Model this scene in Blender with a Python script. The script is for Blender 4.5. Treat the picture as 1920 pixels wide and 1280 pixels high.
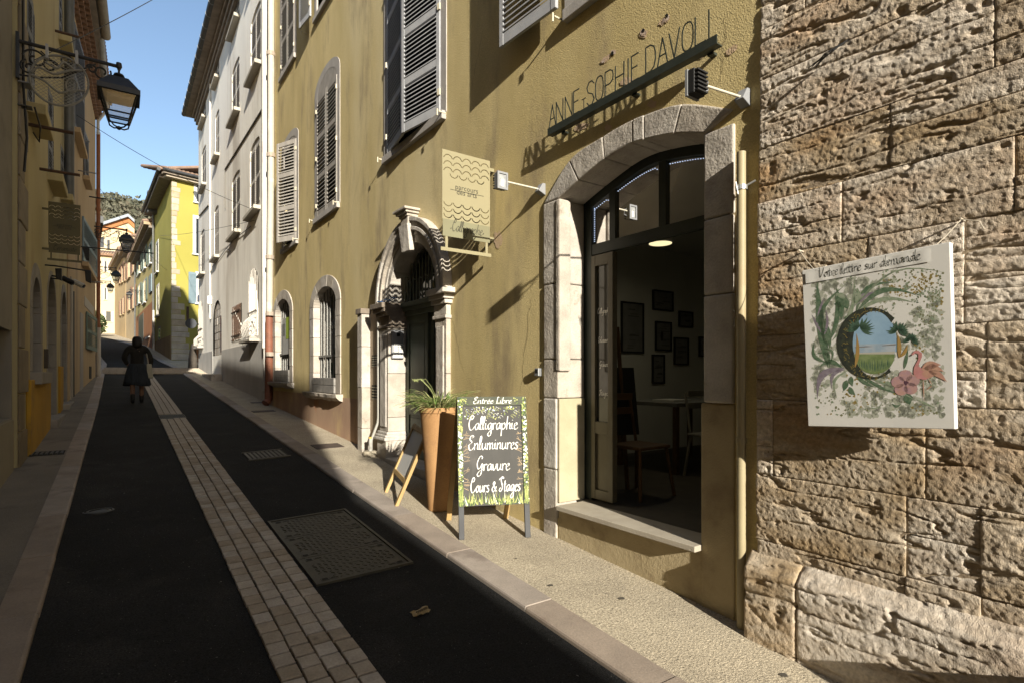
import bpy, bmesh, math, random
import numpy as np
from mathutils import Vector, Matrix
from mathutils.geometry import tessellate_polygon
for _o in list(bpy.data.objects): bpy.data.objects.remove(_o)
SC = bpy.context.scene; COL = SC.collection
PI = math.pi; R = math.radians
rnd = random.Random(7)
# ------------------------------------------------------------------ camera, sky, sun, exposure
CAMZ = 1.6; YAW = R(35.03); FPX = 1050.0; HORI = 700.0
cam = bpy.data.cameras.new('street_camera'); camo = bpy.data.objects.new('street_camera', cam); COL.objects.link(camo)
camo.location = (0, 0, CAMZ); camo.rotation_euler = (R(90), 0, -YAW)
cam.sensor_width = 36; cam.lens = 36*FPX/1920; cam.shift_y = (HORI-640)/1920
cam.clip_start = .05; cam.clip_end = 3000
SC.camera = camo
SUN_TRAVEL = Vector((.18, 1.0, -.365)).normalized()
SUN_EL = math.asin(-SUN_TRAVEL.z); SUN_AZ = math.atan2(-SUN_TRAVEL.x, -SUN_TRAVEL.y)
W = bpy.data.worlds.new('World'); SC.world = W; W.use_nodes = True
wn = W.node_tree; bg = wn.nodes['Background']
sky = wn.nodes.new('ShaderNodeTexSky'); sky.sky_type = 'NISHITA'; sky.sun_disc = False
sky.sun_elevation = SUN_EL; sky.sun_rotation = SUN_AZ; sky.air_density = 1.0; sky.dust_density = .7; sky.ozone_density = 1.2
wn.links.new(sky.outputs[0], bg.inputs[0]); bg.inputs[1].default_value = .10
sl = bpy.data.lights.new('sun', 'SUN'); sl.energy = 5.0; sl.angle = R(.53); sl.color = (1.0, .93, .80)
so = bpy.data.objects.new('sun', sl); COL.objects.link(so)
so.rotation_euler = SUN_TRAVEL.to_track_quat('-Z', 'Y').to_euler(); so.location = (-4, -20, 14)
SC.view_settings.view_transform = 'Standard'; SC.view_settings.look = 'None'
SC.view_settings.gamma = 1; SC.view_settings.use_curve_mapping = False
SC.view_settings.exposure = 1.05
SC.render.engine = 'CYCLES'; SC.cycles.max_bounces = 6; SC.cycles.diffuse_bounces = 4
SC.cycles.use_denoising = True
# ------------------------------------------------------------------ helpers
def ray(px, py):
    x = (px-960)/FPX
    return (x*math.cos(YAW)+math.sin(YAW), -x*math.sin(YAW)+math.cos(YAW), (HORI-py)/FPX)
class Plane:
    """vertical wall plane: u runs along it, n out of it towards the viewer, z up"""
    def __init__(s, o, d, m):
        s.o = Vector(o); s.d = Vector(d).normalized(); s.m = Vector(m).normalized()
    def uz(s, px, py, n=0):
        r = ray(px, py); q = s.o+s.m*n
        den = r[0]*s.d.y-r[1]*s.d.x
        t = (q.x*s.d.y-q.y*s.d.x)/den
        p = Vector((r[0]*t, r[1]*t))-q
        return (p.dot(s.d), CAMZ+r[2]*t)
    def u(s, px, n=0): return s.uz(px, HORI, n)[0]
    def pt(s, u, n, z):
        p = s.o+s.d*u+s.m*n
        return (p.x, p.y, z)
    def f(s): return lambda u, n, z: s.pt(u, n, z)
def G(y):
    if y < 26: return .063*y
    if y < 34: return 1.638+.08*(y-26)
    if y < 43: return 2.278+.1*(y-34)
    return 3.178+.08*(y-43)
def wloc(o):
    v = Vector((0, 0, 0))
    while o is not None: v = v+Vector(o.location); o = o.parent
    return v
def T(name, label, cat, loc=(0, 0, 0), group=None, rz=0, kind=None):
    o = bpy.data.objects.new(name, None); COL.objects.link(o); o.location = loc; o.rotation_euler = (0, 0, rz)
    o.empty_display_size = .1
    tag(o, label, cat, group, kind); return o
def tag(o, label=None, cat=None, group=None, kind=None):
    if label: o['label'] = label
    if cat: o['category'] = cat
    if group: o['group'] = group
    if kind: o['kind'] = kind
    return o
def copy_tree(o, parent=None):
    c = o.copy(); COL.objects.link(c)
    if parent is not None: c.parent = parent
    for ch in list(o.children): copy_tree(ch, c)
    return c
class MB:
    def __init__(s, f=None): s.v = []; s.fa = []; s.f = f or (lambda a, b, c: (a, b, c)); s.mi = []
    def add(s, vs, fs):
        k = len(s.v); s.v += [s.f(*p) for p in vs]; s.fa += [tuple(i+k for i in q) for q in fs]; return s
    def box(s, a0, a1, b0, b1, c0, c1):
        return s.add([(a0, b0, c0), (a1, b0, c0), (a1, b1, c0), (a0, b1, c0), (a0, b0, c1), (a1, b0, c1), (a1, b1, c1), (a0, b1, c1)],
                     [(0, 3, 2, 1), (4, 5, 6, 7), (0, 1, 5, 4), (1, 2, 6, 5), (2, 3, 7, 6), (3, 0, 4, 7)])
    def hexa(s, lo, hi): return s.add(list(lo)+list(hi), [(0, 3, 2, 1), (4, 5, 6, 7), (0, 1, 5, 4), (1, 2, 6, 5), (2, 3, 7, 6), (3, 0, 4, 7)])
    def quad(s, *p): return s.add(list(p), [tuple(range(len(p)))])
    def prism(s, poly, b0, b1):
        """poly in (a,c), extruded from b0 to b1"""
        n = len(poly); vs = [(a, b0, c) for a, c in poly]+[(a, b1, c) for a, c in poly]
        tri = tessellate_polygon([[Vector((a, c, 0)) for a, c in poly]])
        fs = [tuple(t) for t in tri]+[(t[2]+n, t[1]+n, t[0]+n) for t in tri]
        fs += [(i, (i+1) % n, (i+1) % n+n, i+n) for i in range(n)]
        return s.add(vs, fs)
    def ring(s, outer, inner, b0, b1, closed=True):
        """band between two polylines of equal length in (a,c), extruded b0..b1"""
        n = len(outer)
        vs = [(a, b0, c) for a, c in outer]+[(a, b0, c) for a, c in inner]+[(a, b1, c) for a, c in outer]+[(a, b1, c) for a, c in inner]
        fs = []
        for i in range(n if closed else n-1):
            j = (i+1) % n
            fs += [(i, j, n+j, n+i), (2*n+i, 3*n+i, 3*n+j, 2*n+j), (i, 2*n+i, 2*n+j, j), (n+i, n+j, 3*n+j, 3*n+i)]
        if not closed: fs += [(0, n, 3*n, 2*n), (n-1, 3*n-1, 4*n-1, 2*n-1)]
        return s.add(vs, fs)
    def holed(s, outer, holes, b):
        polys = [[Vector((a, c, 0)) for a, c in outer]]+[[Vector((a, c, 0)) for a, c in h] for h in holes]
        tri = tessellate_polygon(polys); flat = [(p.x, b, p.y) for q in polys for p in q]
        return s.add(flat, [tuple(t) for t in tri])
    def tube(s, pts, r, seg=8, caps=True, r2=None):
        P = [Vector(s.f(*p)) for p in pts]; n = len(P); k = len(s.v)
        up = None
        for i, p in enumerate(P):
            t = (P[min(i+1, n-1)]-P[max(i-1, 0)])
            t = t.normalized() if t.length > 1e-9 else Vector((0, 0, 1))
            if up is None: up = Vector((0, 0, 1)) if abs(t.z) < .9 else Vector((1, 0, 0))
            sd = t.cross(up)
            if sd.length < 1e-6: sd = t.cross(Vector((1, 0, 0)))
            sd.normalize(); up = sd.cross(t).normalized()
            rr = r if r2 is None else r+(r2-r)*i/(n-1)
            if isinstance(r, (list, tuple)): rr = r[i]
            for j in range(seg):
                a = 2*PI*j/seg; s.v.append(tuple(p+sd*math.cos(a)*rr+up*math.sin(a)*rr))
        for i in range(n-1):
            for j in range(seg):
                j2 = (j+1) % seg; s.fa.append((k+i*seg+j, k+i*seg+j2, k+(i+1)*seg+j2, k+(i+1)*seg+j))
        if caps:
            s.fa.append(tuple(k+j for j in reversed(range(seg)))); s.fa.append(tuple(k+(n-1)*seg+j for j in range(seg)))
        return s
    def lathe(s, prof, c=(0, 0, 0), seg=24, sq=False):
        n = len(prof); vs = []
        for r, z in prof:
            for j in range(seg):
                a = 2*PI*(j+(.5 if seg == 4 else 0))/seg; k = r*(math.sqrt(2) if seg == 4 else 1)
                vs.append((c[0]+k*math.cos(a), c[1]+k*math.sin(a), c[2]+z))
        fs = [(i*seg+j, i*seg+(j+1) % seg, (i+1)*seg+(j+1) % seg, (i+1)*seg+j) for i in range(n-1) for j in range(seg)]
        fs += [tuple(reversed(range(seg))), tuple((n-1)*seg+j for j in range(seg))]
        return s.add(vs, fs)
    def build(s, name, mat, parent=None, smooth=False, bevel=0, kind=None, seg=2, label=None, norm=True):
        me = bpy.data.meshes.new(name); off = wloc(parent) if parent is not None else Vector((0, 0, 0))
        me.from_pydata([tuple(Vector(v)-off) for v in s.v], [], s.fa); me.update()
        if norm:
            bm = bmesh.new(); bm.from_mesh(me); bmesh.ops.remove_doubles(bm, verts=bm.verts, dist=1e-5)
            bmesh.ops.recalc_face_normals(bm, faces=bm.faces); bm.to_mesh(me); bm.free()
        if mat is not None: me.materials.append(mat)
        if smooth:
            me.polygons.foreach_set('use_smooth', [True]*len(me.polygons))
            if smooth != 'all':
                try: me.set_sharp_from_angle(angle=R(40))
                except Exception: pass
        o = bpy.data.objects.new(name, me); COL.objects.link(o)
        if parent is not None: o.parent = parent
        if bevel:
            b = o.modifiers.new('bevel', 'BEVEL'); b.width = bevel; b.segments = seg; b.limit_method = 'ANGLE'; b.angle_limit = R(35)
        if kind: o['kind'] = kind
        if label: o['label'] = label
        return o
# ------------------------------------------------------------------ numpy noise for real relief
def _hash(ix, iy, iz, seed):
    h = (ix*374761393+iy*668265263+iz*1274126177+seed*974634777) & 0xffffffff
    h = ((h ^ (h >> 13))*1274126177) & 0xffffffff
    h = (h ^ (h >> 16)) & 0xffffffff
    return h.astype(np.float64)/4294967295.0
def vnoise(x, y, z, seed=0):
    x = np.asarray(x, float); y = np.asarray(y, float); z = np.asarray(z, float)+np.zeros_like(x)
    ix = np.floor(x).astype(np.int64); iy = np.floor(y).astype(np.int64); iz = np.floor(z).astype(np.int64)
    fx = x-ix; fy = y-iy; fz = z-iz
    fx = fx*fx*(3-2*fx); fy = fy*fy*(3-2*fy); fz = fz*fz*(3-2*fz)
    r = 0
    for a in (0, 1):
        for b in (0, 1):
            for c in (0, 1):
                w = (fx if a else 1-fx)*(fy if b else 1-fy)*(fz if c else 1-fz)
                r = r+w*_hash(ix+a, iy+b, iz+c, seed)
    return r
def fbm(x, y, z, seed=0, oct=4, gain=.5):
    s = 0; a = 1; t = 0
    for i in range(oct):
        s = s+a*vnoise(x*2**i, y*2**i, z*2**i, seed+i*17); t += a; a *= gain
    return s/t*2-1
# ------------------------------------------------------------------ materials
MATS = {}
def mat(name, c0, c1=None, scale=3.0, rough=.85, bumps=(), stain=None, stain_scale=1.2, stain_lo=.52, stain_hi=.7, streak=1.0,
        objrand=0, metallic=0, spec=.3, fine=0.0, fine_scale=90, third=None, third_scale=.6, t_lo=.5, t_hi=.7):
    if name in MATS: return MATS[name]
    m = bpy.data.materials.new(name); m.use_nodes = True; nt = m.node_tree; N = nt.nodes; L = nt.links
    b = N['Principled BSDF']; b.inputs['Roughness'].default_value = rough; b.inputs['Metallic'].default_value = metallic
    b.inputs['Specular IOR Level'].default_value = spec
    geo = N.new('ShaderNodeNewGeometry'); pos = geo.outputs['Position']
    if streak != 1.0:
        mp = N.new('ShaderNodeMapping'); mp.inputs['Scale'].default_value = (1, 1, streak); L.new(pos, mp.inputs[0]); spos = mp.outputs[0]
    else: spos = pos
    def noise(sc, det=5, p=None, rg=.55):
        n = N.new('ShaderNodeTexNoise'); n.inputs['Scale'].default_value = sc; n.inputs['Detail'].default_value = det
        n.inputs['Roughness'].default_value = rg; L.new(p or pos, n.inputs['Vector']); return n.outputs['Fac']
    def mix(fac, a, bb, mode='MIX'):
        x = N.new('ShaderNodeMix'); x.data_type = 'RGBA'; x.blend_type = mode
        if hasattr(fac, 'links'): L.new(fac, x.inputs[0])
        else: x.inputs[0].default_value = fac
        for k, q in ((6, a), (7, bb)):
            if hasattr(q, 'links'): L.new(q, x.inputs[k])
            else: x.inputs[k].default_value = (*q, 1) if len(q) == 3 else q
        return x.outputs[2]
    def ramp(fac, lo, hi):
        r = N.new('ShaderNodeMapRange'); r.interpolation_type = 'SMOOTHSTEP'
        r.inputs[1].default_value = lo; r.inputs[2].default_value = hi; L.new(fac, r.inputs[0]); return r.outputs[0]
    col = c0 if c1 is None else mix(ramp(noise(scale, 6, spos), .3, .7), c0, c1)
    if third is not None: col = mix(ramp(noise(third_scale, 5, spos), t_lo, t_hi), col, third)
    if stain is not None: col = mix(ramp(noise(stain_scale, 7, spos, .65), stain_lo, stain_hi), col, stain)
    if fine:
        f = noise(fine_scale, 3); r = N.new('ShaderNodeMapRange'); r.inputs[1].default_value = .3; r.inputs[2].default_value = .7
        r.inputs[3].default_value = 1-fine; r.inputs[4].default_value = 1+fine; L.new(f, r.inputs[0])
        h = N.new('ShaderNodeHueSaturation'); L.new(r.outputs[0], h.inputs['Value'])
        if hasattr(col, 'links'): L.new(col, h.inputs['Color'])
        else: h.inputs['Color'].default_value = (*col, 1)
        col = h.outputs[0]
    if objrand:
        oi = N.new('ShaderNodeObjectInfo'); r = N.new('ShaderNodeMapRange'); r.inputs[3].default_value = 1-objrand; r.inputs[4].default_value = 1+objrand
        L.new(oi.outputs['Random'], r.inputs[0]); h = N.new('ShaderNodeHueSaturation'); L.new(r.outputs[0], h.inputs['Value'])
        r2 = N.new('ShaderNodeMapRange'); r2.inputs[3].default_value = 1.25; r2.inputs[4].default_value = .75; L.new(oi.outputs['Random'], r2.inputs[0]); L.new(r2.outputs[0], h.inputs['Saturation'])
        if hasattr(col, 'links'): L.new(col, h.inputs['Color'])
        else: h.inputs['Color'].default_value = (*col, 1)
        col = h.outputs[0]
    if hasattr(col, 'links'): L.new(col, b.inputs['Base Color'])
    else: b.inputs['Base Color'].default_value = (*col, 1)
    last = None
    for sc, dist, det in bumps:
        bu = N.new('ShaderNodeBump'); bu.inputs['Strength'].default_value = 1; bu.inputs['Distance'].default_value = dist
        L.new(noise(sc, det, None, .6), bu.inputs['Height'])
        if last is not None: L.new(last, bu.inputs['Normal'])
        last = bu.outputs[0]
    if last is not None: L.new(last, b.inputs['Normal'])
    MATS[name] = m; return m
def glass(name, tint=(.02, .025, .03), rough=.03):
    if name in MATS: return MATS[name]
    m = bpy.data.materials.new(name); m.use_nodes = True; b = m.node_tree.nodes['Principled BSDF']
    b.inputs['Base Color'].default_value = (*tint, 1); b.inputs['Roughness'].default_value = rough; b.inputs['Specular IOR Level'].default_value = .6
    MATS[name] = m; return m
def clear_glass(name, alpha=.25):
    if name in MATS: return MATS[name]
    m = bpy.data.materials.new(name); m.use_nodes = True; nt = m.node_tree; N = nt.nodes; L = nt.links
    N.clear(); out = N.new('ShaderNodeOutputMaterial'); tr = N.new('ShaderNodeBsdfTransparent'); gl = N.new('ShaderNodeBsdfGlossy')
    gl.inputs['Roughness'].default_value = .02; fr = N.new('ShaderNodeFresnel'); fr.inputs[0].default_value = 1.5
    ad = N.new('ShaderNodeMath'); ad.operation = 'ADD'; ad.inputs[1].default_value = alpha*.3; L.new(fr.outputs[0], ad.inputs[0])
    mx = N.new('ShaderNodeMixShader'); L.new(ad.outputs[0], mx.inputs[0]); L.new(tr.outputs[0], mx.inputs[1]); L.new(gl.outputs[0], mx.inputs[2])
    L.new(mx.outputs[0], out.inputs[0]); MATS[name] = m; return m
def emit(name, col, st):
    if name in MATS: return MATS[name]
    m = bpy.data.materials.new(name); m.use_nodes = True; b = m.node_tree.nodes['Principled BSDF']
    b.inputs['Base Color'].default_value = (*col, 1); b.inputs['Emission Color'].default_value = (*col, 1); b.inputs['Emission Strength'].default_value = st
    MATS[name] = m; return m
ochre = mat('ochre_roughcast', (.58, .472, .238), (.475, .378, .175), 1.6, .95, [(6, .003, 3), (105, .0045, 4)], stain=(.30, .235, .14), stain_scale=1.7, stain_lo=.48, stain_hi=.74, streak=.3, fine=.14, fine_scale=110, third=(.60, .505, .29), third_scale=.5)
dado_m = mat('pink_dado', (.44, .30, .20), (.36, .23, .16), 2, .95, [(60, .003, 4)], stain=(.50, .36, .20), stain_scale=2.2, streak=.5, third=(.42, .20, .11), third_scale=1.5, t_lo=.6, t_hi=.75)
limestone = mat('pale_limestone', (.46, .42, .365), (.34, .305, .265), 5, .9, [(9, .012, 5), (55, .005, 5)], stain=(.22, .185, .15), stain_scale=4.5, stain_lo=.58, stain_hi=.74, objrand=.09, fine=.10)
rockface = mat('rock_faced_stone', (.56, .485, .39), (.39, .30, .20), 3.6, .95, [(60, .005, 6), (190, .005, 4)], stain=(.24, .18, .12), stain_scale=3.0, stain_lo=.56, stain_hi=.74, objrand=.17, fine=.20, fine_scale=60, third=(.46, .32, .20), third_scale=1.5, t_lo=.52, t_hi=.74, streak=2.5)
mortar = mat('old_lime_mortar', (.42, .34, .24), (.30, .23, .16), 9, .95, [(60, .004, 5)])
asphalt = mat('black_asphalt', (.015, .0152, .0152), (.022, .022, .0215), 1.5, .88, [(150, .005, 3), (40, .003, 3)], fine=.7, fine_scale=120, spec=.12, stain=(.031, .030, .028), stain_scale=1.4, stain_lo=.52, stain_hi=.72)
paver_m = mat('pale_sandstone_paver', (.40, .345, .28), (.32, .275, .22), 9, .85, [(70, .003, 5)], objrand=.16, fine=.12, stain=(.17, .14, .11), stain_scale=5, stain_lo=.6, stain_hi=.8)
kerb_m = mat('pink_limestone_kerb', (.31, .26, .215), (.25, .21, .175), 4, .8, [(90, .002, 5)], objrand=.12, fine=.10, stain=(.20, .16, .13), stain_scale=2.2)
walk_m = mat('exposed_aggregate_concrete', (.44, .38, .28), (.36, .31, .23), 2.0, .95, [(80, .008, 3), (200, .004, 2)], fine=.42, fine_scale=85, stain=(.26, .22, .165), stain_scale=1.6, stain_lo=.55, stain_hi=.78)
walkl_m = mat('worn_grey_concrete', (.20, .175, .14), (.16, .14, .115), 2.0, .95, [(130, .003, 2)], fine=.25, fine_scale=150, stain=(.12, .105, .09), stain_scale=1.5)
joint_m = mat('dark_joint', (.014, .013, .012), (.02, .018, .016), 20, .95)
white_m = mat('offwhite_render', (.88, .845, .765), (.81, .775, .70), .9, .95, [(90, .003, 4)], stain=(.52, .47, .40), stain_scale=.55, stain_lo=.48, stain_hi=.75, streak=.25, fine=.06)
greydado = mat('grey_dado', (.47, .45, .42), (.39, .375, .35), 1.4, .95, [(70, .003, 4)], stain=(.30, .285, .265), stain_scale=1.0, streak=.4)
lime_m = mat('lime_yellow_render', (.335, .30, .07), (.295, .265, .06), .6, .95, [(40, .003, 3)], stain=(.33, .29, .075), stain_scale=.4)
palestone = mat('pale_quoin_stone', (.43, .37, .28), (.33, .275, .21), 2.5, .95, [(12, .01, 5)], objrand=.12)
beige_m = mat('beige_grey_render', (.25, .225, .185), (.21, .19, .155), 1.5, .95, [(80, .002, 3)], stain=(.18, .16, .13), stain_scale=1.3)
leftyel = mat('pale_yellow_render', (.46, .39, .215), (.40, .335, .18), .8, .95, [(60, .002, 3)], stain=(.34, .27, .14), stain_scale=.7, streak=.3)
leftor = mat('apricot_render', (.43, .315, .18), (.375, .27, .155), .8, .95, [(60, .002, 3)], stain=(.29, .215, .14), stain_scale=.7, streak=.3)
ochreblock = mat('strong_ochre_dado', (.42, .245, .03), (.35, .20, .025), 1.5, .9, [(80, .002, 3)], stain=(.28, .17, .04), stain_scale=3)
greyshut = mat('grey_shutter_paint', (.33, .335, .35), (.28, .285, .30), 6, .6, [(90, .0006, 3)], spec=.4)
brownshut = mat('weathered_taupe_shutter', (.33, .305, .275), (.26, .24, .215), 6, .75, [(90, .001, 3)])
darkslat = mat('shutter_slat_paint', (.36, .335, .30), (.29, .27, .24), 6, .7)
blueshut = mat('blue_grey_shutter', (.19, .255, .29), (.16, .22, .25), 5, .6)
greenshut = mat('green_grey_shutter', (.14, .19, .155), (.12, .16, .13), 5, .6)
whiteshut = mat('white_shutter', (.66, .65, .62), (.58, .57, .54), 5, .6)
brnsh = mat('brown_shutter', (.24, .13, .09), (.20, .105, .07), 5, .6)
surround = mat('grey_painted_surround', (.38, .355, .33), (.32, .30, .28), 5, .9, [(70, .002, 4)])
iron = mat('black_iron', (.012, .0125, .013), (.02, .02, .02), 30, .5, spec=.5)
rust = mat('rusted_iron', (.10, .055, .035), (.06, .04, .03), 25, .8)
greyiron = mat('grey_iron_bar', (.27, .27, .25), (.20, .19, .175), 30, .6)
whitepipe = mat('white_zinc_pipe', (.62, .60, .55), (.50, .48, .44), 4, .6, stain=(.40, .37, .33), stain_scale=5, streak=.3)
greypipe = mat('grey_zinc_pipe', (.13, .13, .12), (.10, .10, .095), 4, .5, metallic=.2)
beigepipe = mat('beige_pipe', (.33, .28, .17), (.28, .235, .14), 4, .55, stain=(.30, .24, .14), stain_scale=6)
redpipe = mat('red_brown_pipe', (.21, .085, .05), (.17, .065, .04), 5, .6, stain=(.13, .06, .04), stain_scale=6)
orpipe = mat('orange_pipe', (.27, .105, .045), (.22, .085, .035), 5, .6)
darkgreen = mat('dark_green_frame', (.022, .028, .022), (.03, .036, .03), 10, .45, spec=.4)
doorgreen = mat('grey_green_door', (.105, .125, .10), (.085, .10, .08), 4, .55, [(60, .0006, 3)])
bronze = mat('bronze_door_frame', (.11, .095, .06), (.09, .075, .045), 8, .4, spec=.45)
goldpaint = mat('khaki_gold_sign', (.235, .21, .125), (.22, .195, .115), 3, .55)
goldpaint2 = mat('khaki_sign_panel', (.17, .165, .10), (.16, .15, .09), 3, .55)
goldshade = mat('khaki_sign_shaded_face', (.095, .082, .036), (.085, .073, .032), 3, .5)  # same khaki paint as the sunlit sign, with the shade put into the colour
ink = mat('dark_sign_ink', (.03, .028, .02), None, 3, .7)
terracotta = mat('terracotta', (.36, .205, .09), (.30, .165, .07), 4, .75, [(30, .0012, 4)], stain=(.25, .14, .075), stain_scale=3, fine=.10)
wood = mat('pine_wood', (.40, .275, .12), (.32, .21, .085), 9, .6, streak=.15, bumps=[(50, .0008, 4)])
boardgrey = mat('grey_chalkboard', (.060, .058, .054), (.046, .045, .042), 5, .7, streak=.3, stain=(.085, .08, .075), stain_scale=4)
legpaint = mat('dark_grey_leg_paint', (.05, .052, .055), (.04, .041, .044), 8, .6)
whitepaint = mat('white_paint', (.74, .73, .68), None, 3, .6)
canvas_m = mat('primed_canvas', (.63, .615, .575), (.59, .575, .54), 4, .9, [(600, .0006, 2)])
roomwall = mat('room_wall', (.60, .60, .54), (.55, .55, .50), 2, .9)
roomfloor = mat('room_floor', (.07, .06, .045), (.05, .042, .032), 6, .6)
chairwood = mat('brown_chair_wood', (.13, .075, .035), (.10, .055, .025), 9, .5)
black_m = mat('matt_black', (.015, .015, .015), None, 3, .6)
castiron = mat('cast_iron_cover', (.050, .046, .032), (.032, .030, .022), 12, .55, [(120, .0015, 4)], spec=.5, metallic=.25)
castdark = mat('cast_iron_recess', (.012, .012, .010), None, 3, .8)
tile_m = mat('clay_roof_tile', (.26, .17, .12), (.19, .13, .10), 3, .9, objrand=.2)
genoise = mat('clay_brick_corbel', (.25, .15, .10), (.19, .115, .075), 6, .9)
slate = mat('dark_gutter', (.035, .037, .04), (.05, .052, .055), 8, .5)
soffit = mat('weathered_soffit_board', (.27, .225, .18), (.20, .165, .13), 4, .85)
farcream = mat('far_cream_render', (.52, .44, .29), (.46, .39, .255), .4, .95)
faror = mat('far_orange_render', (.46, .345, .20), (.41, .305, .175), .4, .95)
faryel = mat('far_ochre_yellow_render', (.43, .345, .14), (.38, .305, .12), .4, .95)
fardado = mat('terracotta_dado', (.34, .15, .06), (.29, .125, .05), 1, .9)
darkglass = glass('dark_window_glass')
shopglass = clear_glass('shop_glass', .5)
lampglass = mat('frosted_lamp_glass', (.50, .52, .55), None, 3, .35)
grey_plastic = mat('grey_plastic', (.22, .225, .235), None, 3, .5)
# ------------------------------------------------------------------ ground, road, kerbs, pavements
def interp(tab):
    xs = [a for a, b in tab]; ys = [b for a, b in tab]
    return lambda y: float(np.interp(y, xs, ys))
KL1 = interp([(-30, -.37), (15, -.37), (26, -.45), (31, -.46), (38.5, -.93), (48, -1.8), (60, -3.2), (75, -5.5), (110, -12)])
KR1 = interp([(-30, 2.02), (12, 2.03), (26, 2.06), (28.5, 2.0), (31.5, 1.8), (38, 1.4), (46, 1.1), (50, .75), (55, .25), (62, -.8), (75, -2.9), (110, -9)])
XRW = interp([(-30, 3.3), (110, 3.3)])
def sheet(name, m, xs, ys, zf, parent=None, kind='structure', nx=2):
    """strip between the two x(y) functions, following z(x,y)"""
    mb = MB(); n = len(ys)
    for y in ys:
        a, b = xs[0](y), xs[1](y)
        for i in range(nx):
            x = a+(b-a)*i/(nx-1); mb.v.append((x, y, zf(x, y)))
    for j in range(n-1):
        for i in range(nx-1):
            k = j*nx+i; mb.fa.append((k, k+1, k+nx+1, k+nx))
    o = mb.build(name, m, parent, smooth='all')
    if parent is None: o['kind'] = kind
    return o
YS = [-30+.5*i for i in range(0, 281)]
def road_z(x, y):
    c = (KL1(y)+KR1(y))/2; w = (KR1(y)-KL1(y))/2
    return G(y)-.058+.030*min(1, abs(x-c)/w)**2
sheet('ground', mat('packed_earth', (.12, .10, .075), (.09, .075, .055), .5, .95), (lambda y: -320, lambda y: 320), [-60+10*i for i in range(0, 46)], lambda x, y: G(y)-.45, nx=2)
road = sheet('road', asphalt, (KL1, KR1), YS, road_z, nx=9)
walk_r = sheet('pavement', walk_m, (lambda y: KR1(y)+.21, XRW), YS, lambda x, y: G(y)+.012*max(0, x-2.2), nx=3)
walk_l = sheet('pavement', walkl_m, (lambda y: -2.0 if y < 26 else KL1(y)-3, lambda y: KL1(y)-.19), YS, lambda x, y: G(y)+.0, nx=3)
# kerb stones: separate stones with narrow joints
def kerb(name, side, y0, y1, length, seed):
    rr = random.Random(seed); root = T(name, None, None, (0, 0, 0), kind='structure'); y = y0
    far = MB()
    while y < y1:
        ln = length*rr.uniform(.92, 1.08); a, b = y+.004, min(y+ln, y1)-.004
        mb = far if y > 24 else MB()
        dz = rr.uniform(-.003, .003); dx = rr.uniform(-.003, .003)
        def P(x, yy, z): return (x, yy, z)
        def edge(yy): return (KR1(yy)+dx, KR1(yy)+.208) if side > 0 else (KL1(yy)-.188, KL1(yy)+dx)
        k = len(mb.v)
        for yy in (a, b):
            x0, x1 = edge(yy); g = G(yy)+.006+dz; c = .016
            if side > 0: prof = [(x0, g-.13), (x0, g-c), (x0+c*.3, g-c*.35), (x0+c, g), (x1, g), (x1, g-.13)]
            else: prof = [(x0, g-.13), (x0, g), (x1-c, g), (x1-c*.3, g-c*.35), (x1, g-c), (x1, g-.13)]
            mb.v += [(x, yy, z) for x, z in prof]
        for i in range(5): mb.fa.append((k+i, k+i+1, k+7+i, k+6+i))
        mb.fa += [tuple(k+i for i in reversed(range(6))), tuple(k+6+i for i in range(6))]
        if y <= 24:
            o = mb.build('kerb_stone', kerb_m, root)
        y += ln
    if far.v: far.build('kerb_stones', kerb_m, root, kind='stuff')
    return root
kerb('kerb', 1, -6, 58, 1.0, 3); kerb('kerb', -1, -6, 48, 1.0, 4)
# central strip of four rows of pale pavers
CX = lambda y: (KL1(y)+KR1(y))/2+.012
SW = .214
strip = sheet('paving_strip', joint_m, (lambda y: CX(y)-SW, lambda y: CX(y)+SW), [y for y in YS if -5 <= y <= 28], lambda x, y: G(y)-.062, nx=2)
rr = random.Random(11); far = MB(); cnt = 0
pm = [None]*6
def paver_mesh(k):
    if pm[k] is None:
        r2 = random.Random(100+k); w, l, h = .0505, .0595, .035; c = .004
        j = lambda s: r2.uniform(-s, s)
        lo = [(-w+j(.001), -l+j(.001), -h), (w+j(.001), -l+j(.001), -h), (w+j(.001), l+j(.001), -h), (-w+j(.001), l+j(.001), -h)]
        mb = MB(); mid = [(a, b, -c) for a, b, _ in lo]; hi = [(a*(1-c/w)+j(.002), b*(1-c/l)+j(.002), j(.0012)) for a, b, _ in lo]
        mb.add(lo+mid+hi, [(3, 2, 1, 0), (8, 9, 10, 11)]+[(i, (i+1) % 4, 4+(i+1) % 4, 4+i) for i in range(4)]+[(4+i, 4+(i+1) % 4, 8+(i+1) % 4, 8+i) for i in range(4)])
        o = mb.build('paver', paver_m, None, norm=False); pm[k] = o.data; bpy.data.objects.remove(o)
    return pm[k]
rows = []
for rix, off in enumerate((-.160, -.0535, .0535, .160)):
    y = -1.0+rr.uniform(0, .1)
    while y < 25.4:
        ln = rr.uniform(.118, .134)
        if not (12.45 < y < 13.15): rows.append((y, rix, off, ln))
        y += ln
rows.sort()
near = [r for r in rows if r[0] > 1.15][:300]; nears = set(near)
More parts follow.
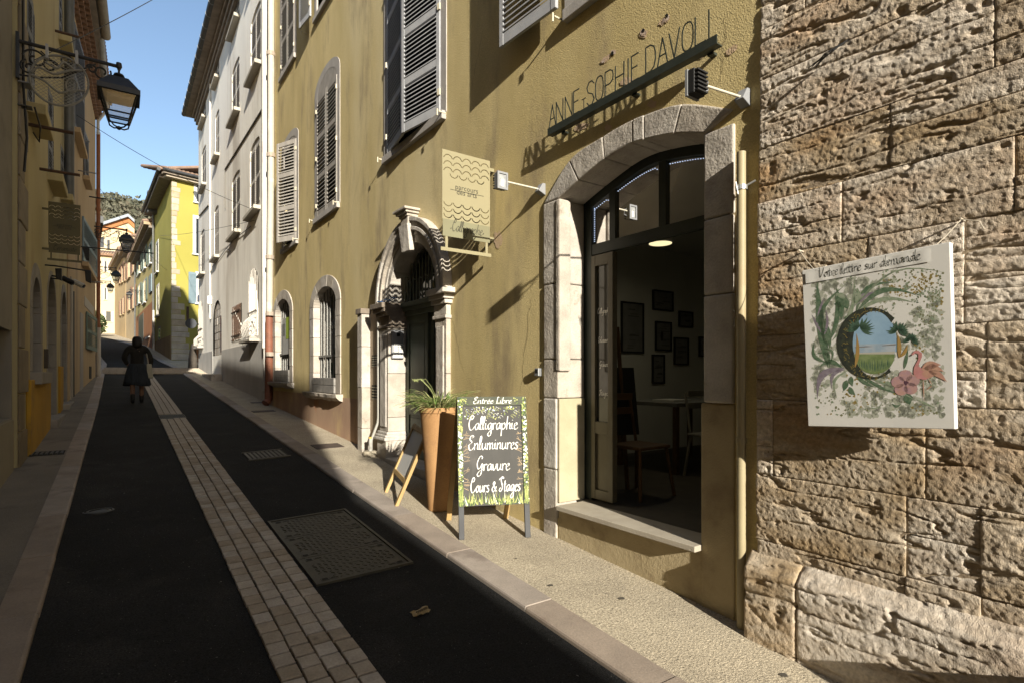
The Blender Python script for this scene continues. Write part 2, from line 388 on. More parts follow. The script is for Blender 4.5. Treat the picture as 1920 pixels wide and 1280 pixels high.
for y, rix, off, ln in rows:
    yc = y+ln/2; z = G(yc)-.038+rr.uniform(-.0015, .0015)
    if (y, rix, off, ln) in nears:
        k = rr.randrange(6); o = bpy.data.objects.new('paver', paver_mesh(k)); COL.objects.link(o); o.parent = strip
        o.location = (CX(yc)+off+rr.uniform(-.002, .002), yc, z); o.scale = (.96, (ln-.016)/.119, 1)
        o.rotation_euler = (math.atan(.063), rr.uniform(-.01, .01), rr.uniform(-.008, .008))
    else:
        w = .0495; a, b = y+.007, y+ln-.007; x = CX(yc)+off
        far.hexa([(x-w, a, G(a)-.06), (x+w, a, G(a)-.06), (x+w, b, G(b)-.06), (x-w, b, G(b)-.06)],
                 [(x-w+.003, a+.003, G(a)-.038), (x+w-.003, a+.003, G(a)-.038), (x+w-.003, b-.003, G(b)-.038), (x-w+.003, b-.003, G(b)-.038)])
far.build('far_pavers', paver_m, strip, kind='stuff', norm=False)
# raised crossing of pavers at the junction
cross = sheet('paved_crossing', joint_m, (lambda y: KL1(y)-.15, lambda y: 3.6), [25.5+.25*i for i in range(14)], lambda x, y: G(y)+.004, nx=2)
mb = MB(); y = 25.5
while y < 28.6:
    x = KL1(y)-.15+rr.uniform(0, .1)
    while x < 3.5:
        l = .24; mb.box(x+.006, x+l-.006, y+.006, y+.154, G(y)-.02, G(y+.08)+.012); x += l
    y += .16
mb.build('crossing_pavers', paver_m, cross, kind='stuff', norm=False)
# drain across the strip
t = T('channel_drain', 'black slotted drain grating crossing the paver strip', 'drain grating', (CX(12.8), 12.8, G(12.8)-.04))
mb = MB(); mb.box(CX(12.8)-.22, CX(12.8)+.22, 12.47, 13.13, G(12.8)-.075, G(12.8)-.062); mb.build('tray', castdark, t)
mb = MB()
for i in range(15):
    x = CX(12.8)-.21+.03*i; mb.hexa([(x, 12.48, G(12.48)-.06), (x+.014, 12.48, G(12.48)-.06), (x+.014, 13.12, G(13.12)-.06), (x, 13.12, G(13.12)-.06)],
        [(x, 12.48, G(12.48)-.040), (x+.014, 12.48, G(12.48)-.040), (x+.014, 13.12, G(13.12)-.040), (x, 13.12, G(13.12)-.040)])
mb.build('bars', castiron, t, kind='stuff')
# big three-leaf cast iron cover
def slopebox(mb, x0, x1, y0, y1, d0, d1):
    f = lambda x, y, d: (x, y, road_z(x, y)+d+.003)
    mb.hexa([f(x0, y0, d0), f(x1, y0, d0), f(x1, y1, d0), f(x0, y1, d0)], [f(x0, y0, d1), f(x1, y0, d1), f(x1, y1, d1), f(x0, y1, d1)])
cv = T('chamber_cover', 'large three leaf cast iron chamber cover with studded tread in the asphalt', 'chamber cover', (1.42, 4.56, road_z(1.42, 4.56)))
X0, X1, Y0, Y1 = 1.075, 1.775, 3.80, 5.32
mb = MB(); w = .022
for a in ((X0, X1, Y0, Y0+w), (X0, X1, Y1-w, Y1), (X0, X0+w, Y0+w, Y1-w), (X1-w, X1, Y0+w, Y1-w)): slopebox(mb, *a, -.03, .012)
mb.build('frame', castiron, cv)
ly = (Y1-Y0-2*w)/3
for k in range(3):
    a = Y0+w+k*ly+.004; b = a+ly-.008; x0, x1 = X0+w+.004, X1-w-.004
    mb = MB(); slopebox(mb, x0, x1, a, b, -.03, .004); leaf = mb.build('leaf', castiron, cv)
    st = MB(); nx, ny = 15, 11
    for i in range(nx):
        for j in range(ny):
            cx = x0+.05+(x1-x0-.10)*i/(nx-1); cy = a+.04+(b-a-.08)*j/(ny-1)
            if (i in (0, 1, 13, 14) and j in (0, 1, 2, 8, 9, 10)) or (abs(i-7) < 2 and j == 5): continue
            ang = PI/4 if (i+j) % 2 else -PI/4; l, w2 = .018, .005
            dx, dy = math.cos(ang)*l, math.sin(ang)*l; ex, ey = -math.sin(ang)*w2, math.cos(ang)*w2
            z = road_z(cx, cy)+.007
            st.add([(cx-dx-ex, cy-dy-ey, z), (cx+dx-ex, cy+dy-ey, z+.063*dy), (cx+dx+ex, cy+dy+ey, z), (cx-dx+ex, cy-dy+ey, z),
                    (cx-dx*.6, cy-dy*.6, z+.0055), (cx+dx*.6, cy+dy*.6, z+.0055)], [(0, 1, 5, 4), (2, 3, 4, 5), (1, 2, 5), (3, 0, 4)])
    st.build('studs', castiron, leaf, kind='stuff', norm=False)
    pk = MB(); hol = MB()
    for sx in (0, 1):
        for sy in (0, 1):
            cx = x0+.05 if sx == 0 else x1-.05; cy = a+.045 if sy == 0 else b-.045
            for (ox, oy, hw, hh) in ((0, 0, .026, .020), (.055*(1 if sx == 0 else -1), .0, .020, .011)):
                slopebox(pk, cx+ox-hw, cx+ox+hw, cy-hh, cy+hh, .0, .0075)
                slopebox(hol, cx+ox-hw+.007, cx+ox+hw-.007, cy-hh+.006, cy+hh-.006, .0, .0082)
    slopebox(pk, (x0+x1)/2-.05, (x0+x1)/2+.05, (a+b)/2-.014, (a+b)/2+.014, 0, .008)
    pk.build('lifting_pocket', castiron, leaf); hol.build('pocket_hole', castdark, leaf)
# smaller ribbed grating, valve lid, pavement slots
gr = T('road_grating', 'small cast iron road grating beside the kerb beyond the chamber cover', 'drain grating', (1.65, 8.25, road_z(1.65, 8.25)))
mb = MB(); slopebox(mb, 1.4, 1.91, 8.02, 8.52, -.03, .004); mb.build('plate', castdark, gr)
mb = MB()
for i in range(9): slopebox(mb, 1.41+.055*i, 1.44+.055*i, 8.05, 8.49, .004, .012)
for a in ((1.39, 1.92, 8.0, 8.03), (1.39, 1.92, 8.51, 8.54)): slopebox(mb, *a, -.02, .014)
mb.build('bars', castiron, gr, kind='stuff')
vl = T('valve_lid', 'small round water valve lid set in the asphalt by the left kerb', 'valve lid', (-.155, 6.29, road_z(-.155, 6.29)))
mb = MB(); z = road_z(-.155, 6.29); mb.lathe([(.095, -.02), (.095, .004), (.088, .007), (.074, .007), (.072, .003), (.0, .004)], (-.155, 6.29, z), 28); mb.build('lid', castiron, vl)
mb = MB(); mb.lathe([(.118, -.02), (.118, .005), (.104, .006), (.104, -.01)], (-.155, 6.29, z), 28); mb.build('ring', mat('worn_iron_ring', (.03, .03, .029), None, 3, .5), vl)
for i, (x0, x1, y0, y1, lb) in enumerate(((2.32, 2.72, 8.18, 8.52, 'dark pavement cover plate at the foot of the pink dado'), (2.28, 2.72, 12.6, 12.85, 'dark pavement cover plate in shade near the red drainpipe'), (2.55, 2.85, 14.3, 14.5, 'narrow dark slot plate in the pavement below the white house'))):
    o = MB().hexa([(x0, y0, G(y0)-.01), (x1, y0, G(y0)-.01), (x1, y1, G(y1)-.01), (x0, y1, G(y1)-.01)], [(x0, y0, G(y0)+.012), (x1, y0, G(y0)+.012), (x1, y1, G(y1)+.012), (x0, y1, G(y1)+.012)]).build('cover_plate', mat('brown_cover_plate', (.10, .075, .06), (.07, .055, .045), 9, .7), None)
    tag(o, lb, 'cover plate')
lg = T('pavement_grating', 'black slotted grating across the left pavement beside the ochre dado', 'drain grating', (-.72, 9.2, G(9.2)))
mb = MB(); mb.hexa([(-.93, 9.12, G(9.12)-.01), (-.58, 9.12, G(9.12)-.01), (-.58, 9.42, G(9.42)-.01), (-.93, 9.42, G(9.42)-.01)], [(-.93, 9.12, G(9.12)+.004), (-.58, 9.12, G(9.12)+.004), (-.58, 9.42, G(9.42)+.004), (-.93, 9.42, G(9.42)+.004)]); mb.build('tray', castdark, lg)
mb = MB()
for i in range(7): mb.box(-.92+.05*i, -.895+.05*i, 9.13, 9.41, G(9.1), G(9.27)+.012)
mb.build('bars', castiron, lg, kind='stuff')
# scrap of golden wrapper lying on the asphalt
wr = T('wrapper', 'crumpled golden wrapper lying on the asphalt', 'litter', (1.5, 3.08, road_z(1.5, 3.08)))
mb = MB(); r3 = random.Random(5); n = 7
for j in range(5):
    for i in range(n):
        mb.v.append((1.44+.02*i+r3.uniform(-.005, .005), 3.05+.02*j+r3.uniform(-.004, .004)+.006*i, road_z(1.5, 3.08)+.004+r3.uniform(0, .014)))
mb.fa = [(j*n+i, j*n+i+1, (j+1)*n+i+1, (j+1)*n+i) for j in range(4) for i in range(n-1)]
mb.build('foil', mat('golden_foil', (.34, .24, .10), (.24, .165, .07), 60, .45), wr, norm=False)
mb = MB(); pts = [(1.46+.0035*i, 3.085+.0115*math.sin(i*.62)+.0012*i, road_z(1.5, 3.08)+.021) for i in range(26)]; mb.tube(pts, .0022, 5)
pts = [(1.46+.0035*i, 3.085-.0115*math.sin(i*.62)+.0012*i, road_z(1.5, 3.08)+.021) for i in range(26)]; mb.tube(pts, .0022, 5)
mb.build('chain_print', mat('dark_print', (.05, .035, .02), None, 3, .7), wr)
# dead leaves and specks on the paving
mb = MB(); r3 = random.Random(9)
for i in range(2600):
    x = r3.uniform(-.3, 2.0); y = r3.uniform(1.8, 12); s = r3.uniform(.0015, .0035) if r3.random() < .975 else r3.uniform(.006, .011); a = r3.uniform(0, PI); z = road_z(x, y)+.003
    mb.add([(x+math.cos(a)*s, y+math.sin(a)*s, z), (x-math.sin(a)*s*.6, y+math.cos(a)*s*.6, z+.003), (x-math.cos(a)*s, y-math.sin(a)*s, z), (x+math.sin(a)*s*.6, y-math.cos(a)*s*.6, z+.001)], [(0, 1, 2, 3)])
o = mb.build('road_debris', mat('pale_grit', (.10, .095, .085), (.22, .21, .185), 30, .9), None, norm=False); o['kind'] = 'stuff'
mb = MB()
for (x, y, s) in ((2.62, 2.52, .022), (2.35, 2.9, .018), (2.42, 3.4, .012), (2.7, 1.5, .02)):
    pts = [(x+s*math.cos(a*.9)*(1+.25*math.sin(3*a)), y+s*math.sin(a*.9)*(1+.2*math.cos(2*a)), G(y)+.012) for a in [i*.7 for i in range(9)]]
    mb.add(pts, [tuple(range(9))])
o = mb.build('gum_stains', mat('trodden_gum', (.09, .08, .065), None, 3, .8), None, norm=False); o['kind'] = 'stuff'
# ------------------------------------------------------------------ generic house pieces
def arch(uc, a, zs, b, n=16):
    return [(uc-a*math.cos(PI*i/n), zs+b*math.sin(PI*i/n)) for i in range(n+1)]
def arch_open(uc, a, z0, zs, b, n=16):
    return [(uc-a, z0)]+arch(uc, a, zs, b, n)+[(uc+a, z0)]
def rect(u0, u1, z0, z1): return [(u0, z0), (u1, z0), (u1, z1), (u0, z1)]
def house_body(P, u0, u1, z0, z1, holes, m, parent, depth=6, name='wall', roofm=None):
    mb = MB(P.f()); mb.holed(rect(u0, u1, z0, z1), holes, 0)
    c = lambda u, n, z: (u, n, z)
    mb.quad(c(u0, 0, z0), c(u0, -depth, z0), c(u0, -depth, z1), c(u0, 0, z1))
    mb.quad(c(u1, 0, z0), c(u1, -depth, z0), c(u1, -depth, z1), c(u1, 0, z1))
    mb.quad(c(u0, -depth, z0), c(u1, -depth, z0), c(u1, -depth, z1), c(u0, -depth, z1))
    mb.quad(c(u0, 0, z1), c(u1, 0, z1), c(u1, -depth, z1), c(u0, -depth, z1))
    return mb.build(name, m, parent, norm=False)
def reveal(P, poly, d, m, parent, name='reveal', closed=False):
    mb = MB(P.f()); n = len(poly)
    for i in range(n if closed else n-1):
        (a, c), (b, e) = poly[i], poly[(i+1) % n]; mb.quad((a, 0, c), (b, 0, e), (b, -d, e), (a, -d, c))
    return mb.build(name, m, parent)
def leaf(P, uh, sg, w, z0, z1, n0, ang, parent, m, sm, rails=1, pitch=.043, st=.06, name='shutter', hinge=None, th=.034, slats=True):
    cs, sn = math.cos(ang), math.sin(ang)
    f = lambda a, b, z: P.pt(uh+sg*(a*cs-b*sn), n0+a*sn+b*cs, z)
    mb = MB(f); h = th/2; H = z1-z0
    mb.box(0, st, -h, h, z0, z1); mb.box(w-st, w, -h, h, z0, z1)
    zr = [z0]+[z0+H*(k+1)/(rails+1)-.045 for k in range(rails)]+[z1-.09]
    hh = [.11]+[.09]*rails+[.09]
    for z, q in zip(zr, hh): mb.box(st, w-st, -h+.003, h-.003, z, z+q)
    o = mb.build(name, m, parent, bevel=.004, seg=1)
    s = MB(f)
    for k in range(len(zr)-1):
        za, zb = zr[k]+hh[k], zr[k+1]; cnt = max(1, int((zb-za)/pitch)); p = (zb-za)/cnt
        for i in range(cnt):
            z = za+p*(i+.5)
            s.hexa([(st, h+.003, z-.022), (w-st, h+.003, z-.022), (w-st, h+.003, z-.009), (st, h+.003, z-.009)],
                   [(st, -h+.004, z+.008), (w-st, -h+.004, z+.008), (w-st, -h+.004, z+.018), (st, -h+.004, z+.018)])
    s.build('slats', sm, o, kind='stuff', norm=False)
    if hinge:
        hb = MB(f)
        for t in (.1, .5, .9): hb.box(-.02, .022, h-.002, h+.016, z0+H*t-.035, z0+H*t+.035)
        hb.build('hinges', hinge, o, norm=False, kind='stuff')
    return o
def voussoirs(P, outer, inner, n1, n0, m, parent, cuts, name='stone', bevel=.008):
    """stones of an arch band between two polylines of equal length, split at index cuts"""
    for a, b in zip(cuts[:-1], cuts[1:]):
        mb = MB(P.f()); dn = rnd.uniform(-.003, .003)
        mb.ring(outer[a:b+1], inner[a:b+1], n0, n1+dn, closed=False); mb.build(name, m, parent, bevel=bevel)
def arched_surround(P, uc, ai, ao, z0, zs, bi, bo, depth, m, parent, proud=.018, hs=.34, nv=7):
    root = T('stone_surround', None, None, P.pt(uc, 0, z0)); root.parent = parent; root.location = Vector(P.pt(uc, 0, z0))-wloc(parent)
    k = nv*3; o, i = arch(uc, ao, zs, bo, k), arch(uc, ai, zs, bi, k)
    voussoirs(P, o, i, proud, -depth, m, root, list(range(0, k+1, 3)))
    for sg in (-1, 1):
        z = z0
        while z < zs-.02:
            zn = min(z+hs*rnd.uniform(.8, 1.2), zs)
            if zs-zn < .12: zn = zs
            e = rnd.uniform(-.006, .006); u0, u1 = sorted((uc+sg*ai, uc+sg*(ao+e)))
            MB(P.f()).box(u0, u1, -depth, proud+rnd.uniform(-.003, .003), z+.002, zn-.002).build('stone', m, root, bevel=.007)
            z = zn
    return root
def bars(P, uc, a, z0, zs, b, n, cnt, m, parent, r=.011, cross=(.45,)):
    mb = MB(P.f())
    for i in range(cnt):
        t = -1+2*(i+.5)/cnt; u = uc+a*t; zt = zs+b*math.sqrt(max(0, 1-t*t))
        mb.tube([(u, n, z0), (u, n, zt)], r, 8)
    for c in cross:
        z = z0+(zs-z0)*c; mb.box(uc-a, uc+a, n+.008, n+.026, z-.018, z+.018)
    return mb.build('window_bars', m, parent, smooth=True)
def pane(P, poly, n, m, parent, name='pane'):
    mb = MB(P.f()); mb.holed(poly, [], n); return mb.build(name, m, parent)
# ------------------------------------------------------------------ YELLOW HOUSE with the shop
PY = Plane((3.02, 0), (-.009, 1), (-1, -.009))
YH = T('yellow_house', 'ochre yellow roughcast house with the open shop door and carved portal', 'house', PY.pt(8, 0, G(8)))
# shop opening
SI = [(2.165, 3.09), (2.40, 3.17), (2.656, 3.217), (2.85, 3.232), (3.04, 3.208), (3.327, 3.129), (3.58, 3.046)]
SO = [(1.975, 3.17), (2.34, 3.345), (2.656, 3.392), (2.85, 3.398), (3.06, 3.380), (3.435, 3.318), (3.77, 3.046)]
def dens(p, k=4):
    out = []
    for i in range(len(p)-1):
        p0 = p[max(i-1, 0)]; p1 = p[i]; p2 = p[i+1]; p3 = p[min(i+2, len(p)-1)]
        for j in range(k):
            t = j/k
            out.append(tuple(.5*((2*p1[q])+(-p0[q]+p2[q])*t+(2*p0[q]-5*p1[q]+4*p2[q]-p3[q])*t*t+(-p0[q]+3*p1[q]-3*p2[q]+p3[q])*t**3) for q in range(len(p1))))
    out.append(tuple(p[-1])); return out
SI4, SO4 = dens(SI), dens(SO)
shop_hole = [(2.12, .40)]+[(u+(2.87-u)*-.05, z+.06) for u, z in SI4]+[(3.66, .40)]
# upper windows (u0,u1,z0,z1)
def winrect(pl, pr, yb_l, yb_r, yt, n=0):
    u1 = PY.u(pl); u0 = PY.u(pr); zb = (PY.uz(pl, yb_l)[1]+PY.uz(pr, yb_r)[1])/2; zt = PY.uz(pr, yt)[1]
    return u0, u1, zb, zt
U1 = winrect(591, 638, 418, 377, 76); U2 = winrect(529, 560, 468, 453, 217)
U3 = winrect(526, 556, 150, 103, 20); U5 = winrect(721, 838, 306, 204, 204)
U3 = (U3[0], U3[1], U3[2], U3[2]+2.3); U5 = (U5[0], U5[1], U5[2], U5[2]+2.55); U1 = (U1[0], U1[1], U1[2], U1[2]+2.55); U2 = (U2[0], U2[1], U2[2], U2[2]+2.35)
U4 = (9.15, 10.45, U3[2], U3[2]+2.3); U6 = (2.28, 3.50, 4.52, 7.0)
PC = (6.33, 2.53)     # portal arch centre
portal_hole = [(PC[0]-.66, .2)]+arch(PC[0], .66, PC[1], .66, 20)+[(PC[0]+.66, .2)]
W1 = dict(uc=9.87, ai=.62, ao=.86, z0=1.27, zs=2.80, bi=.30, bo=.50)
W2 = dict(uc=12.82, ai=.62, ao=.86, z0=1.42, zs=2.88, bi=.32, bo=.52)
band = .13
def inner(U): return (U[0]+band, U[1]-band, U[2]+.02, U[3]-band)
hol = [shop_hole, portal_hole]
for w in (W1, W2): hol.append(arch_open(w['uc'], w['ai']+.05, w['z0'], w['zs'], w['bi']+.05))
for U in (U1, U2, U3, U4, U5, U6): hol.append(rect(*inner(U)))
house_body(PY, 1.80, 14.10, -.3, 13.2, hol, ochre, YH, 6.5)
MB(PY.f()).box(7.93, 14.08, 0, .006, .2, 1.22).build('dado', dado_m, YH)
# slab of damaged plaster patches on the letter wall
def patch(pts_px, name, m, n=.003, rough=.0):
    p = [PY.uz(x, y, n) for x, y in pts_px]; mb = MB(PY.f()); mb.holed(p, [], n); return mb.build(name, m, YH)
scar = mat('plaster_scar', (.53, .39, .27), (.49, .36, .22), 30, .95, [(90, .006, 4)])
scarw = mat('white_plaster_scar', (.60, .50, .42), (.40, .28, .2), 40, .95, [(90, .008, 4)])
def blob(px, py, rx, ry, rot, seed, m, n=.003):
    r = random.Random(seed); pts = []
    for i in range(18):
        a = 2*PI*i/18; k = r.uniform(.7, 1.15); x = math.cos(a)*rx*k; y = math.sin(a)*ry*k
        pts.append((px+x*math.cos(rot)-y*math.sin(rot), py+x*math.sin(rot)+y*math.cos(rot)))
    return patch(pts, 'plaster_scar', m, n)
for i, (x, y, a, b, rt) in enumerate(((1135, 112, 12, 5, -.7), (1150, 99, 7, 4, -.9), (1206, 64, 9, 8, -.7), (1246, 39, 14, 6, -.75), (1372, 94, 14, 7, -.5), (1175, 152, 13, 8, -.4), (1315, 100, 20, 10, -.4), (1140, 240, 8, 7, 0), (1090, 238, 16, 7, -.4), (934, 332, 9, 14, 0), (934, 450, 9, 16, 0), (1222, 196, 9, 8, 0))):
    blob(x, y, a, b, rt, i, scar)
for i, (x, y, a, b) in enumerate(((1132, 114, 7, 3), (1206, 62, 6, 6), (1248, 36, 10, 4), (1150, 98, 4, 5))): blob(x, y, a, b, -.8, 50+i, scarw, .005)
for x, y in ((1148, 100), (1206, 57), (1250, 30)): blob(x, y, 3, 4, .2, 80+x, castdark, .007)
cm = mat('hairline_crack', (.14, .11, .06), None, 3, .95)
def crack(px0, py0, px1, py1, seed, w=.0022):
    r = random.Random(seed); a = PY.uz(px0, py0); b = PY.uz(px1, py1); n = 14; pts = []
    for i in range(n+1):
        t = i/n; pts.append((a[0]+(b[0]-a[0])*t+r.uniform(-.02, .02), a[1]+(b[1]-a[1])*t+r.uniform(-.02, .02)))
    mb = MB(PY.f())
    for i in range(n):
        (x, z), (x2, z2) = pts[i], pts[i+1]; q = w*(1-.7*abs(i/n-.4)); mb.quad((x-q, .002, z), (x+q, .002, z), (x2+q*.8, .002, z2), (x2-q*.8, .002, z2))
    mb.build('plaster_crack', cm, YH)
for i, k in enumerate(((995, 560, 975, 740), (905, 60, 880, 190), (690, 250, 655, 420), (845, 580, 870, 700), (1360, 30, 1352, 150), (560, 560, 566, 690), (1010, 860, 1020, 975), (665, 600, 655, 740))): crack(*k, 300+i)
# --- shop door surround: separate stones
ss = T('stone_surround', None, None); ss.parent = YH; ss.location = Vector(PY.pt(2.87, 0, .5))-wloc(YH)
voussoirs(PY, SO4, SI4, .020, -.28, limestone, ss, [0, 4, 8, 10, 16, 20, 24], bevel=.012)
for (u0, u1, zs_) in ((3.58, 3.77, (1.395, 1.72, 2.35, 3.046)), (1.97, 2.172, (1.42, 2.08, 2.55, 3.09))):
    for a, b in zip(zs_[:-1], zs_[1:]):
        MB(PY.f()).box(u0+rnd.uniform(-.004, .004), u1+rnd.uniform(-.003, .003), -.28, .020+rnd.uniform(-.004, .004), a+.002, b-.002).build('stone', limestone, ss, bevel=.012)
ochre_stone = mat('ochre_washed_stone', (.41, .335, .205), (.33, .265, .155), 3, .9, [(30, .004, 4), (110, .003, 3)], stain=(.26, .20, .12), stain_scale=3)
MB(PY.f()).box(3.60, 3.772, -.27, .016, .2, .80).build('stone', limestone, ss, bevel=.012); MB(PY.f()).box(3.60, 3.768, -.27, .019, .804, 1.393).build('stone', limestone, ss, bevel=.012)
MB(PY.f()).box(3.572, 3.60, -.28, .004, .53, 1.393).build('washed_reveal', mat('cream_washed_reveal', (.40, .355, .24), (.33, .29, .19), 4, .9, [(40, .003, 4)]), ss, bevel=.006)
MB(PY.f()).box(1.965, 2.20, -.28, .012, -.1, 1.418).build('stone', ochre_stone, ss, bevel=.012)
# raised roll moulding on the left reveal edge
MB(PY.f()).box(3.545, 3.60, -.10, .026, 1.62, 3.04).build('moulding', limestone, ss, bevel=.014)
# sill wall and threshold slab
MB(PY.f()).box(2.2, 3.58, -.34, .003, -.1, .49).build('sill_wall', ochre_stone, YH)
MB(PY.f()).box(2.19, 3.52, -.42, .085, .492, .53).build('threshold', mat('threshold_stone', (.40, .36, .29), (.34, .30, .24), 6, .7, [(80, .002, 4)]), YH, bevel=.005)
# door frame in the recess
n0 = -.29
DF = T('shop_door', None, None); DF.parent = YH; DF.location = Vector(PY.pt(3.4, n0, .53))-wloc(YH)
zin = lambda u: float(np.interp(u, [a for a, b in SI4], [b for a, b in SI4]))
fr = MB(PY.f()); fr.ring([(u, z+.02) for u, z in SI4], [(2.87+(u-2.87)*.95, z-.06) for u, z in SI4], n0-.06, n0, closed=False)
fr.box(3.50, 3.60, n0-.06, n0, .53, 3.06); fr.box(2.12, 2.19, n0-.06, n0, .53, 3.1)
fr.box(2.19, 3.50, n0-.055, n0-.004, 2.60, 2.69)
for u in (2.755, 3.265): fr.box(u-.035, u+.035, n0-.05, n0-.006, 2.69, zin(u)-.04)
fr.build('frame', darkgreen, DF, bevel=.004)
MB(PY.f()).holed([(2.19, 2.69)]+[(2.87+(u-2.87)*.96, z-.05) for u, z in SI4]+[(3.50, 2.69)], [], n0-.03).build('transom_glass', shopglass, DF)
lf = MB(PY.f()); a0, a1 = 3.25, 3.50
for b in ((a0, a0+.055, .55, 2.59), (a1-.045, a1, .55, 2.59)): lf.box(b[0], b[1], n0-.05, n0+.004, b[2], b[3])
for z in ((.55, .63), (1.10, 1.20), (2.50, 2.59)): lf.box(a0+.055, a1-.045, n0-.048, n0+.002, *z)
lfo = lf.build('leaf', bronze, DF, bevel=.003)
MB(PY.f()).box(a0+.055, a1-.045, n0-.035, n0-.018, .63, 1.10).build('panel', bronze, lfo)
MB(PY.f()).box(a0+.055, a1-.045, n0-.03, n0-.022, 1.20, 2.50).build('glass', glass('reflecting_shop_glass', (.05, .048, .04), .06), lfo)
# interior of the shop
room = MB(PY.f())
room.quad((5.25, -.36, .53), (5.25, -5.2, .53), (5.25, -5.2, 3.35), (5.25, -.36, 3.35))
room.quad((1.85, -5.2, .53), (5.25, -5.2, .53), (5.25, -5.2, 3.35), (1.85, -5.2, 3.35))
room.quad((1.85, -.36, .53), (1.85, -5.2, .53), (1.85, -5.2, 3.35), (1.85, -.36, 3.35))
room.quad((1.85, -.36, 3.35), (5.25, -.36, 3.35), (5.25, -5.2, 3.35), (1.85, -5.2, 3.35))
room.quad((3.62, -.36, .53), (5.25, -.36, .53), (5.25, -.36, 3.35), (3.62, -.36, 3.35))
room.build('interior_walls', roomwall, YH, norm=False)
MB(PY.f()).quad((1.85, -.2, .531), (5.25, -.2, .531), (5.25, -5.2, .531), (1.85, -5.2, .531)).build('interior_floor', roomfloor, YH)
PR = Plane(PY.pt(5.25, 0, 0)[:2], (1, .009), (.009, -1))
art_m = mat('pale_print_paper', (.20, .20, .185), (.16, .16, .15), 8, .8)
for (x0, x1, y0, y1, lb) in ((1222, 1260, 543, 585, 'black framed print with wide sheet, highest on the shop back wall'), (1227, 1257, 602, 658, 'black framed print of a small dark figure on the shop back wall'),
    (1271, 1297, 583, 615, 'small squarish black framed print in the shop, right of the highest one'), (1262, 1289, 632, 684, 'tall black framed print in the shop below the small squarish one'),
    (1309, 1330, 631, 669, 'black framed print half hidden by the shop door jamb'), (1163, 1205, 565, 662, 'large framed poster behind the easel in the shop'), (1221, 1244, 664, 718, 'low framed print beside the easel board in the shop')):
    u0, z1 = PR.uz(x0, y0); u1, z0 = PR.uz(x1, y1)
    t = T('picture_frame', lb, 'picture', PR.pt((u0+u1)/2, 0, z0), 'framed prints inside the shop')
    MB(PR.f()).ring(rect(u0, u1, z0, z1), rect(u0+.02, u1-.02, z0+.02, z1-.02), .004, .03).build('frame', black_m, t)
    MB(PR.f()).box(u0+.02, u1-.02, .004, .014, z0+.02, z1-.02).build('print', art_m, t)
    rq = random.Random(int(x0)); dm = MB(PR.f())
    for k_ in range(9):
        zz_ = z0+.06+(z1-z0-.12)*rq.random(); uu_ = u0+.05+(u1-u0-.1)*rq.random()*.5; dm.box(uu_, min(u1-.04, uu_+rq.uniform(.05, .22)), .014, .016, zz_, zz_+rq.uniform(.004, .02))
    dm.build('drawn_lines', mat('print_grey', (.10, .10, .09), None, 3, .8), t, kind='stuff')
    if 'figure' in lb:
        MB(PR.f()).holed([(u0+.14+.03*math.cos(a), (z0+z1)/2+.07*math.sin(a)) for a in [i*.5 for i in range(12)]], [], .017).build('drawn_figure', ink, t)
lamp = T('ceiling_lamp', 'lit oval ceiling lamp inside the dark shop', 'ceiling lamp', PY.pt(3.9, -1.6, 3.2))
c = PY.pt(3.9, -1.66, 0)
MB().lathe([(.12, 2.96), (.13, 2.975), (.13, 3.0), (.0, 3.0)], (c[0], c[1], 0), 32).build('housing', whitepaint, lamp, smooth=True)
MB().lathe([(.0, 2.952), (.115, 2.955), (.118, 2.96)], (c[0], c[1], 0), 32).build('diffuser', emit('warm_diffuser', (1, .86, .48), .55), lamp)
ll = bpy.data.lights.new('ceiling_lamp_light', 'AREA'); ll.shape = 'DISK'; ll.size = .22; ll.energy = 1.5; ll.color = (1, .88, .62); llo = bpy.data.objects.new('ceiling_lamp_light', ll); COL.objects.link(llo); llo.parent = lamp; llo.location = Vector((c[0], c[1], 2.945))-Vector(lamp.location)
MB().tube([(c[0], c[1], 3.0), (c[0], c[1], 3.35)], .01, 8).build('stem', whitepaint, lamp)
# easel with a black board, chair, table, second chair
def stool_leg(mb, a, b, r=.018): mb.tube([a, b], r, 8)
ez = T('easel', 'wooden easel holding a tilted black board inside the shop doorway', 'easel', PY.pt(3.75, -.9, .53))
mb = MB(PY.f()); mb.tube([(3.62, -.86, .53), (3.90, -1.02, 2.05)], .02, 8); mb.build('leg', chairwood, ez)
mb = MB(PY.f()); mb.tube([(3.95, -.60, .53), (3.92, -1.0, 2.05)], .02, 8); mb.build('leg', chairwood, ez)
mb = MB(PY.f()); mb.tube([(4.30, -1.1, .53), (3.95, -1.04, 1.95)], .02, 8); mb.build('leg', chairwood, ez)
mb = MB(PY.f()); mb.hexa([(3.62, -1.02, 1.03), (3.80, -.55, 1.03), (3.83, -.56, 1.03), (3.65, -1.03, 1.03)], [(3.78, -1.12, 1.66), (3.96, -.65, 1.66), (3.99, -.66, 1.66), (3.81, -1.13, 1.66)]); bd = mb.build('board', black_m, ez)
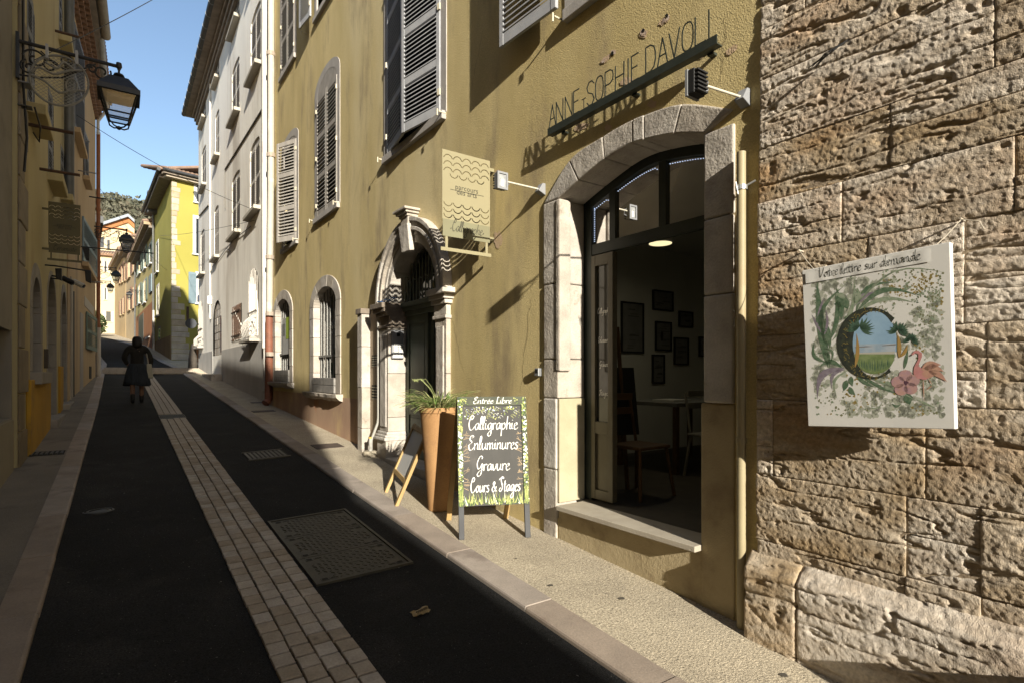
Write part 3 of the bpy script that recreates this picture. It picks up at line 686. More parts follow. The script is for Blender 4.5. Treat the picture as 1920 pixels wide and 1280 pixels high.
def chair(name_lb, u, n, m, seat=.45):
    t = T('chair', name_lb, 'chair', PY.pt(u, n, .53)); s = .2
    MB(PY.f()).box(u-s, u+s, n-s, n+s, .53+seat-.03, .53+seat).build('seat', m, t, bevel=.012)
    for a in (-1, 1):
        for b in (-1, 1):
            z1 = .53+seat-.03 if b < 0 or True else 0
            mb = MB(PY.f()); mb.tube([(u+a*(s+.02), n+b*(s+.02), .53), (u+a*(s-.03), n+b*(s-.03), .53+seat-.02)], .016, 8); mb.build('leg', m, t)
    for a in (-1, 1):
        mb = MB(PY.f()); mb.tube([(u+s-.02, n+a*(s-.03), .53+seat), (u+s+.05, n+a*(s-.04), .53+seat+.42)], .014, 8); mb.build('back_post', m, t)
    for z in (.25, .38): MB(PY.f()).box(u+s+.01, u+s+.035, n-s+.04, n+s-.04, .53+seat+z, .53+seat+z+.06).build('backrest', m, t)
    return t
chair('brown bentwood chair below the easel board in the shop', 3.42, -.78, chairwood)
chair('pale folding chair beside the table deep in the shop', 3.55, -2.1, mat('pale_chair', (.22, .21, .18), None, 3, .6))
tb = T('table', 'dark worktable with papers at the back of the shop', 'table', PY.pt(4.2, -2.4, .53))
MB(PY.f()).box(3.8, 4.7, -3.2, -1.8, 1.25, 1.29).build('table_top', mat('table_grey', (.18, .18, .165), None, 3, .6), tb)
for a in (3.85, 4.65):
    for b in (-3.15, -1.85): MB(PY.f()).box(a-.025, a+.025, b-.025, b+.025, .53, 1.25).build('leg', chairwood, tb)
pp = MB(PY.f()).box(4.0, 4.3, -2.3, -2.0, 1.292, 1.31).build('paper_stack', mat('paper', (.5, .5, .46), None, 3, .8), None); tag(pp, 'stack of papers lying on the worktable in the shop', 'papers')
# string of tiny lit beads along the transom panes
ls = MB(PY.f())
def bead(u, z): ls.box(u-.0026, u+.0026, n0-.0285, n0-.0255, z-.0026, z+.0026)
for (a, b) in ((2.24, 2.70), (2.80, 3.22), (3.31, 3.49)):
    k = int((b-a)/.021)
    for i in range(k+1):
        u = a+(b-a)*i/k; bead(u, zin(u)-.085-(.03*max(0, 1-(u-a)/.04) if a > 2.7 else 0))
for i in range(20): bead(3.493, 2.72+.0155*i)
lso = ls.build('light_string', emit('cool_bead', (.62, .75, 1.0), .5), None, norm=False, kind='stuff'); tag(lso, 'string of tiny cool white lights along the arched transom of the shop door', 'light string')
# --- ground floor arched windows with stone surrounds
def arched_window(w, depth, label, nb):
    t = T('window', None, None); t.parent = YH; t.location = Vector(PY.pt(w['uc'], -depth, w['z0']))-wloc(YH)
    arched_surround(PY, w['uc'], w['ai'], w['ao'], w['z0'], w['zs'], w['bi'], w['bo'], depth, limestone, YH)
    pane(PY, arch_open(w['uc'], w['ai'], w['z0'], w['zs'], w['bi']), -depth+.01, darkglass, t)
    fr = MB(PY.f()); a = w['ai']; fr.box(w['uc']-.03, w['uc']+.03, -depth+.015, -depth+.05, w['z0'], w['zs']+w['bi']); fr.box(w['uc']-a, w['uc']+a, -depth+.015, -depth+.05, w['zs']-.4, w['zs']-.34)
    fr.build('frame', mat('old_white_frame', (.30, .29, .26), (.24, .23, .2), 6, .7), t)
    bars(PY, w['uc'], a*.98, w['z0'], w['zs'], w['bi'], -.10, nb, greyiron, t, r=.014, cross=(.42,))
    return t
arched_window(W1, .27, '', 7); arched_window(W2, .27, '', 7)
def rough_sill(uc, hw, z, seed):
    r = random.Random(seed); n = 14; mb = MB(PY.f()); rows_ = []
    for i in range(n+1):
        u = uc-hw+2*hw*i/n; p = .13+r.uniform(-.012, .012)
        rows_.append([(u, -.05, z), (u, p, z-.005+r.uniform(-.006, .006)), (u, p-.01, z-.055+r.uniform(-.012, .008)), (u, .05+r.uniform(0, .02), z-.10+r.uniform(-.02, .012)), (u, .0, z-.125+r.uniform(-.015, .02)), (u, -.05, z-.1)])
    for q in rows_: mb.v += [PY.pt(*p) for p in q]
    for i in range(n):
        for j in range(6): mb.fa.append((i*6+j, i*6+(j+1) % 6, (i+1)*6+(j+1) % 6, (i+1)*6+j))
    mb.fa += [tuple(range(6)), tuple(n*6+j for j in range(6))]
    return mb.build('window_sill', limestone, YH, bevel=.004)
rough_sill(W1['uc'], .95, W1['z0'], 1); rough_sill(W2['uc'], .93, W2['z0'], 2)
plank = mat('grey_weathered_plank', (.25, .235, .215), (.18, .17, .155), 8, .85, [(60, .002, 4)])
for w in (W1, W2):
    for k in range(2): MB(PY.f()).box(w['uc']-.62, w['uc']+.60, -.08, .045, w['z0']+.006+.13*k, w['z0']+.13+.13*k).build('plank', plank, YH, bevel=.006)
ct = T('cactus', 'green columnar cactus behind the bars of the nearer arched window', 'plant', PY.pt(9.75, -.17, 1.53))
mb = MB(PY.f()); mb.tube([(9.70, -.17, 1.5), (9.70, -.17, 1.75), (9.68, -.17, 2.02), (9.68, -.17, 2.12)], [.05, .065, .055, .01], 9); mb.build('stem', mat('cactus_green', (.07, .12, .06), (.05, .09, .045), 20, .7), ct, smooth=True)
mb = MB(PY.f()); mb.tube([(9.88, -.17, 1.5), (9.9, -.17, 1.65), (9.94, -.17, 1.78), (9.95, -.17, 1.82)], [.03, .045, .04, .01], 9); mb.build('stem', MATS['cactus_green'], ct, smooth=True)
bs = T('rental_board', 'grey and lime green estate board tied to the farther barred window', 'sign', PY.pt(12.6, -.05, 2.0))
MB(PY.f()).box(12.30, 13.05, -.055, -.045, 2.02, 2.80).build('board', mat('board_grey', (.36, .36, .35), None, 3, .6), bs)
MB(PY.f()).box(12.30, 12.72, -.044, -.042, 2.34, 2.80).build('green_field', mat('board_green', (.30, .40, .05), None, 3, .6), bs)
MB(PY.f()).box(12.80, 12.98, -.044, -.042, 2.42, 2.68).build('grey_field', mat('board_dark', (.14, .15, .15), None, 3, .6), bs)
# --- shuttered upper windows of the yellow house
def shuttered(U, m, sm, rails, mode='closed', archh=.0, parent=YH, band_m=surround):
    u0, u1, z0, z1 = U; i = inner(U)
    mb = MB(PY.f())
    if archh:
        uc, a = (u0+u1)/2, (u1-u0)/2
        o = [(u0, z0)]+[(u0, z1-archh)]+arch(uc, a, z1-archh, archh+.0, 14)[1:-1]+[(u1, z1-archh), (u1, z0)]
        ii = [(i[0], z0)]+[(i[0], i[3]-archh)]+arch(uc, a-band, i[3]-archh, archh, 14)[1:-1]+[(i[1], i[3]-archh), (i[1], z0)]
        mb.ring(o, ii, -.02, .010, closed=False)
    else: mb.ring([(u0, z0), (u0, z1), (u1, z1), (u1, z0)], [(i[0], z0), (i[0], i[3]), (i[1], i[3]), (i[1], z0)], -.02, .010, closed=False)
    mb.build('surround', band_m, parent)
    MB(PY.f()).box(i[0], i[1], -.16, -.15, i[2], i[3]).build('pane', darkglass, parent)
    MB(PY.f()).box(u0+.02, u1-.02, -.12, .055, z0-.075, z0+.02).build('window_sill', m if False else surround, parent, bevel=.006)
    zt = i[3]-(archh if archh else 0); w = (i[1]-i[0])/2
    return i, zt, w
hw_ = mat('cream_hinge', (.55, .50, .38), None, 3, .6)
i, zt, w = shuttered(U1, brownshut, darkslat, 2, archh=.30)
for sg, uh in ((1, i[0]), (-1, i[1])): leaf(PY, uh, sg, w-.006, i[2], zt+.02, .004, 0, YH, brownshut, darkslat, 2, pitch=.062, hinge=hw_)
MB(PY.f()).holed(arch((i[0]+i[1])/2, w, zt+.02, .28, 12), [], .008).build('shutter_head', brownshut, YH)
i, zt, w = shuttered(U2, brownshut, darkslat, 2, archh=.22)
leaf(PY, i[0], 1, w+.06, i[2], zt+.05, .01, R(24), YH, brownshut, darkslat, 2, pitch=.06, hinge=hw_)
leaf(PY, i[1], -1, w+.02, i[2], zt+.05, .02, R(13), YH, brownshut, darkslat, 2, hinge=hw_)
MB(PY.f()).holed(arch((i[0]+i[1])/2, w, zt+.05, .16, 12), [], .006).build('shutter_head', brownshut, YH)
i, zt, w = shuttered(U3, brownshut, darkslat, 2)
for sg, uh in ((1, i[0]), (-1, i[1])): leaf(PY, uh, sg, w-.006, i[2], i[3], .004, 0, YH, brownshut, darkslat, 2, pitch=.065, hinge=hw_)
i, zt, w = shuttered(U4, greyshut, darkslat, 1)
leaf(PY, i[1]+.05, 1, w, i[2], i[3], .10, R(6), YH, greyshut, greyshut, 1, hinge=hw_)
leaf(PY, i[0], 1, w, i[2], i[3], .004, R(0), YH, greyshut, darkslat, 1, hinge=hw_)
i, zt, w = shuttered(U5, greyshut, greyshut, 2)
leaf(PY, i[0], 1, w, i[2], i[3], .01, R(10), YH, greyshut, greyshut, 3, pitch=.047, hinge=hw_)
leaf(PY, i[1], -1, w, i[2], i[3], .01, R(9), YH, greyshut, greyshut, 3, pitch=.047, hinge=hw_)
i, zt, w = shuttered(U6, greyshut, greyshut, 2)
leaf(PY, U6[1]+.02, 1, .74, U6[2]+.05, U6[3], .075, R(4), YH, greyshut, greyshut, 2, pitch=.047, hinge=hw_)
# iron stays below the shutters
mb = MB(PY.f())
for (u, z) in ((U5[0]+.02, U5[2]-.01), (U5[1]-.03, U5[2]-.01), (U1[0]+.02, U1[2]), (U1[1]-.02, U1[2]), (U2[0], U2[2]), (U6[1]+.03, U6[2]-.02), (U4[1]+.5, U4[2]+.02)):
    mb.tube([(u, 0, z), (u, .09, z), (u, .11, z+.02), (u, .11, z-.05)], .008, 6)
mb.build('shutter_stays', hw_, YH, kind='stuff')
# blocked wall box, vents
MB(PY.f()).box(8.35, 8.52, 0, .012, .60, .98).build('wall_hatch', dado_m, YH, bevel=.003)
# ------------------------------------------------------------------ carved portal
PT = T('portal', None, None); PT.parent = YH; PT.location = Vector(PY.pt(6.33, 0, .4))-wloc(YH)
uc, zs = PC
def band_ring(r1, r0, n1, nb, name='arch_moulding', cuts=5):
    k = cuts*6; o, i = arch(uc, r1, zs, r1, k), arch(uc, r0, zs, r0, k)
    for c in range(cuts): MB(PY.f()).ring(o[c*6:c*6+7], i[c*6:c*6+7], nb, n1, closed=False).build(name, limestone, PT, bevel=.006)
for r1, r0, n1, nb in ((.955, .905, .115, 0), (.905, .845, .085, 0), (.845, .80, .105, 0), (.80, .745, .06, 0), (.745, .66, .045, -.20)): band_ring(r1, r0, n1, nb)
# keystone with moulded cap
MB(PY.f()).hexa([(uc-.10, 0, 3.10), (uc+.10, 0, 3.10), (uc+.10, .12, 3.08), (uc-.10, .10, 3.08)], [(uc-.13, 0, 3.40), (uc+.13, 0, 3.40), (uc+.13, .15, 3.40), (uc-.13, .15, 3.40)]).build('keystone', limestone, PT, bevel=.01)
MB(PY.f()).box(uc-.105, uc+.105, 0, .13, 3.40, 3.49).build('keystone_neck', limestone, PT, bevel=.01)
mb = MB(PY.f())
for k, (e, a, b) in enumerate(((.0, 3.49, 3.525), (.03, 3.525, 3.555), (.06, 3.555, 3.585))): mb.box(uc-.12-e, uc+.12+e, 0, .145+e, a, b)
mb.build('keystone_cap', limestone, PT, bevel=.006)
for sg in (1, -1):
    a, b = (PC[0]+.66, PC[0]+.95) if sg > 0 else (PC[0]-.92, PC[0]-.66)
    g = G(6.4)-.03
    MB(PY.f()).box(a, b, -.20, .055, g+.46, 1.02).build('pilaster_block', limestone, PT, bevel=.007)
    for z0, z1 in ((1.024, 1.60), (1.604, 2.20)): MB(PY.f()).box(a, b, -.20, .055, z0, z1).build('pilaster_block', limestone, PT, bevel=.007)
    MB(PY.f()).box(a+.05, b-.05, .05, .07, g+.52, 2.12).build('pilaster_panel', limestone, PT, bevel=.006)
    MB(PY.f()).box(a-.015 if sg < 0 else a, b+.015, -.20, .085, g, g+.34).build('pilaster_base', limestone, PT, bevel=.01)
    mb = MB(PY.f())
    for e, z0, z1 in ((.06, .34, .385), (.045, .385, .42), (.025, .42, .46)): mb.box(a-(e if sg < 0 else .02), b+(e if sg > 0 else .02), -.20, .055+e, g+z0, g+z1)
    mb.build('base_moulding', limestone, PT, bevel=.012)
    mb = MB(PY.f())
    for e, z0, z1 in ((.02, 2.20, 2.24), (.0, 2.24, 2.36), (.04, 2.36, 2.41), (.07, 2.41, 2.46), (.10, 2.46, 2.53)): mb.box(a-(e if sg < 0 else .03), b+(e if sg > 0 else .03), -.20, .055+e, z0, z1)
    mb.build('capital', mat('dark_weathered_stone', (.20, .165, .13), (.14, .115, .09), 7, .95, [(40, .005, 5)], stain=(.30, .25, .20), stain_scale=6) if sg > 0 else limestone, PT, bevel=.008)
# door, beam, fan grille
dz = G(6.3)+.10
MB(PY.f()).box(uc-.66, uc+.66, -.34, .10, G(6.3)-.1, dz).build('door_step', limestone, PT, bevel=.012)
mb = MB(PY.f())
for e, z0, z1 in ((.0, 2.36, 2.42), (.03, 2.42, 2.47), (.06, 2.47, 2.53)): mb.box(uc-.655, uc+.655, -.30, -.17+e, z0, z1)
mb.build('transom_beam', doorgreen, PT, bevel=.006)
D = T('door', None, None); D.parent = PT; D.location = Vector(PY.pt(uc, -.25, dz))-wloc(PT)
def door_leaf(u0, u1, n):
    mb = MB(PY.f()); w = .085
    mb.box(u0, u0+w, n-.05, n, dz, 2.36); mb.box(u1-w, u1, n-.05, n, dz, 2.36)
    for z0, z1 in ((dz, dz+.16), (1.06, 1.20), (2.26, 2.36)): mb.box(u0+w, u1-w, n-.048, n-.002, z0, z1)
    mb.box(u0+w, u1-w, n-.04, n-.018, dz+.16, 1.06); mb.box(u0+w, u1-w, n-.04, n-.018, 1.20, 2.26)
    mb.box(u0+w+.03, u1-w-.03, n-.03, n-.010, dz+.20, 1.02); mb.box(u0+w+.03, u1-w-.03, n-.03, n-.010, 1.24, 2.22)
    return mb.build('leaf', doorgreen, D, bevel=.004)
door_leaf(uc+.02, uc+.655, -.20); door_leaf(uc-.655, uc+.015, -.235)
hb = MB(PY.f())
for s in range(2):
    c = Vector((uc-.30-.06*s, -.21, 1.24)); hb.tube([(c.x, c.y, c.z-.045), (c.x, c.y+.03, c.z-.02), (c.x, c.y+.035, c.z+.02), (c.x, c.y, c.z+.045)], .016, 8)
hb.build('handle', iron, D, smooth=True)
pane(PY, arch_open(uc, .655, 2.53, 2.53, .655, 20), -.26, darkglass, PT, 'fanlight_pane')
fg = MB(PY.f())
for u, h in ((-.50, .32), (-.36, .46), (-.19, .57), (-.02, .60), (.15, .58), (.33, .48), (.50, .34)):
    w = .045; fg.tube([(uc+u-w, -.13, 2.53), (uc+u-w, -.13, 2.53+h-w)]+[(uc+u-w*math.cos(PI*q/6), -.13, 2.53+h-w+w*math.sin(PI*q/6)) for q in range(1, 6)]+[(uc+u+w, -.13, 2.53+h-w), (uc+u+w, -.13, 2.53)], .0075, 6)
for u0, u1 in ((-.455, -.405), (-.315, -.235), (-.145, -.065), (.025, .105), (.195, .285), (.375, .455)): fg.tube([(uc+u0, -.13, 2.53+.26), (uc+u1, -.13, 2.53+.28)], .0065, 5)
fg.build('fan_grille', mat('pale_green_iron', (.16, .18, .14), None, 3, .6), PT, smooth=True)
# cables lying on the left capital
mb = MB(PY.f())
for k in range(3): mb.tube([(7.2-.05*i, .10+.02*math.sin(i+k), 2.545+.012*math.sin(i*1.3+k*2)+.01*k) for i in range(12)], .006, 5)
mb.build('blue_cable', mat('blue_cable', (.05, .12, .28), None, 3, .5), PT, smooth=True)
# intercom on the inner reveal of the left pilaster
ic = T('intercom', 'grey metal intercom with name buttons on the portal pilaster', 'intercom', PY.pt(6.97, -.06, 1.98))
MB(PY.f()).box(6.945, 6.985, -.150, .02, 1.80, 2.17).build('case', grey_plastic, ic, bevel=.006)
MB(PY.f()).box(6.937, 6.946, -.135, .005, 1.815, 1.86).build('name_plate', whitepaint, ic)
mb = MB(PY.f())
for r_ in range(5):
    for c_ in range(2): mb.box(6.940, 6.946, -.13+.07*c_, -.075+.07*c_, 1.885+.024*r_, 1.90+.024*r_)
mb.build('buttons', whitepaint, ic)
MB(PY.f()).box(6.938, 6.946, -.09, -.05, 2.09, 2.13).build('lens', black_m, ic)
# narrow stone pier and infill beside the portal
pier = T('stone_pier', None, None); pier.parent = YH; pier.location = Vector(PY.pt(7.85, 0, .5))-wloc(YH)
for z0, z1 in ((.35, .82), (.823, 1.40), (1.403, 1.98), (1.983, 2.44)): MB(PY.f()).box(7.73, 7.90, -.02, .135+rnd.uniform(-.004, .004), z0, z1).build('stone', limestone, pier, bevel=.008)
MB(PY.f()).box(7.71, 7.92, -.02, .16, 2.443, 2.52).build('cap_stone', MATS['dark_weathered_stone'], pier, bevel=.006)
MB(PY.f()).box(7.28, 7.72, -.02, .012, .3, 2.48).build('infill_panel', mat('greige_panel', (.34, .27, .19), (.29, .23, .16), 3, .9, [(60, .003, 4)]), YH)
vm = mat('brass_vent', (.25, .22, .15), None, 3, .5)
for (z0, z1) in ((1.70, 1.86), (1.24, 1.44)):
    v = MB(PY.f()); 
    for k in range(5): v.box(7.36, 7.66, .012, .022, z0+(z1-z0)*k/5, z0+(z1-z0)*(k+.45)/5)
    v.build('vent_grille', vm, YH); MB(PY.f()).box(7.36, 7.66, .0125, .014, z0, z1).build('vent_back', castdark, YH)
gp = T('conduit', 'thin grey conduit pipe bending to a capped foot beside the carved portal', 'pipe', PY.pt(7.35, .05, .6))
MB(PY.f()).tube([(7.33, .05, 2.35), (7.33, .05, 1.0), (7.34, .055, .93), (7.40, .12, .70), (7.41, .13, .60)], .018, 8).build('pipe', mat('grey_conduit', (.33, .32, .29), None, 3, .6), gp, smooth=True)
MB(PY.f()).tube([(7.41, .13, .72), (7.41, .13, .45)], .028, 10).build('sleeve', MATS['grey_conduit'], gp, smooth=True)
c = PY.pt(7.41, .13, 0); MB().lathe([(.10, .44), (.10, .53), (.09, .545), (.0, .545)], (c[0], c[1], 0), 16).build('foot', mat('pale_mortar_foot', (.42, .37, .28), (.33, .29, .22), 20, .9), gp)
MB(PY.f()).tube([(7.41, .13, .715), (7.41, .13, .735)], .031, 10).build('collar', mat('yellow_collar', (.45, .32, .08), None, 3, .6), gp)
# ------------------------------------------------------------------ strokes and lettering
def cr(pts, k=7): return dens(pts, k) if len(pts) > 2 else [pts[0], pts[1]]
def ribbon(mb, pts, nib, ang=R(38), thin=.30, b=0):
    """broad nib pen stroke; pts in the plane (a,c)"""
    n = len(pts); k = len(mb.v); nx, ny = math.cos(ang)*nib/2, math.sin(ang)*nib/2
    for i, p in enumerate(pts):
        q0 = pts[max(0, i-1)]; q1 = pts[min(n-1, i+1)]; tx, ty = q1[0]-q0[0], q1[1]-q0[1]; L = math.hypot(tx, ty) or 1
        px, py = -ty/L, tx/L
        s = 1 if px*nx+py*ny >= 0 else -1
        dx, dy = s*nx+px*nib*thin, s*ny+py*nib*thin
        mb.v.append(mb.f(p[0]+dx, b, p[1]+dy)); mb.v.append(mb.f(p[0]-dx, b, p[1]-dy))
    for i in range(n-1): mb.fa.append((k+2*i, k+2*i+1, k+2*i+3, k+2*i+2))
def circ(x, y, r, n=9): return [(x+r*math.cos(2*PI*i/n), y+r*math.sin(2*PI*i/n)) for i in range(n+1)]
GL = {
 'a': (.86, [[(.72, .82), (.45, 1.0), (.12, .62), (.22, .06), (.48, .12), (.72, .82), (.70, .2), (.95, .12)]]),
 'b': (.80, [[(.12, 2.0), (.12, .15), (.45, .0), (.72, .5), (.48, .98), (.14, .62)]]),
 'c': (.66, [[(.62, .82), (.42, 1.0), (.1, .5), (.36, .0), (.68, .25)]]),
 'd': (.90, [[(.70, .8), (.45, 1.0), (.12, .55), (.25, .03), (.5, .1), (.72, .8)], [(.78, 2.0), (.72, .2), (.95, .1)]]),
 'e': (.70, [[(.14, .48), (.55, .68), (.48, 1.0), (.16, .78), (.18, .12), (.45, .0), (.76, .28)]]),
 'g': (.86, [[(.72, .82), (.45, 1.0), (.12, .62), (.22, .1), (.48, .16), (.72, .88)], [(.74, .95), (.68, -.6), (.40, -.98), (.14, -.7), (.45, -.25), (.92, .15)]]),
 'h': (.86, [[(.2, 2.0), (.14, 1.2), (.12, .0)], [(.13, .55), (.48, 1.0), (.66, .72), (.64, .15), (.9, .1)]]),
 'i': (.42, [[(.14, .98), (.12, .2), (.4, .1)], [(.17, 1.42), (.20, 1.36)]]),
 'l': (.42, [[(.02, .3), (.34, 1.5), (.28, 2.05), (.12, 1.7), (.12, .2), (.4, .1)]]),
 'm': (1.22, [[(.1, .98), (.12, .0)], [(.12, .6), (.4, 1.0), (.54, .7), (.54, .0)], [(.54, .6), (.82, 1.0), (.96, .7), (.95, .15), (1.2, .1)]]),
 'n': (.84, [[(.1, .98), (.12, .0)], [(.12, .58), (.46, 1.0), (.62, .7), (.61, .15), (.86, .1)]]),
 'o': (.80, [[(.42, 1.0), (.12, .55), (.36, .0), (.68, .45), (.42, 1.0), (.62, .86), (.82, .86)]]),
 'p': (.86, [[(.12, .98), (.13, .0), (.10, -.98)], [(.14, .62), (.5, 1.0), (.74, .5), (.46, .02), (.16, .22)]]),
 'r': (.60, [[(.1, .98), (.13, .0)], [(.14, .62), (.36, .98), (.6, .86)]]),
 's': (.62, [[(.54, .92), (.28, 1.0), (.18, .7), (.48, .36), (.36, .0), (.06, .12)]]),
 't': (.52, [[(.24, 1.6), (.2, .2), (.5, .1)], [(.0, 1.08), (.5, 1.1)]]),
 'u': (.86, [[(.1, .98), (.12, .25), (.34, .0), (.62, .5), (.65, .98), (.64, .2), (.9, .1)]]),
 'v': (.72, [[(.06, .95), (.16, .3), (.32, .02), (.62, .6), (.64, .98)]]),
 'C': (1.08, [[(.30, 1.72), (.62, 1.55), (.80, 1.95), (.52, 2.2), (.30, 1.75), (.12, .9), (.35, .05), (.75, .05), (1.08, .5)]]),
 'E': (1.0, [[(.55, 1.75), (.86, 1.95), (.5, 2.15), (.25, 1.6), (.62, 1.12), (.16, .72), (.3, .05), (.68, .0), (1.0, .4)]]),
 'G': (1.15, [[(.86, 1.75), (.9, 2.05), (.55, 2.15), (.15, 1.2), (.3, .35), (.62, .4), (.92, 1.05)], [(.95, 1.1), (.88, -.3), (.55, -.8), (.25, -.5), (.6, .0), (1.15, .25)]]),
 'S': (1.0, [[(.0, 1.7), (.35, 2.05), (.95, 1.9)], [(.95, 1.95), (.55, 2.2), (.42, 1.6), (.72, .7), (.45, .05), (.1, .2), (.3, .6)]]),
 'V': (1.0, [[(.0, 1.8), (.2, 2.0), (.42, .05), (.9, 1.4), (.85, 2.0)]]),
 'L': (.9, [[(.5, 1.9), (.25, 2.05), (.25, .3), (.1, .05), (.5, .1), (.9, .1)]]),
 '&': (1.0, [[(.95, .05), (.3, 1.1), (.45, 1.5), (.6, 1.15), (.1, .5), (.3, .0), (.75, .3), (.9, .8)]]),
 '.': (.3, [[(.1, .05), (.16, .05)]]), ' ': (.5, []), 'é': (.70, [[(.14, .48), (.55, .68), (.48, 1.0), (.16, .78), (.18, .12), (.45, .0), (.76, .28)], [(.35, 1.25), (.55, 1.5)]]),
 '*': (.5, [[(.2, .4), (.3, .5), (.3, .3), (.2, .4)]]),
}
def script(mb, text, x, y, size, nib, ang=R(38), thin=.3, slant=.12, b=0, sx=1.0, center=False, wide=None):
    w = sum(GL[c][0] for c in text)*size*sx
    if wide: sx *= wide/w; w = wide
    if center: x -= w/2
    for c in text:
        adv, strokes = GL[c]
        for s in strokes:
            p = cr(s, 7); ribbon(mb, [(x+(q[0]+slant*q[1])*size*sx, y+q[1]*size) for q in p], nib, ang, thin, b)
        x += adv*size*sx
    return x
CAP = {
 'A': [[(0, 0), (.5, 1), (1, 0)], [(.2, .36), (.8, .36)]], 'N': [[(0, 0), (0, 1)], [(0, 1), (1, 0)], [(1, 0), (1, 1)]],
 'E': [[(.9, 1), (0, 1), (0, 0), (.9, 0)], [(0, .52), (.75, .52)]],
 'S': [[(.95, .86), (.7, 1.0), (.3, 1.0), (.03, .8), (.2, .57), (.75, .43), (.97, .2), (.7, .0), (.3, .0), (.03, .16)]],
 'O': [[(.5+.5*math.copysign(abs(math.cos(a))**.75, math.cos(a)), .5+.5*math.copysign(abs(math.sin(a))**.8, math.sin(a))) for a in [2*PI*i/24 for i in range(25)]]],
 'P': [[(0, 0), (0, 1), (.6, 1), (.92, .9), (.98, .72), (.92, .54), (.6, .44), (0, .44)]], 'H': [[(0, 0), (0, 1)], [(1, 0), (1, 1)], [(0, .52), (1, .52)]],
 'I': [[(.5, 0), (.5, 1)]], 'D': [[(0, 0), (0, 1), (.5, 1), (.85, .88), (1, .65), (1, .35), (.85, .12), (.5, 0), (0, 0)]], 'V': [[(0, 1), (.5, 0), (1, 1)]], 'L': [[(0, 1), (0, 0), (.9, 0)]],
}
# ------------------------------------------------------------------ cut metal shop name
SN = .092
ub0, zb0 = PY.uz(1029, 250, SN); ub1, zb1 = PY.uz(1341, 70, SN); zb = (zb0+zb1)/2
LS = T('shop_sign', 'thin black cut metal letters standing on a bar above the arched shop door', 'sign', PY.pt((ub0+ub1)/2, SN, zb))
mb = MB(PY.f()); mb.box(ub1-.012, ub0+.015, SN-.004, SN+.002, zb-.03, zb+.026); mb.box(ub1-.012, ub0+.015, SN-.055, SN-.0035, zb-.030, zb-.024); mb.build('bar', darkgreen, LS)
word = [('A', 1035.5), ('N', 1049), ('N', 1066), ('E', 1081), ('S', 1107), ('O', 1123.5), ('P', 1142), ('H', 1161.5), ('I', 1177.5), ('E', 1191), ('D', 1219.5), ('A', 1242), ('V', 1264), ('O', 1289), ('L', 1314), ('I', 1329)]
H_ = .175; xs_ = [PY.u(px, SN) for _, px in word]
for k, (c, px) in enumerate(word):
    u = xs_[k]; w = .082 if c not in 'IE' else (.07 if c == 'E' else .02)
    mb = MB(PY.f())
    for s in CAP[c]:
        pts = s
        for (a, b) in zip(pts[:-1], pts[1:]):
            A = Vector((u-(a[0]-.5)*w, zb+.026+a[1]*H_)); B = Vector((u-(b[0]-.5)*w, zb+.026+b[1]*H_)); d = (B-A)
            if d.length < 1e-6: continue
            d.normalize(); q = Vector((-d.y, d.x))*.0044; A = A-d*.002; B = B+d*.002
            mb.hexa([(A.x-q.x, SN-.003, A.y-q.y), (B.x-q.x, SN-.003, B.y-q.y), (B.x-q.x, SN+.001, B.y-q.y), (A.x-q.x, SN+.001, A.y-q.y)], [(A.x+q.x, SN-.003, A.y+q.y), (B.x+q.x, SN-.003, B.y+q.y), (B.x+q.x, SN+.001, B.y+q.y), (A.x+q.x, SN+.001, A.y+q.y)])
    mb.build('letter', darkgreen, LS, norm=False)
uh = (xs_[3]+xs_[4])/2-.004
MB(PY.f()).box(uh-.022, uh+.022, SN-.003, SN+.001, zb+.098, zb+.104).box(uh-.003, uh+.003, SN-.0025, SN+.0005, zb+.026, zb+.098).build('hyphen', darkgreen, LS)
mb = MB(PY.f())
for u in (ub0-.12, (ub0+ub1)/2-.1, ub1+.07): mb.box(u-.02, u+.02, -.01, SN-.05, zb-.045, zb-.030)
mb.build('wall_bracket', darkgreen, LS)
vt = MB(lambda a, b, c: PY.pt(3.375-a, n0-.0205, c))
for txt, zz, ww in (('Calligraphie', 2.10, .15), ('Enluminures', 1.86, .13), ('Gravure', 1.66, .10), ('Stages', 1.42, .11)): script(vt, txt, 0, zz, .022, .004, R(35), .2, .12, center=True, wide=ww)
vt.build('vinyl_lettering', whitepaint, lfo, norm=False, kind='stuff')
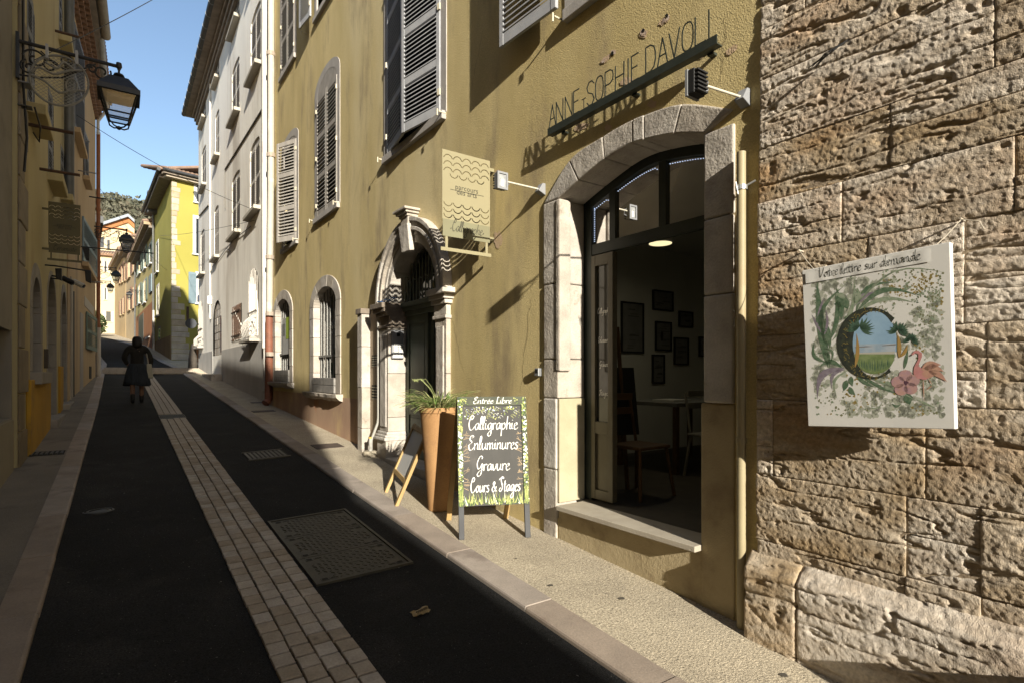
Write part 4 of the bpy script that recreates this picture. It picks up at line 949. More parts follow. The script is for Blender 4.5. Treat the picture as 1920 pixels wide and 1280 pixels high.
# ------------------------------------------------------------------ floodlights on arms
def n_at(u, px):
    r = ray(px, HORI); x = u*r[0]/r[1]; return 3.02-.009*u-x
def floodlight(mu, mz, n, hz, face, label):
    """face=-1 lens towards the viewer, +1 lens up the street"""
    t = T('floodlight', label, 'floodlight', PY.pt(mu, 0, mz), 'floodlights on arms lighting the shop letters')
    MB(PY.f()).hexa([(mu-.03, 0, mz-.05), (mu+.03, 0, mz-.05), (mu+.03, .075, mz-.02), (mu-.03, .075, mz-.02)], [(mu-.03, 0, mz+.05), (mu+.03, 0, mz+.05), (mu+.03, .03, mz+.05), (mu-.03, .03, mz+.05)]).build('wall_mount', grey_plastic, t, bevel=.004)
    MB(PY.f()).tube([(mu, .04, mz), (mu, n-.045, hz+.01)], .0075, 10).build('arm', mat('cream_tube', (.50, .47, .38), None, 3, .5), t, smooth=True)
    b = MB(PY.f()); w, h, d = .047, .066, .022
    b.box(mu-d, mu+d, n-w, n+w, hz-h, hz+h); bo = b.build('body', grey_plastic if face < 0 else black_m, t, bevel=.005)
    s = -1 if face < 0 else 1
    MB(PY.f()).ring(rect(n-w, n+w, hz-h, hz+h), rect(n-w+.012, n+w-.012, hz-h+.012, hz+h-.012), 0, 1) if False else None
    fr = MB(lambda a, b_, c: PY.pt(mu+s*b_, a, c)); fr.ring(rect(n-w-.004, n+w+.004, hz-h-.004, hz+h+.004), rect(n-w+.012, n+w-.012, hz-h+.012, hz+h-.012), d-.004, d+.012); fr.build('bezel', grey_plastic, t)
    MB(lambda a, b_, c: PY.pt(mu+s*b_, a, c)).box(n-w+.012, n+w-.012, d, d+.003, hz-h+.012, hz+h-.012).build('lens', mat('lamp_reflector', (.45, .46, .46), (.30, .31, .32), 30, .25, metallic=.3), t)
    MB(lambda a, b_, c: PY.pt(mu+s*b_, a, c)).box(n-.014, n+.014, d+.003, d+.006, hz-.045, hz+.01).build('led_chip', whitepaint, t)
    fn = MB(lambda a, b_, c: PY.pt(mu-s*b_, a, c))
    for k in range(6): fn.box(n-w+.003, n+w-.003, d, d+.022, hz-h+.008+k*.021, hz-h+.016+k*.021)
    fn.build('cooling_fin', black_m, t)
    MB(PY.f()).tube([(mu, n-w-.002, hz+.035), (mu-.02*s, n-w-.03, hz+.02), (mu, n-w-.04, hz), (mu-.02*s, n-w-.03, hz-.02), (mu, n-w-.002, hz-.04)], .005, 6).build('yoke', grey_plastic, t, smooth=True)
    return t
mu, mz = PY.uz(1014, 356, .03); n = n_at(mu, 938); hz = PY.uz(938, 341, n)[1]
floodlight(mu, mz, n, hz, -1, 'small grey floodlight with its lens showing beside the blade sign')
mu, mz = PY.uz(1393, 184, .03); n = n_at(mu, 1304); hz = PY.uz(1304, 158, n)[1]
floodlight(mu, mz, n, hz, 1, 'black finned floodlight seen from behind over the shop arch')
# ------------------------------------------------------------------ blade signs with pierced waves
def text_mesh(txt, size, f, m, name, parent, off=0):
    cu = bpy.data.curves.new('txt', 'FONT'); cu.body = txt; cu.size = size; cu.align_x = 'CENTER'; cu.resolution_u = 2; cu.offset = off
    o = bpy.data.objects.new('txt', cu); COL.objects.link(o); dg = bpy.context.evaluated_depsgraph_get(); me = bpy.data.meshes.new_from_object(o.evaluated_get(dg))
    vs = [tuple(v.co) for v in me.vertices]; fs = [tuple(p.vertices) for p in me.polygons]; bpy.data.objects.remove(o)
    mb = MB(f); mb.add([(v[0], 0, v[1]) for v in vs], fs); return mb.build(name, m, parent, norm=False)
def slot(cx, cz, r, up, t, h=1.0):
    """curved slot: half ring; up=1 arch, -1 cup"""
    a0, a1 = R(14), R(166); k = 9
    o = [(cx+r*math.cos(a0+(a1-a0)*i/k), cz+up*h*r*math.sin(a0+(a1-a0)*i/k)) for i in range(k+1)]
    i_ = [(cx+(r-t)*math.cos(a0+(a1-a0)*i/k), cz+up*h*(r-t)*math.sin(a0+(a1-a0)*i/k)) for i in range(k+1)]
    return o+i_[::-1]
def blade_sign(PB, a0, a1, zt, zmid, zlow, zbar, label, word, mirror, paint, low, panel_face, arms, word_size):
    """a: distance from wall; reads left to right for the viewer (mirror flips a)"""
    t = T('blade_sign', label, 'sign', PB.pt((a0+a1)/2, 0, zt))
    W_ = a1-a0; hs = []
    X = (lambda s: a1-s*W_) if mirror else (lambda s: a0+s*W_)
    r = W_*.098; H = zt-zmid
    for k in range(3):
        for i in range(5): hs.append(slot(X(.115+.1925*i), zt-H*(.135+.092*k), r, 1, W_*.018))
    for i in range(4): hs.append(slot(X(.235+.185*i), zt-H*(.315), r*.93, -1, W_*.018))
    for k in range(3):
        for i in range(5): hs.append(slot(X(.115+.1925*i), zt-H*(.725+.085*k), r, -1, W_*.018))
    mb = MB(PB.f())
    mb.holed(rect(a0, a1, zmid, zt), hs, .002); mb.holed(rect(a0, a1, zmid, zt), hs, -.002)
    q = rect(a0, a1, zmid, zt)
    for h in [q]+hs:
        for i in range(len(h)): (x, z), (x2, z2) = h[i], h[(i+1) % len(h)]; mb.quad((x, -.002, z), (x2, -.002, z2), (x2, .002, z2), (x, .002, z))
    mb.build('pierced_panel', paint, t, norm=False)
    fm = lambda a, b, c: PB.pt(X(.5)+(-a if mirror else a), .0035, c)
    f1 = lambda a, b, c: fm(a, b, zt-H*.535+c*1.0); f2 = lambda a, b, c: fm(a, b, zt-H*.605+c)
    text_mesh('parcours', W_*.135, f1, ink, 'lettering', t, .0); text_mesh('des arts', W_*.135, f2, ink, 'lettering', t, .0)
    MB(PB.f()).box(X(.16), X(.86), .0025, .004, zt-H*.555, zt-H*.549).build('rule', ink, t)
    MB(PB.f()).box(a0+.004, a1-.004, .003, .006, zlow, zmid+.006).build('name_panel', low, t)
    mb = MB(lambda a, b, c: PB.pt(X(.5)+(-a if mirror else a), .0085, c)); script(mb, word, 0, zlow+(zmid-zlow)*.38, word_size, .0045, slant=.2, center=True, wide=W_*.72); mb.build('name_lettering', ink, t, norm=False)
    mb = MB(PB.f())
    for s in (.06, .90): mb.box(min(X(s), X(s+.05)), max(X(s), X(s+.05)), -.004, .004, zbar+.02, zlow)
    mb.build('hanger', paint, t)
    MB(PB.f()).box(a0-.012, a1+.015, -.006, .006, zbar-.012, zbar+.02).build('bottom_bar', paint, t)
    mb = MB(PB.f())
    for z in arms: mb.box(0, a0+.04, -.016, -.0025, z-.016, z+.016)
    mb.build('wall_arm', paint, t)
    return t
ub = 4.55
PB = Plane(PY.pt(ub, 0, 0)[:2], (-1, -.009), (.009, -1))
a1 = PB.u(829); a0 = PB.u(918.5)
zt = (PB.uz(829, 281)[1]+PB.uz(918, 301)[1])/2; zm = PB.uz(829, 411)[1]; zl = PB.uz(829, 442)[1]; zbb = PB.uz(828, 467)[1]
za1 = PB.uz(926, 320)[1]; za2 = PB.uz(926, 449)[1]
blade_sign(PB, a0, a1, zt, zm, zl, zbb, 'sunlit khaki blade sign with pierced waves between portal and shop door', '*Calligraphe*', True, goldpaint, goldpaint2, None, (za1, za2), .05)
# keypad box
kp = T('keypad', 'small grey keypad box on the ochre wall left of the shop door', 'keypad', PY.pt(3.86, 0, 1.6))
u_, z_ = PY.uz(1009, 697, .02)
MB(PY.f()).box(u_-.028, u_+.028, 0, .04, z_-.034, z_+.034).build('case', mat('steel_box', (.30, .31, .32), None, 3, .35, metallic=.5), kp, bevel=.005)
MB(PY.f()).box(u_-.02, u_+.02, .04, .043, z_-.005, z_+.025).build('button_pad', black_m, kp)
# beige drainpipe at the corner of the stone house
dp = T('drainpipe', 'beige drainpipe standing between the shop door and the stone house', 'drainpipe', PY.pt(1.90, .05, G(1.9)))
MB(PY.f()).tube([(1.895, .052, G(1.9)-.05), (1.895, .052, 1.6), (1.895, .052, 2.88)], .0255, 16).build('pipe', beigepipe, dp, smooth=True)
mb = MB(PY.f()); mb.tube([(1.895, .052, 2.66), (1.895, .052, 2.685)], .0335, 16); mb.tube([(1.895, .05, 2.67), (1.82, .03, 2.70)], .006, 6); mb.tube([(1.895, .085, 2.63), (1.90, .10, 2.70)], .004, 6); mb.build('clamp', mat('galvanised_clamp', (.35, .35, .34), None, 3, .4, metallic=.5), dp)
MB(PY.f()).tube([(1.895, .052, 1.2), (1.895, .052, 1.23)], .032, 16).build('collar', beigepipe, dp)
# ------------------------------------------------------------------ STONE HOUSE: separate rock-faced stones
PS = Plane((2.945, 0), (0, 1), (-1, 0))
SH = T('stone_house', 'house of big rough pale rock-faced stone blocks at the street corner', 'house', (2.9, .5, G(.5)))
def lean(z): return np.where(z > 1.6, -.0225*(z-1.6), .004*(1.6-z)/1.6)
def stone(u0, u1, z0, z1, res, seed, parent, base=0.0, amp=.66, tilt=0.0, name='stone', chamfer=None, jd=.002):
    r = random.Random(seed); g = .0016
    u0 += g; u1 -= g; z0 += g; z1 -= g
    nu = max(4, int((u1-u0)/res)); nz = max(4, int((z1-z0)/res))
    U, Z = np.meshgrid(np.linspace(u0, u1, nu+1), np.linspace(z0, z1, nz+1), indexing='ij')
    wu = (fbm(U*9, Z*9, 0, seed+1)*.010); wz = fbm(U*9, Z*9, 5, seed+2)*.010
    du = np.minimum(U-u0, u1-U); dz = np.minimum(Z-z0, z1-Z)
    em = np.minimum(du, dz); ed = np.clip(em/(.006+.010*vnoise(U*14, Z*14, 2, 9)), 0, 1); ed = ed*ed*(3-2*ed)
    rel = fbm(U*4, Z*11, .3, 31, 3)*.006+fbm(U*14, Z*26, .7, 47, 3)*.0034+fbm(U*52, Z*64, 1.1, 53, 2)*.0034+fbm(U*105, Z*115, 6.1, 59, 1)*.0030
    rel = rel-.9*np.maximum(0, fbm(U*11, Z*19, 2.2, 71, 3)-.34)*.075           # eroded pockets
    lay = np.abs(fbm(U*1.6, Z*13, 4.1, 83, 3)); rel = rel-np.clip(.05-lay, 0, .05)*.38   # bedding cracks
    bulge = .002*np.clip(em/.09, 0, 1)
    nn = base+lean(Z)+r.uniform(-.004, .004)+amp*rel+bulge-jd*(1-ed)+tilt*(Z-(z0+z1)/2)
    if chamfer is not None:
        zc, slope = chamfer; nn = nn-np.clip((Z-zc)*slope, 0, 1)
    inx = np.clip(em/.03, 0, 1)
    Uw = U+wu*inx; Zw = Z+wz*inx
    vs = [PS.pt(a, b, c) for a, b, c in zip(Uw.ravel(), nn.ravel(), Zw.ravel())]
    idx = np.arange((nu+1)*(nz+1)).reshape(nu+1, nz+1)
    fs = np.stack([idx[:-1, :-1], idx[:-1, 1:], idx[1:, 1:], idx[1:, :-1]], -1).reshape(-1, 4).tolist()
    ringi = list(idx[0, :])+list(idx[1:, -1])+list(idx[-1, -2::-1])+list(idx[-2:0:-1, 0])
    k = len(vs)
    for i in ringi: a = Uw.ravel()[i]; c = Zw.ravel()[i]; vs.append(PS.pt(a, base-.09, c))
    m = len(ringi)
    for j in range(m): fs.append((int(ringi[j]), int(ringi[(j+1) % m]), k+(j+1) % m, k+j))
    me = bpy.data.meshes.new(name); off = wloc(parent); me.from_pydata([tuple(Vector(v)-off) for v in vs], [], fs); me.update()
    bm = bmesh.new(); bm.from_mesh(me); bmesh.ops.recalc_face_normals(bm, faces=bm.faces); bm.to_mesh(me); bm.free()
    me.polygons.foreach_set('use_smooth', [True]*len(me.polygons)); me.materials.append(rockface)
    o = bpy.data.objects.new(name, me); COL.objects.link(o); o.parent = parent; return o
MB(PS.f()).box(-9, 1.795, -6, -.20, -.8, 9.5).build('wall', mortar, SH)
mb = MB(PS.f())
for za_ in np.arange(-.4, 9.4, .2):
    a_, b_ = float(lean(za_)), float(lean(za_+.2)); mb.quad((-9, a_-.010, za_), (1.785, a_-.010, za_), (1.785, b_-.010, za_+.2), (-9, b_-.010, za_+.2))
mb.quad((1.786, -.2, -.4), (1.786, -.015, -.4), (1.786, -.20, 9.4), (1.786, -.2, 9.4)); mb.build('mortar_bed', mortar, SH)
Yp = lambda px: PS.u(px)
courses = [(.50, .672, (1697, 1840)), (.672, 1.040, (1699, 1838)), (1.040, 1.456, (1449, 1735)), (1.456, 1.812, (1520, 1850)), (1.812, 2.255, (1625, 1806)),
           (2.255, 2.560, (1575, 1900)), (2.560, 2.868, (1664,)), (2.868, 3.260, (1860,)), (3.260, 3.546, (1745,)), (3.546, 3.95, (1500, 1820)), (3.95, 4.35, (1640,))]
sd = 200
for z0, z1, js in courses:
    e = [1.80+rnd.uniform(-.006, .006)]+[Yp(p) for p in js]
    while e[-1] > .3: e.append(e[-1]-rnd.uniform(.45, .8))
    for a, b in zip(e[1:], e[:-1]):
        sd += 1; zz = [z0, z1]
        if b > .55 and sd % 5 in (0, 3) and z1-z0 > .3: zz = [z0, z0+(z1-z0)*rnd.uniform(.36, .64), z1]
        for q in range(len(zz)-1): stone(a, b, zz[q], zz[q+1], .0058 if b > .55 else (.012 if b > -.6 else .04), sd+700*q, SH)
    y = e[-1]
    while y > -7: 
        ln = rnd.uniform(.6, 1.1); sd += 1; stone(y-ln, y, z0, z1, .09, sd, SH); y -= ln
z = 4.35
while z < 9.3:
    h = rnd.uniform(.32, .42); y = 1.8
    while y > -7:
        ln = rnd.uniform(.7, 1.3); sd += 1; stone(y-ln, y, z, z+h, .10, sd, SH); y -= ln
    z += h
# plinth stones with a sloped top
e = [1.835, Yp(1504)-.0, .62, -.2, -1.1, -2.0, -3.0, -4.1, -5.2]
for a, b in zip(e[1:], e[:-1]):
    sd += 1; stone(a, b, G((a+b)/2)-.12, .60, .0085 if b > .55 else .06, sd, SH, base=.068, amp=.75, name='plinth_stone', chamfer=(.515, .85), jd=.010)
# smears of render and pale pointing in the lower courses
def smear(pts, n=.012):
    p = [PS.uz(x, y, n) for x, y in pts]; mb = MB(PS.f())
    cx = sum(a for a, b in p)/len(p); cz = sum(b for a, b in p)/len(p)
    vs = [(cx, n+.004, cz)]+[(a, n-.012, b) for a, b in p]; mb.add(vs, [(0, i, i % len(p)+1) for i in range(1, len(p)+1)]); return mb.build('mortar_smear', mat('grey_mortar_smear', (.40, .36, .30), (.33, .29, .24), 12, .95, [(70, .004, 4)]), SH)
0 and smear([(1697, 1000), (1706, 1003), (1708, 1035), (1730, 1060), (1765, 1095), (1775, 1130), (1775, 1148), (1720, 1128), (1694, 1070)])
0 and smear([(1770, 932), (1830, 932), (1850, 943), (1800, 945)])
# wires and nails in the big crack
mb = MB(PS.f()); r4 = random.Random(3)
for k in range(7):
    u, z = PS.uz(1588, 74, .01); mb.tube([(u+r4.uniform(-.01, .01), .0, z), (u+.05+r4.uniform(0, .05), .02+r4.uniform(0, .02), z-.03-r4.uniform(0, .02)), (u+.14+r4.uniform(-.02, .05), .01, z-.045-r4.uniform(0, .03))], .002, 5)
mb.build('wire_tuft', iron, SH)
# ------------------------------------------------------------------ painted canvas on the stone wall
PCV = Plane((2.885, 0), (-.06, 1), (-1, -.06))
TL = PCV.uz(1503.5, 508); TR = PCV.uz(1781, 453.5); BL = PCV.uz(1515, 798); BR = PCV.uz(1791, 804)
CV = T('painting', 'white canvas painting of a letter C with palms and flamingo hanging on rough stones', 'painting', PCV.pt((TL[0]+TR[0])/2, 0, (TL[1]+BL[1])/2))
def cp(s, t):
    """s 0..1 left to right, t 0..1 top to bottom on the canvas"""
    a = (TL[0]+(TR[0]-TL[0])*s, TL[1]+(TR[1]-TL[1])*s); b = (BL[0]+(BR[0]-BL[0])*s, BL[1]+(BR[1]-BL[1])*s)
    return (a[0]+(b[0]-a[0])*t, a[1]+(b[1]-a[1])*t)
def cf(lay): return lambda s, b, t: PCV.pt(cp(s, t)[0], .0002*lay+.0001, cp(s, t)[1])
mb = MB(PCV.f()); q = [cp(0, 0), cp(1, 0), cp(1, 1), cp(0, 1)]
mb.hexa([(a, -.042, c) for a, c in q], [(a, 0, c) for a, c in q]); mb.build('canvas', canvas_m, CV, bevel=.003)
# pixel coordinates of the painting in the photo -> canvas coordinates
def ps(x, y):
    xl = 1503.5+(1515-1503.5)*(y-508)/290; xr = 1781+(1791-1781)*(y-453)/351
    s = (x-xl)/(xr-xl); s2 = s
    yt = 508+(453.5-508)*s; yb = 798+(804-798)*s; t = (y-yt)/(yb-yt)
    u = PCV.uz(x, y); a, b = cp(0, t)[0], cp(1, t)[0]
    return ((u[0]-a)/(b-a), t)
pw = lambda nm, c, c2=None, sc=60: mat(nm, c, c2, sc, .8)
P_leaf = pw('paint_leaf_green', (.055, .105, .055), (.13, .17, .11)); P_leaf2 = pw('paint_pale_green', (.17, .22, .14), (.27, .30, .22)); P_mauve = pw('paint_mauve', (.16, .13, .16), (.22, .19, .22))
P_black = pw('paint_black', (.018, .022, .018), (.035, .04, .025)); P_gold = pw('paint_gold', (.18, .14, .04)); P_sky = pw('paint_sky', (.22, .34, .46), (.27, .40, .52), 15); P_sea = pw('paint_sea', (.25, .33, .40), (.36, .40, .44), 25)
P_sand = pw('paint_sand', (.40, .38, .31)); P_grass = pw('paint_grass', (.12, .17, .06), (.20, .25, .11), 40); P_trunk = pw('paint_trunk', (.32, .20, .06)); P_palm = pw('paint_palm', (.035, .075, .045), (.07, .12, .08))
P_pink = pw('paint_pink', (.47, .22, .21), (.42, .18, .17), 30); P_coral = pw('paint_coral', (.44, .26, .18), (.40, .21, .16), 40); P_petal = pw('paint_petal', (.42, .25, .21), (.36, .22, .24), 40); P_moss = pw('paint_moss', (.13, .135, .06), (.20, .20, .12), 80); P_ochre = pw('paint_ochre', (.25, .19, .06))
def spots(name, m, pxs, lay):
    mb = MB(cf(lay))
    for pts in pxs: mb.add([(s, 0, t) for s, t in pts], [tuple(range(len(pts)))])
    return mb.build(name, m, CV, norm=False, kind='stuff')
r5 = random.Random(21)
def dab(x, y, s, k=6): return [ps(x+s*math.cos(2*PI*i/k)*r5.uniform(.4, 1.2), y+s*math.sin(2*PI*i/k)*r5.uniform(.4, 1.2)) for i in range(k)]
# green and ochre mottling
bl = {'g': [], 'o': [], 'p': []}
for i in range(1500):
    k = r5.random()
    if k < .55: x, y = r5.uniform(1630, 1768), r5.uniform(505, 600)
    elif k < .75: x, y = r5.uniform(1715, 1772), r5.uniform(590, 775)
    else: x, y = r5.uniform(1525, 1765), r5.uniform(700, 778)
    if (x-1640)**2/48**2+(y-645)**2/62**2 < 1: continue
    dens_ = vnoise(x*.03, y*.035, 0, 5)
    if dens_ < r5.uniform(.2, .7): continue
    bl['o' if vnoise(x*.04, y*.04, 3, 8) > .66 else ('g' if r5.random() < .55 else 'p')].append(dab(x, y, r5.uniform(.8, 3.0)))
spots('painted_moss', P_moss, bl['g'], 1); spots('painted_ochre_moss', P_ochre, bl['o'], 1.2); spots('painted_pale_moss', P_leaf2, bl['p'], 1.1)
P_wash = pw('paint_green_wash', (.33, .345, .27), (.38, .385, .32), 40)
wash = []
for i in range(1100):
    x, y = r5.uniform(1522, 1768), r5.uniform(515, 780)
    if vnoise(x*.02, y*.022, 7, 3) > .42: wash.append(dab(x, y, r5.uniform(3, 8), 8))
spots('painted_wash', P_wash, wash, .6)
def leafshape(x0, y0, x1, y1, w, bend=0.0, k=8):
    L = math.hypot(x1-x0, y1-y0) or 1; tx, ty = (x1-x0)/L, (y1-y0)/L; nx, ny = -ty, tx
    a, b = [], []
    for i in range(k+1):
        t = i/k; ww = w*math.sin(PI*min(1, t*1.02)**.8)*.5; bx = bend*L*math.sin(PI*t)
        cx = x0+tx*L*t+nx*bx; cy = y0+ty*L*t+ny*bx; a.append((cx+nx*ww, cy+ny*ww)); b.append((cx-nx*ww, cy-ny*ww))
    return [ps(*p) for p in a+b[::-1][1:-1]]
LV = [[], [], []]
for d in ((1553, 690, 1532, 525, 17, -.02, 0), (1556, 660, 1585, 535, 10, -.25, 0), (1556, 640, 1565, 545, 9, .1, 0), (1560, 640, 1602, 520, 8, .12, 1), (1604, 590, 1680, 530, 9, -.25, 0), (1606, 585, 1722, 555, 10, -.22, 0), (1604, 588, 1715, 568, 8, -.15, 1), (1600, 578, 1690, 500, 4, -.05, 1), (1605, 575, 1776, 512, 3, -.2, 1),
          (1578, 600, 1568, 540, 12, .05, 0), (1590, 580, 1580, 553, 14, 0, 0), (1603, 572, 1608, 540, 15, .1, 1), (1600, 575, 1640, 548, 11, -.1, 2), (1582, 598, 1606, 585, 9, .1, 0), (1585, 560, 1566, 552, 10, .1, 1), (1578, 575, 1564, 570, 11, .1, 0),
          (1556, 655, 1536, 590, 9, .1, 0), (1550, 680, 1527, 640, 7, -.3, 0), (1555, 690, 1525, 665, 7, .45, 0), (1556, 684, 1535, 655, 5, .5, 0), (1580, 690, 1533, 690, 9, .25, 0), (1585, 690, 1533, 748, 13, .3, 2), (1586, 692, 1560, 730, 7, .3, 2), (1590, 695, 1570, 745, 5, .3, 1),
          (1588, 712, 1582, 733, 11, 0, 0), (1596, 705, 1599, 724, 10, .1, 0), (1592, 725, 1604, 740, 10, .1, 0), (1604, 700, 1640, 725, 7, .1, 0), (1610, 700, 1690, 740, 6, .05, 0), (1622, 705, 1720, 752, 4, -.03, 1), (1700, 738, 1706, 758, 18, 0, 0), (1718, 748, 1755, 765, 4, 0, 1), (1660, 715, 1676, 730, 14, .1, 1), (1695, 692, 1703, 655, 7, 0, 0),
          (1672, 756, 1690, 756, 5, .3, 0), (1625, 762, 1658, 745, 2, .3, 1), (1545, 560, 1530, 600, 4, 0, 2), (1540, 625, 1522, 590, 5, 0, 2), (1545, 630, 1548, 580, 5, .1, 2)):
    LV[d[6]].append(leafshape(*d[:6]))
spots('painted_leaf', P_leaf, LV[0], 2); spots('painted_pale_leaf', P_leaf2, LV[1], 2.2); spots('painted_mauve_leaf', P_mauve, LV[2], 2.1)
spots('painted_sprig', P_leaf, [dab(x+r5.uniform(-3, 3), y+r5.uniform(-2, 2), 1.6) for x, y in [(1528+i*.5, 540+i*6) for i in range(14)]+[(1545+i*.4, 580+i*6) for i in range(14)]+[(1593+i*2, 520+i*5) for i in range(8)]+[(1722-i*.3, 545+i*3) for i in range(9)]+[(1612+i*3, 704+i*2) for i in range(7)]], 2.3)
# the letter: dark C with a beach view inside
def ell(cx, cy, rx, ry, a0, a1, k=26, rot=0.0): return [(cx+rx*math.cos(R(a0+(a1-a0)*i/k)), cy+ry*math.sin(R(a0+(a1-a0)*i/k))) for i in range(k+1)]
inner_ = ell(1638, 645, 41, 61, 0, 360, 40)
spots('painted_sky', P_sky, [[ps(*p) for p in ell(1640, 640, 41, 56, 180, 360, 24)]+[ps(1681, 660), ps(1599, 660)]], 3)
spots('painted_sea', P_sea, [[ps(x, y) for x, y in ((1600, 646), (1680, 644), (1678, 668), (1602, 668))]], 3.2)
spots('painted_sand', P_sand, [[ps(x, y) for x, y in ((1602, 662), (1678, 659), (1676, 668), (1604, 668))]], 3.4)
spots('painted_lawn', P_grass, [[ps(*p) for p in ell(1640, 664, 38, 37, 0, 180, 20)]], 3.6)
spots('painted_grass_blade', P_palm, [leafshape(x, 698-abs(x-1640)*.3, x+r5.uniform(-3, 3), 680-r5.uniform(0, 9), 1.6) for x in range(1612, 1672, 3)], 3.8)
spots('painted_island', pw('paint_grey_brown', (.17, .16, .15)), [[ps(x, y) for x, y in ((1603, 651), (1625, 649), (1638, 650), (1604, 652.5))], [ps(x, y) for x, y in ((1653, 648), (1680, 645), (1680, 647.5), (1655, 649))]], 3.7)
co = ell(1632, 644, 63, 67, -44, -308, 40)[:]; ci = ell(1640, 645, 41, 61, -40, -312, 40)
mb = MB(cf(4)); po = [ps(*p) for p in co]; pi_ = [ps(*p) for p in ci]
mb.add([(s, 0, t) for s, t in po+pi_], [(i, i+1, 41+i+1, 41+i) for i in range(40)]); mb.build('painted_letter', P_black, CV, norm=False)
spots('painted_gold_fern', P_gold, [leafshape(x, y, x+r5.uniform(-7, 7), y+r5.uniform(-7, 7), 1.3) for x, y in [(co[i][0]*.5+ci[i][0]*.5+r5.uniform(-4, 4), co[i][1]*.5+ci[i][1]*.5+r5.uniform(-4, 4)) for i in range(4, 38) for _ in range(3)]], 4.4)
spots('painted_trunk', P_trunk, [leafshape(1603, 690, 1606, 625, 7, .06), leafshape(1686, 672, 1683, 625, 8, .04), leafshape(1688, 670, 1702, 645, 6, .1)], 4.6)
pf = []
for (x, y, sx) in ((1612, 612, 34), (1684, 617, 26), (1708, 634, 18)):
    for i in range(17):
        a = R(-200+i*15); L = sx*r5.uniform(.65, 1.05); pf.append(leafshape(x, y, x+L*math.cos(a), y+L*.62*math.sin(a)+6*abs(math.cos(a)), 4.2, .12*math.copysign(1, math.cos(a))))
spots('painted_palm_frond', P_palm, pf, 5)
# hibiscus and flamingo
spots('painted_petal', P_petal, [[ps(1698+a+13*math.cos(i*PI/6), 717+b+11*math.sin(i*PI/6)) for i in range(12)] for a, b in ((0, -13), (14, -4), (10, 11), (-8, 13), (-14, -1))], 5.4)
spots('painted_flower_eye', pw('paint_plum', (.08, .035, .05)), [dab(1699, 717, 5, 8)], 5.8)
body = [(1729, 662), (1722, 657), (1714, 658), (1709, 665), (1712, 666), (1717, 662), (1722, 664), (1722, 673), (1714, 688), (1713, 700), (1720, 709), (1735, 712), (1748, 706), (1740, 690), (1728, 690), (1722, 686), (1726, 676), (1729, 668)]
spots('painted_flamingo', P_pink, [[ps(*p) for p in body]], 6)
spots('painted_wing', P_coral, [leafshape(1727, 694, 1765, 684, 16, -.12), leafshape(1732, 690, 1770, 696, 14, -.1), leafshape(1740, 695, 1776, 716, 11, -.1), leafshape(1728, 700, 1758, 700, 14, .05)], 6.4)
spots('painted_flamingo_leg', P_coral, [leafshape(1731, 710, 1733, 752, 2.2, 0), leafshape(1741, 709, 1748, 722, 2.0, 0), leafshape(1748, 722, 1736, 732, 2.0, 0)], 6.2)
spots('painted_beak', ink, [dab(1708, 666, 2.4)], 6.6)
# ribbon with black lettering, folded shadows are real waves
rb = MB(); nu_ = 60
for j, (dt) in enumerate((.018, .088)):
    for i in range(nu_+1):
        s = .03+.86*i/nu_; a, c = cp(s, dt); rb.v.append(PCV.pt(a, .003+.0006*math.sin(s*46)+.0007*math.sin(s*17), c))
rb.fa = [(i, i+1, nu_+1+i+1, nu_+1+i) for i in range(nu_)]
rb.build('ribbon', canvas_m, CV, smooth='all')
mb = MB(lambda x, b, y: PCV.pt(cp(x, .075-y)[0], .0046, cp(x, .075-y)[1])); script(mb, 'Votre lettre sur demande', .13, .008, .030, .0052, R(40), .10, .05, wide=.70); mb.build('ribbon_lettering', P_black, CV, norm=False)
st = MB()
nl = PS.uz(1500, 471, .02); nr = PS.uz(1803, 412, .02)
for (nu0, nz0), (s, t) in (((nl[0], nl[1]), (.10, .02)), ((nr[0], nr[1]), (.88, .02))):
    a = Vector(PS.pt(nu0, .025, nz0)); b = Vector(PCV.pt(*[cp(s, t)[0], -.02, cp(s, t)[1]])); st.tube([tuple(a), tuple((a+b)/2+Vector((0, 0, -.006))), tuple(b)], .0022, 6); st.tube([tuple(a+Vector((.05, 0, 0))), tuple(a+Vector((-.012, 0, .003)))], .004, 6)
st.tube([tuple(Vector(PS.pt(nr[0], .025, nr[1]))), tuple(Vector(PS.pt(nr[0]-.06, .02, nr[1]-.02))), tuple(Vector(PS.pt(nr[0]-.075, .02, nr[1]-.055)))], .002, 6)
st.build('hanging_string', mat('pale_string', (.45, .40, .32), None, 3, .8), CV, kind='stuff')
# stone buttress block standing against the plinth just outside the view
stone(-1.3, .34, G(-.5)-.2, .56, .05, 991, SH, base=.30, amp=1.0, name='buttress_stone', jd=.02)
MB(PS.f()).box(-1.28, .32, -.05, .28, -.3, .54).build('buttress_core', mortar, SH)
# ------------------------------------------------------------------ WHITE HOUSE
PW = Plane((2.9, 0), (0, 1), (-1, 0))
WH = T('white_house', 'tall offwhite house with grey shutters and dark gutter up the sunny side', 'house', PW.pt(21, 0, G(21)))
def wrect(P, pl, pr, ybl, ybr, yt):
    u1, zb1 = P.uz(pl, ybl); u0, zb0 = P.uz(pr, ybr); return u0, u1, (zb0+zb1)/2, P.uz(pr, yt)[1]
WIN = [ # left px, right px, bottom left, bottom right, top right, sill px
    (470.5, 489, 160, 139, 10), (435, 449, 227, 211, 95), (404, 411, 289, 284, 189), (378.5, 386, 357, 351, 268),
    (469, 487, 407, 397, 255), (435, 450, 443, 435, 312), (402, 410, 482, 477, 374.5), (376.6, 383.5, 517, 515, 425)]
WR = [wrect(PW, *w) for w in WIN]
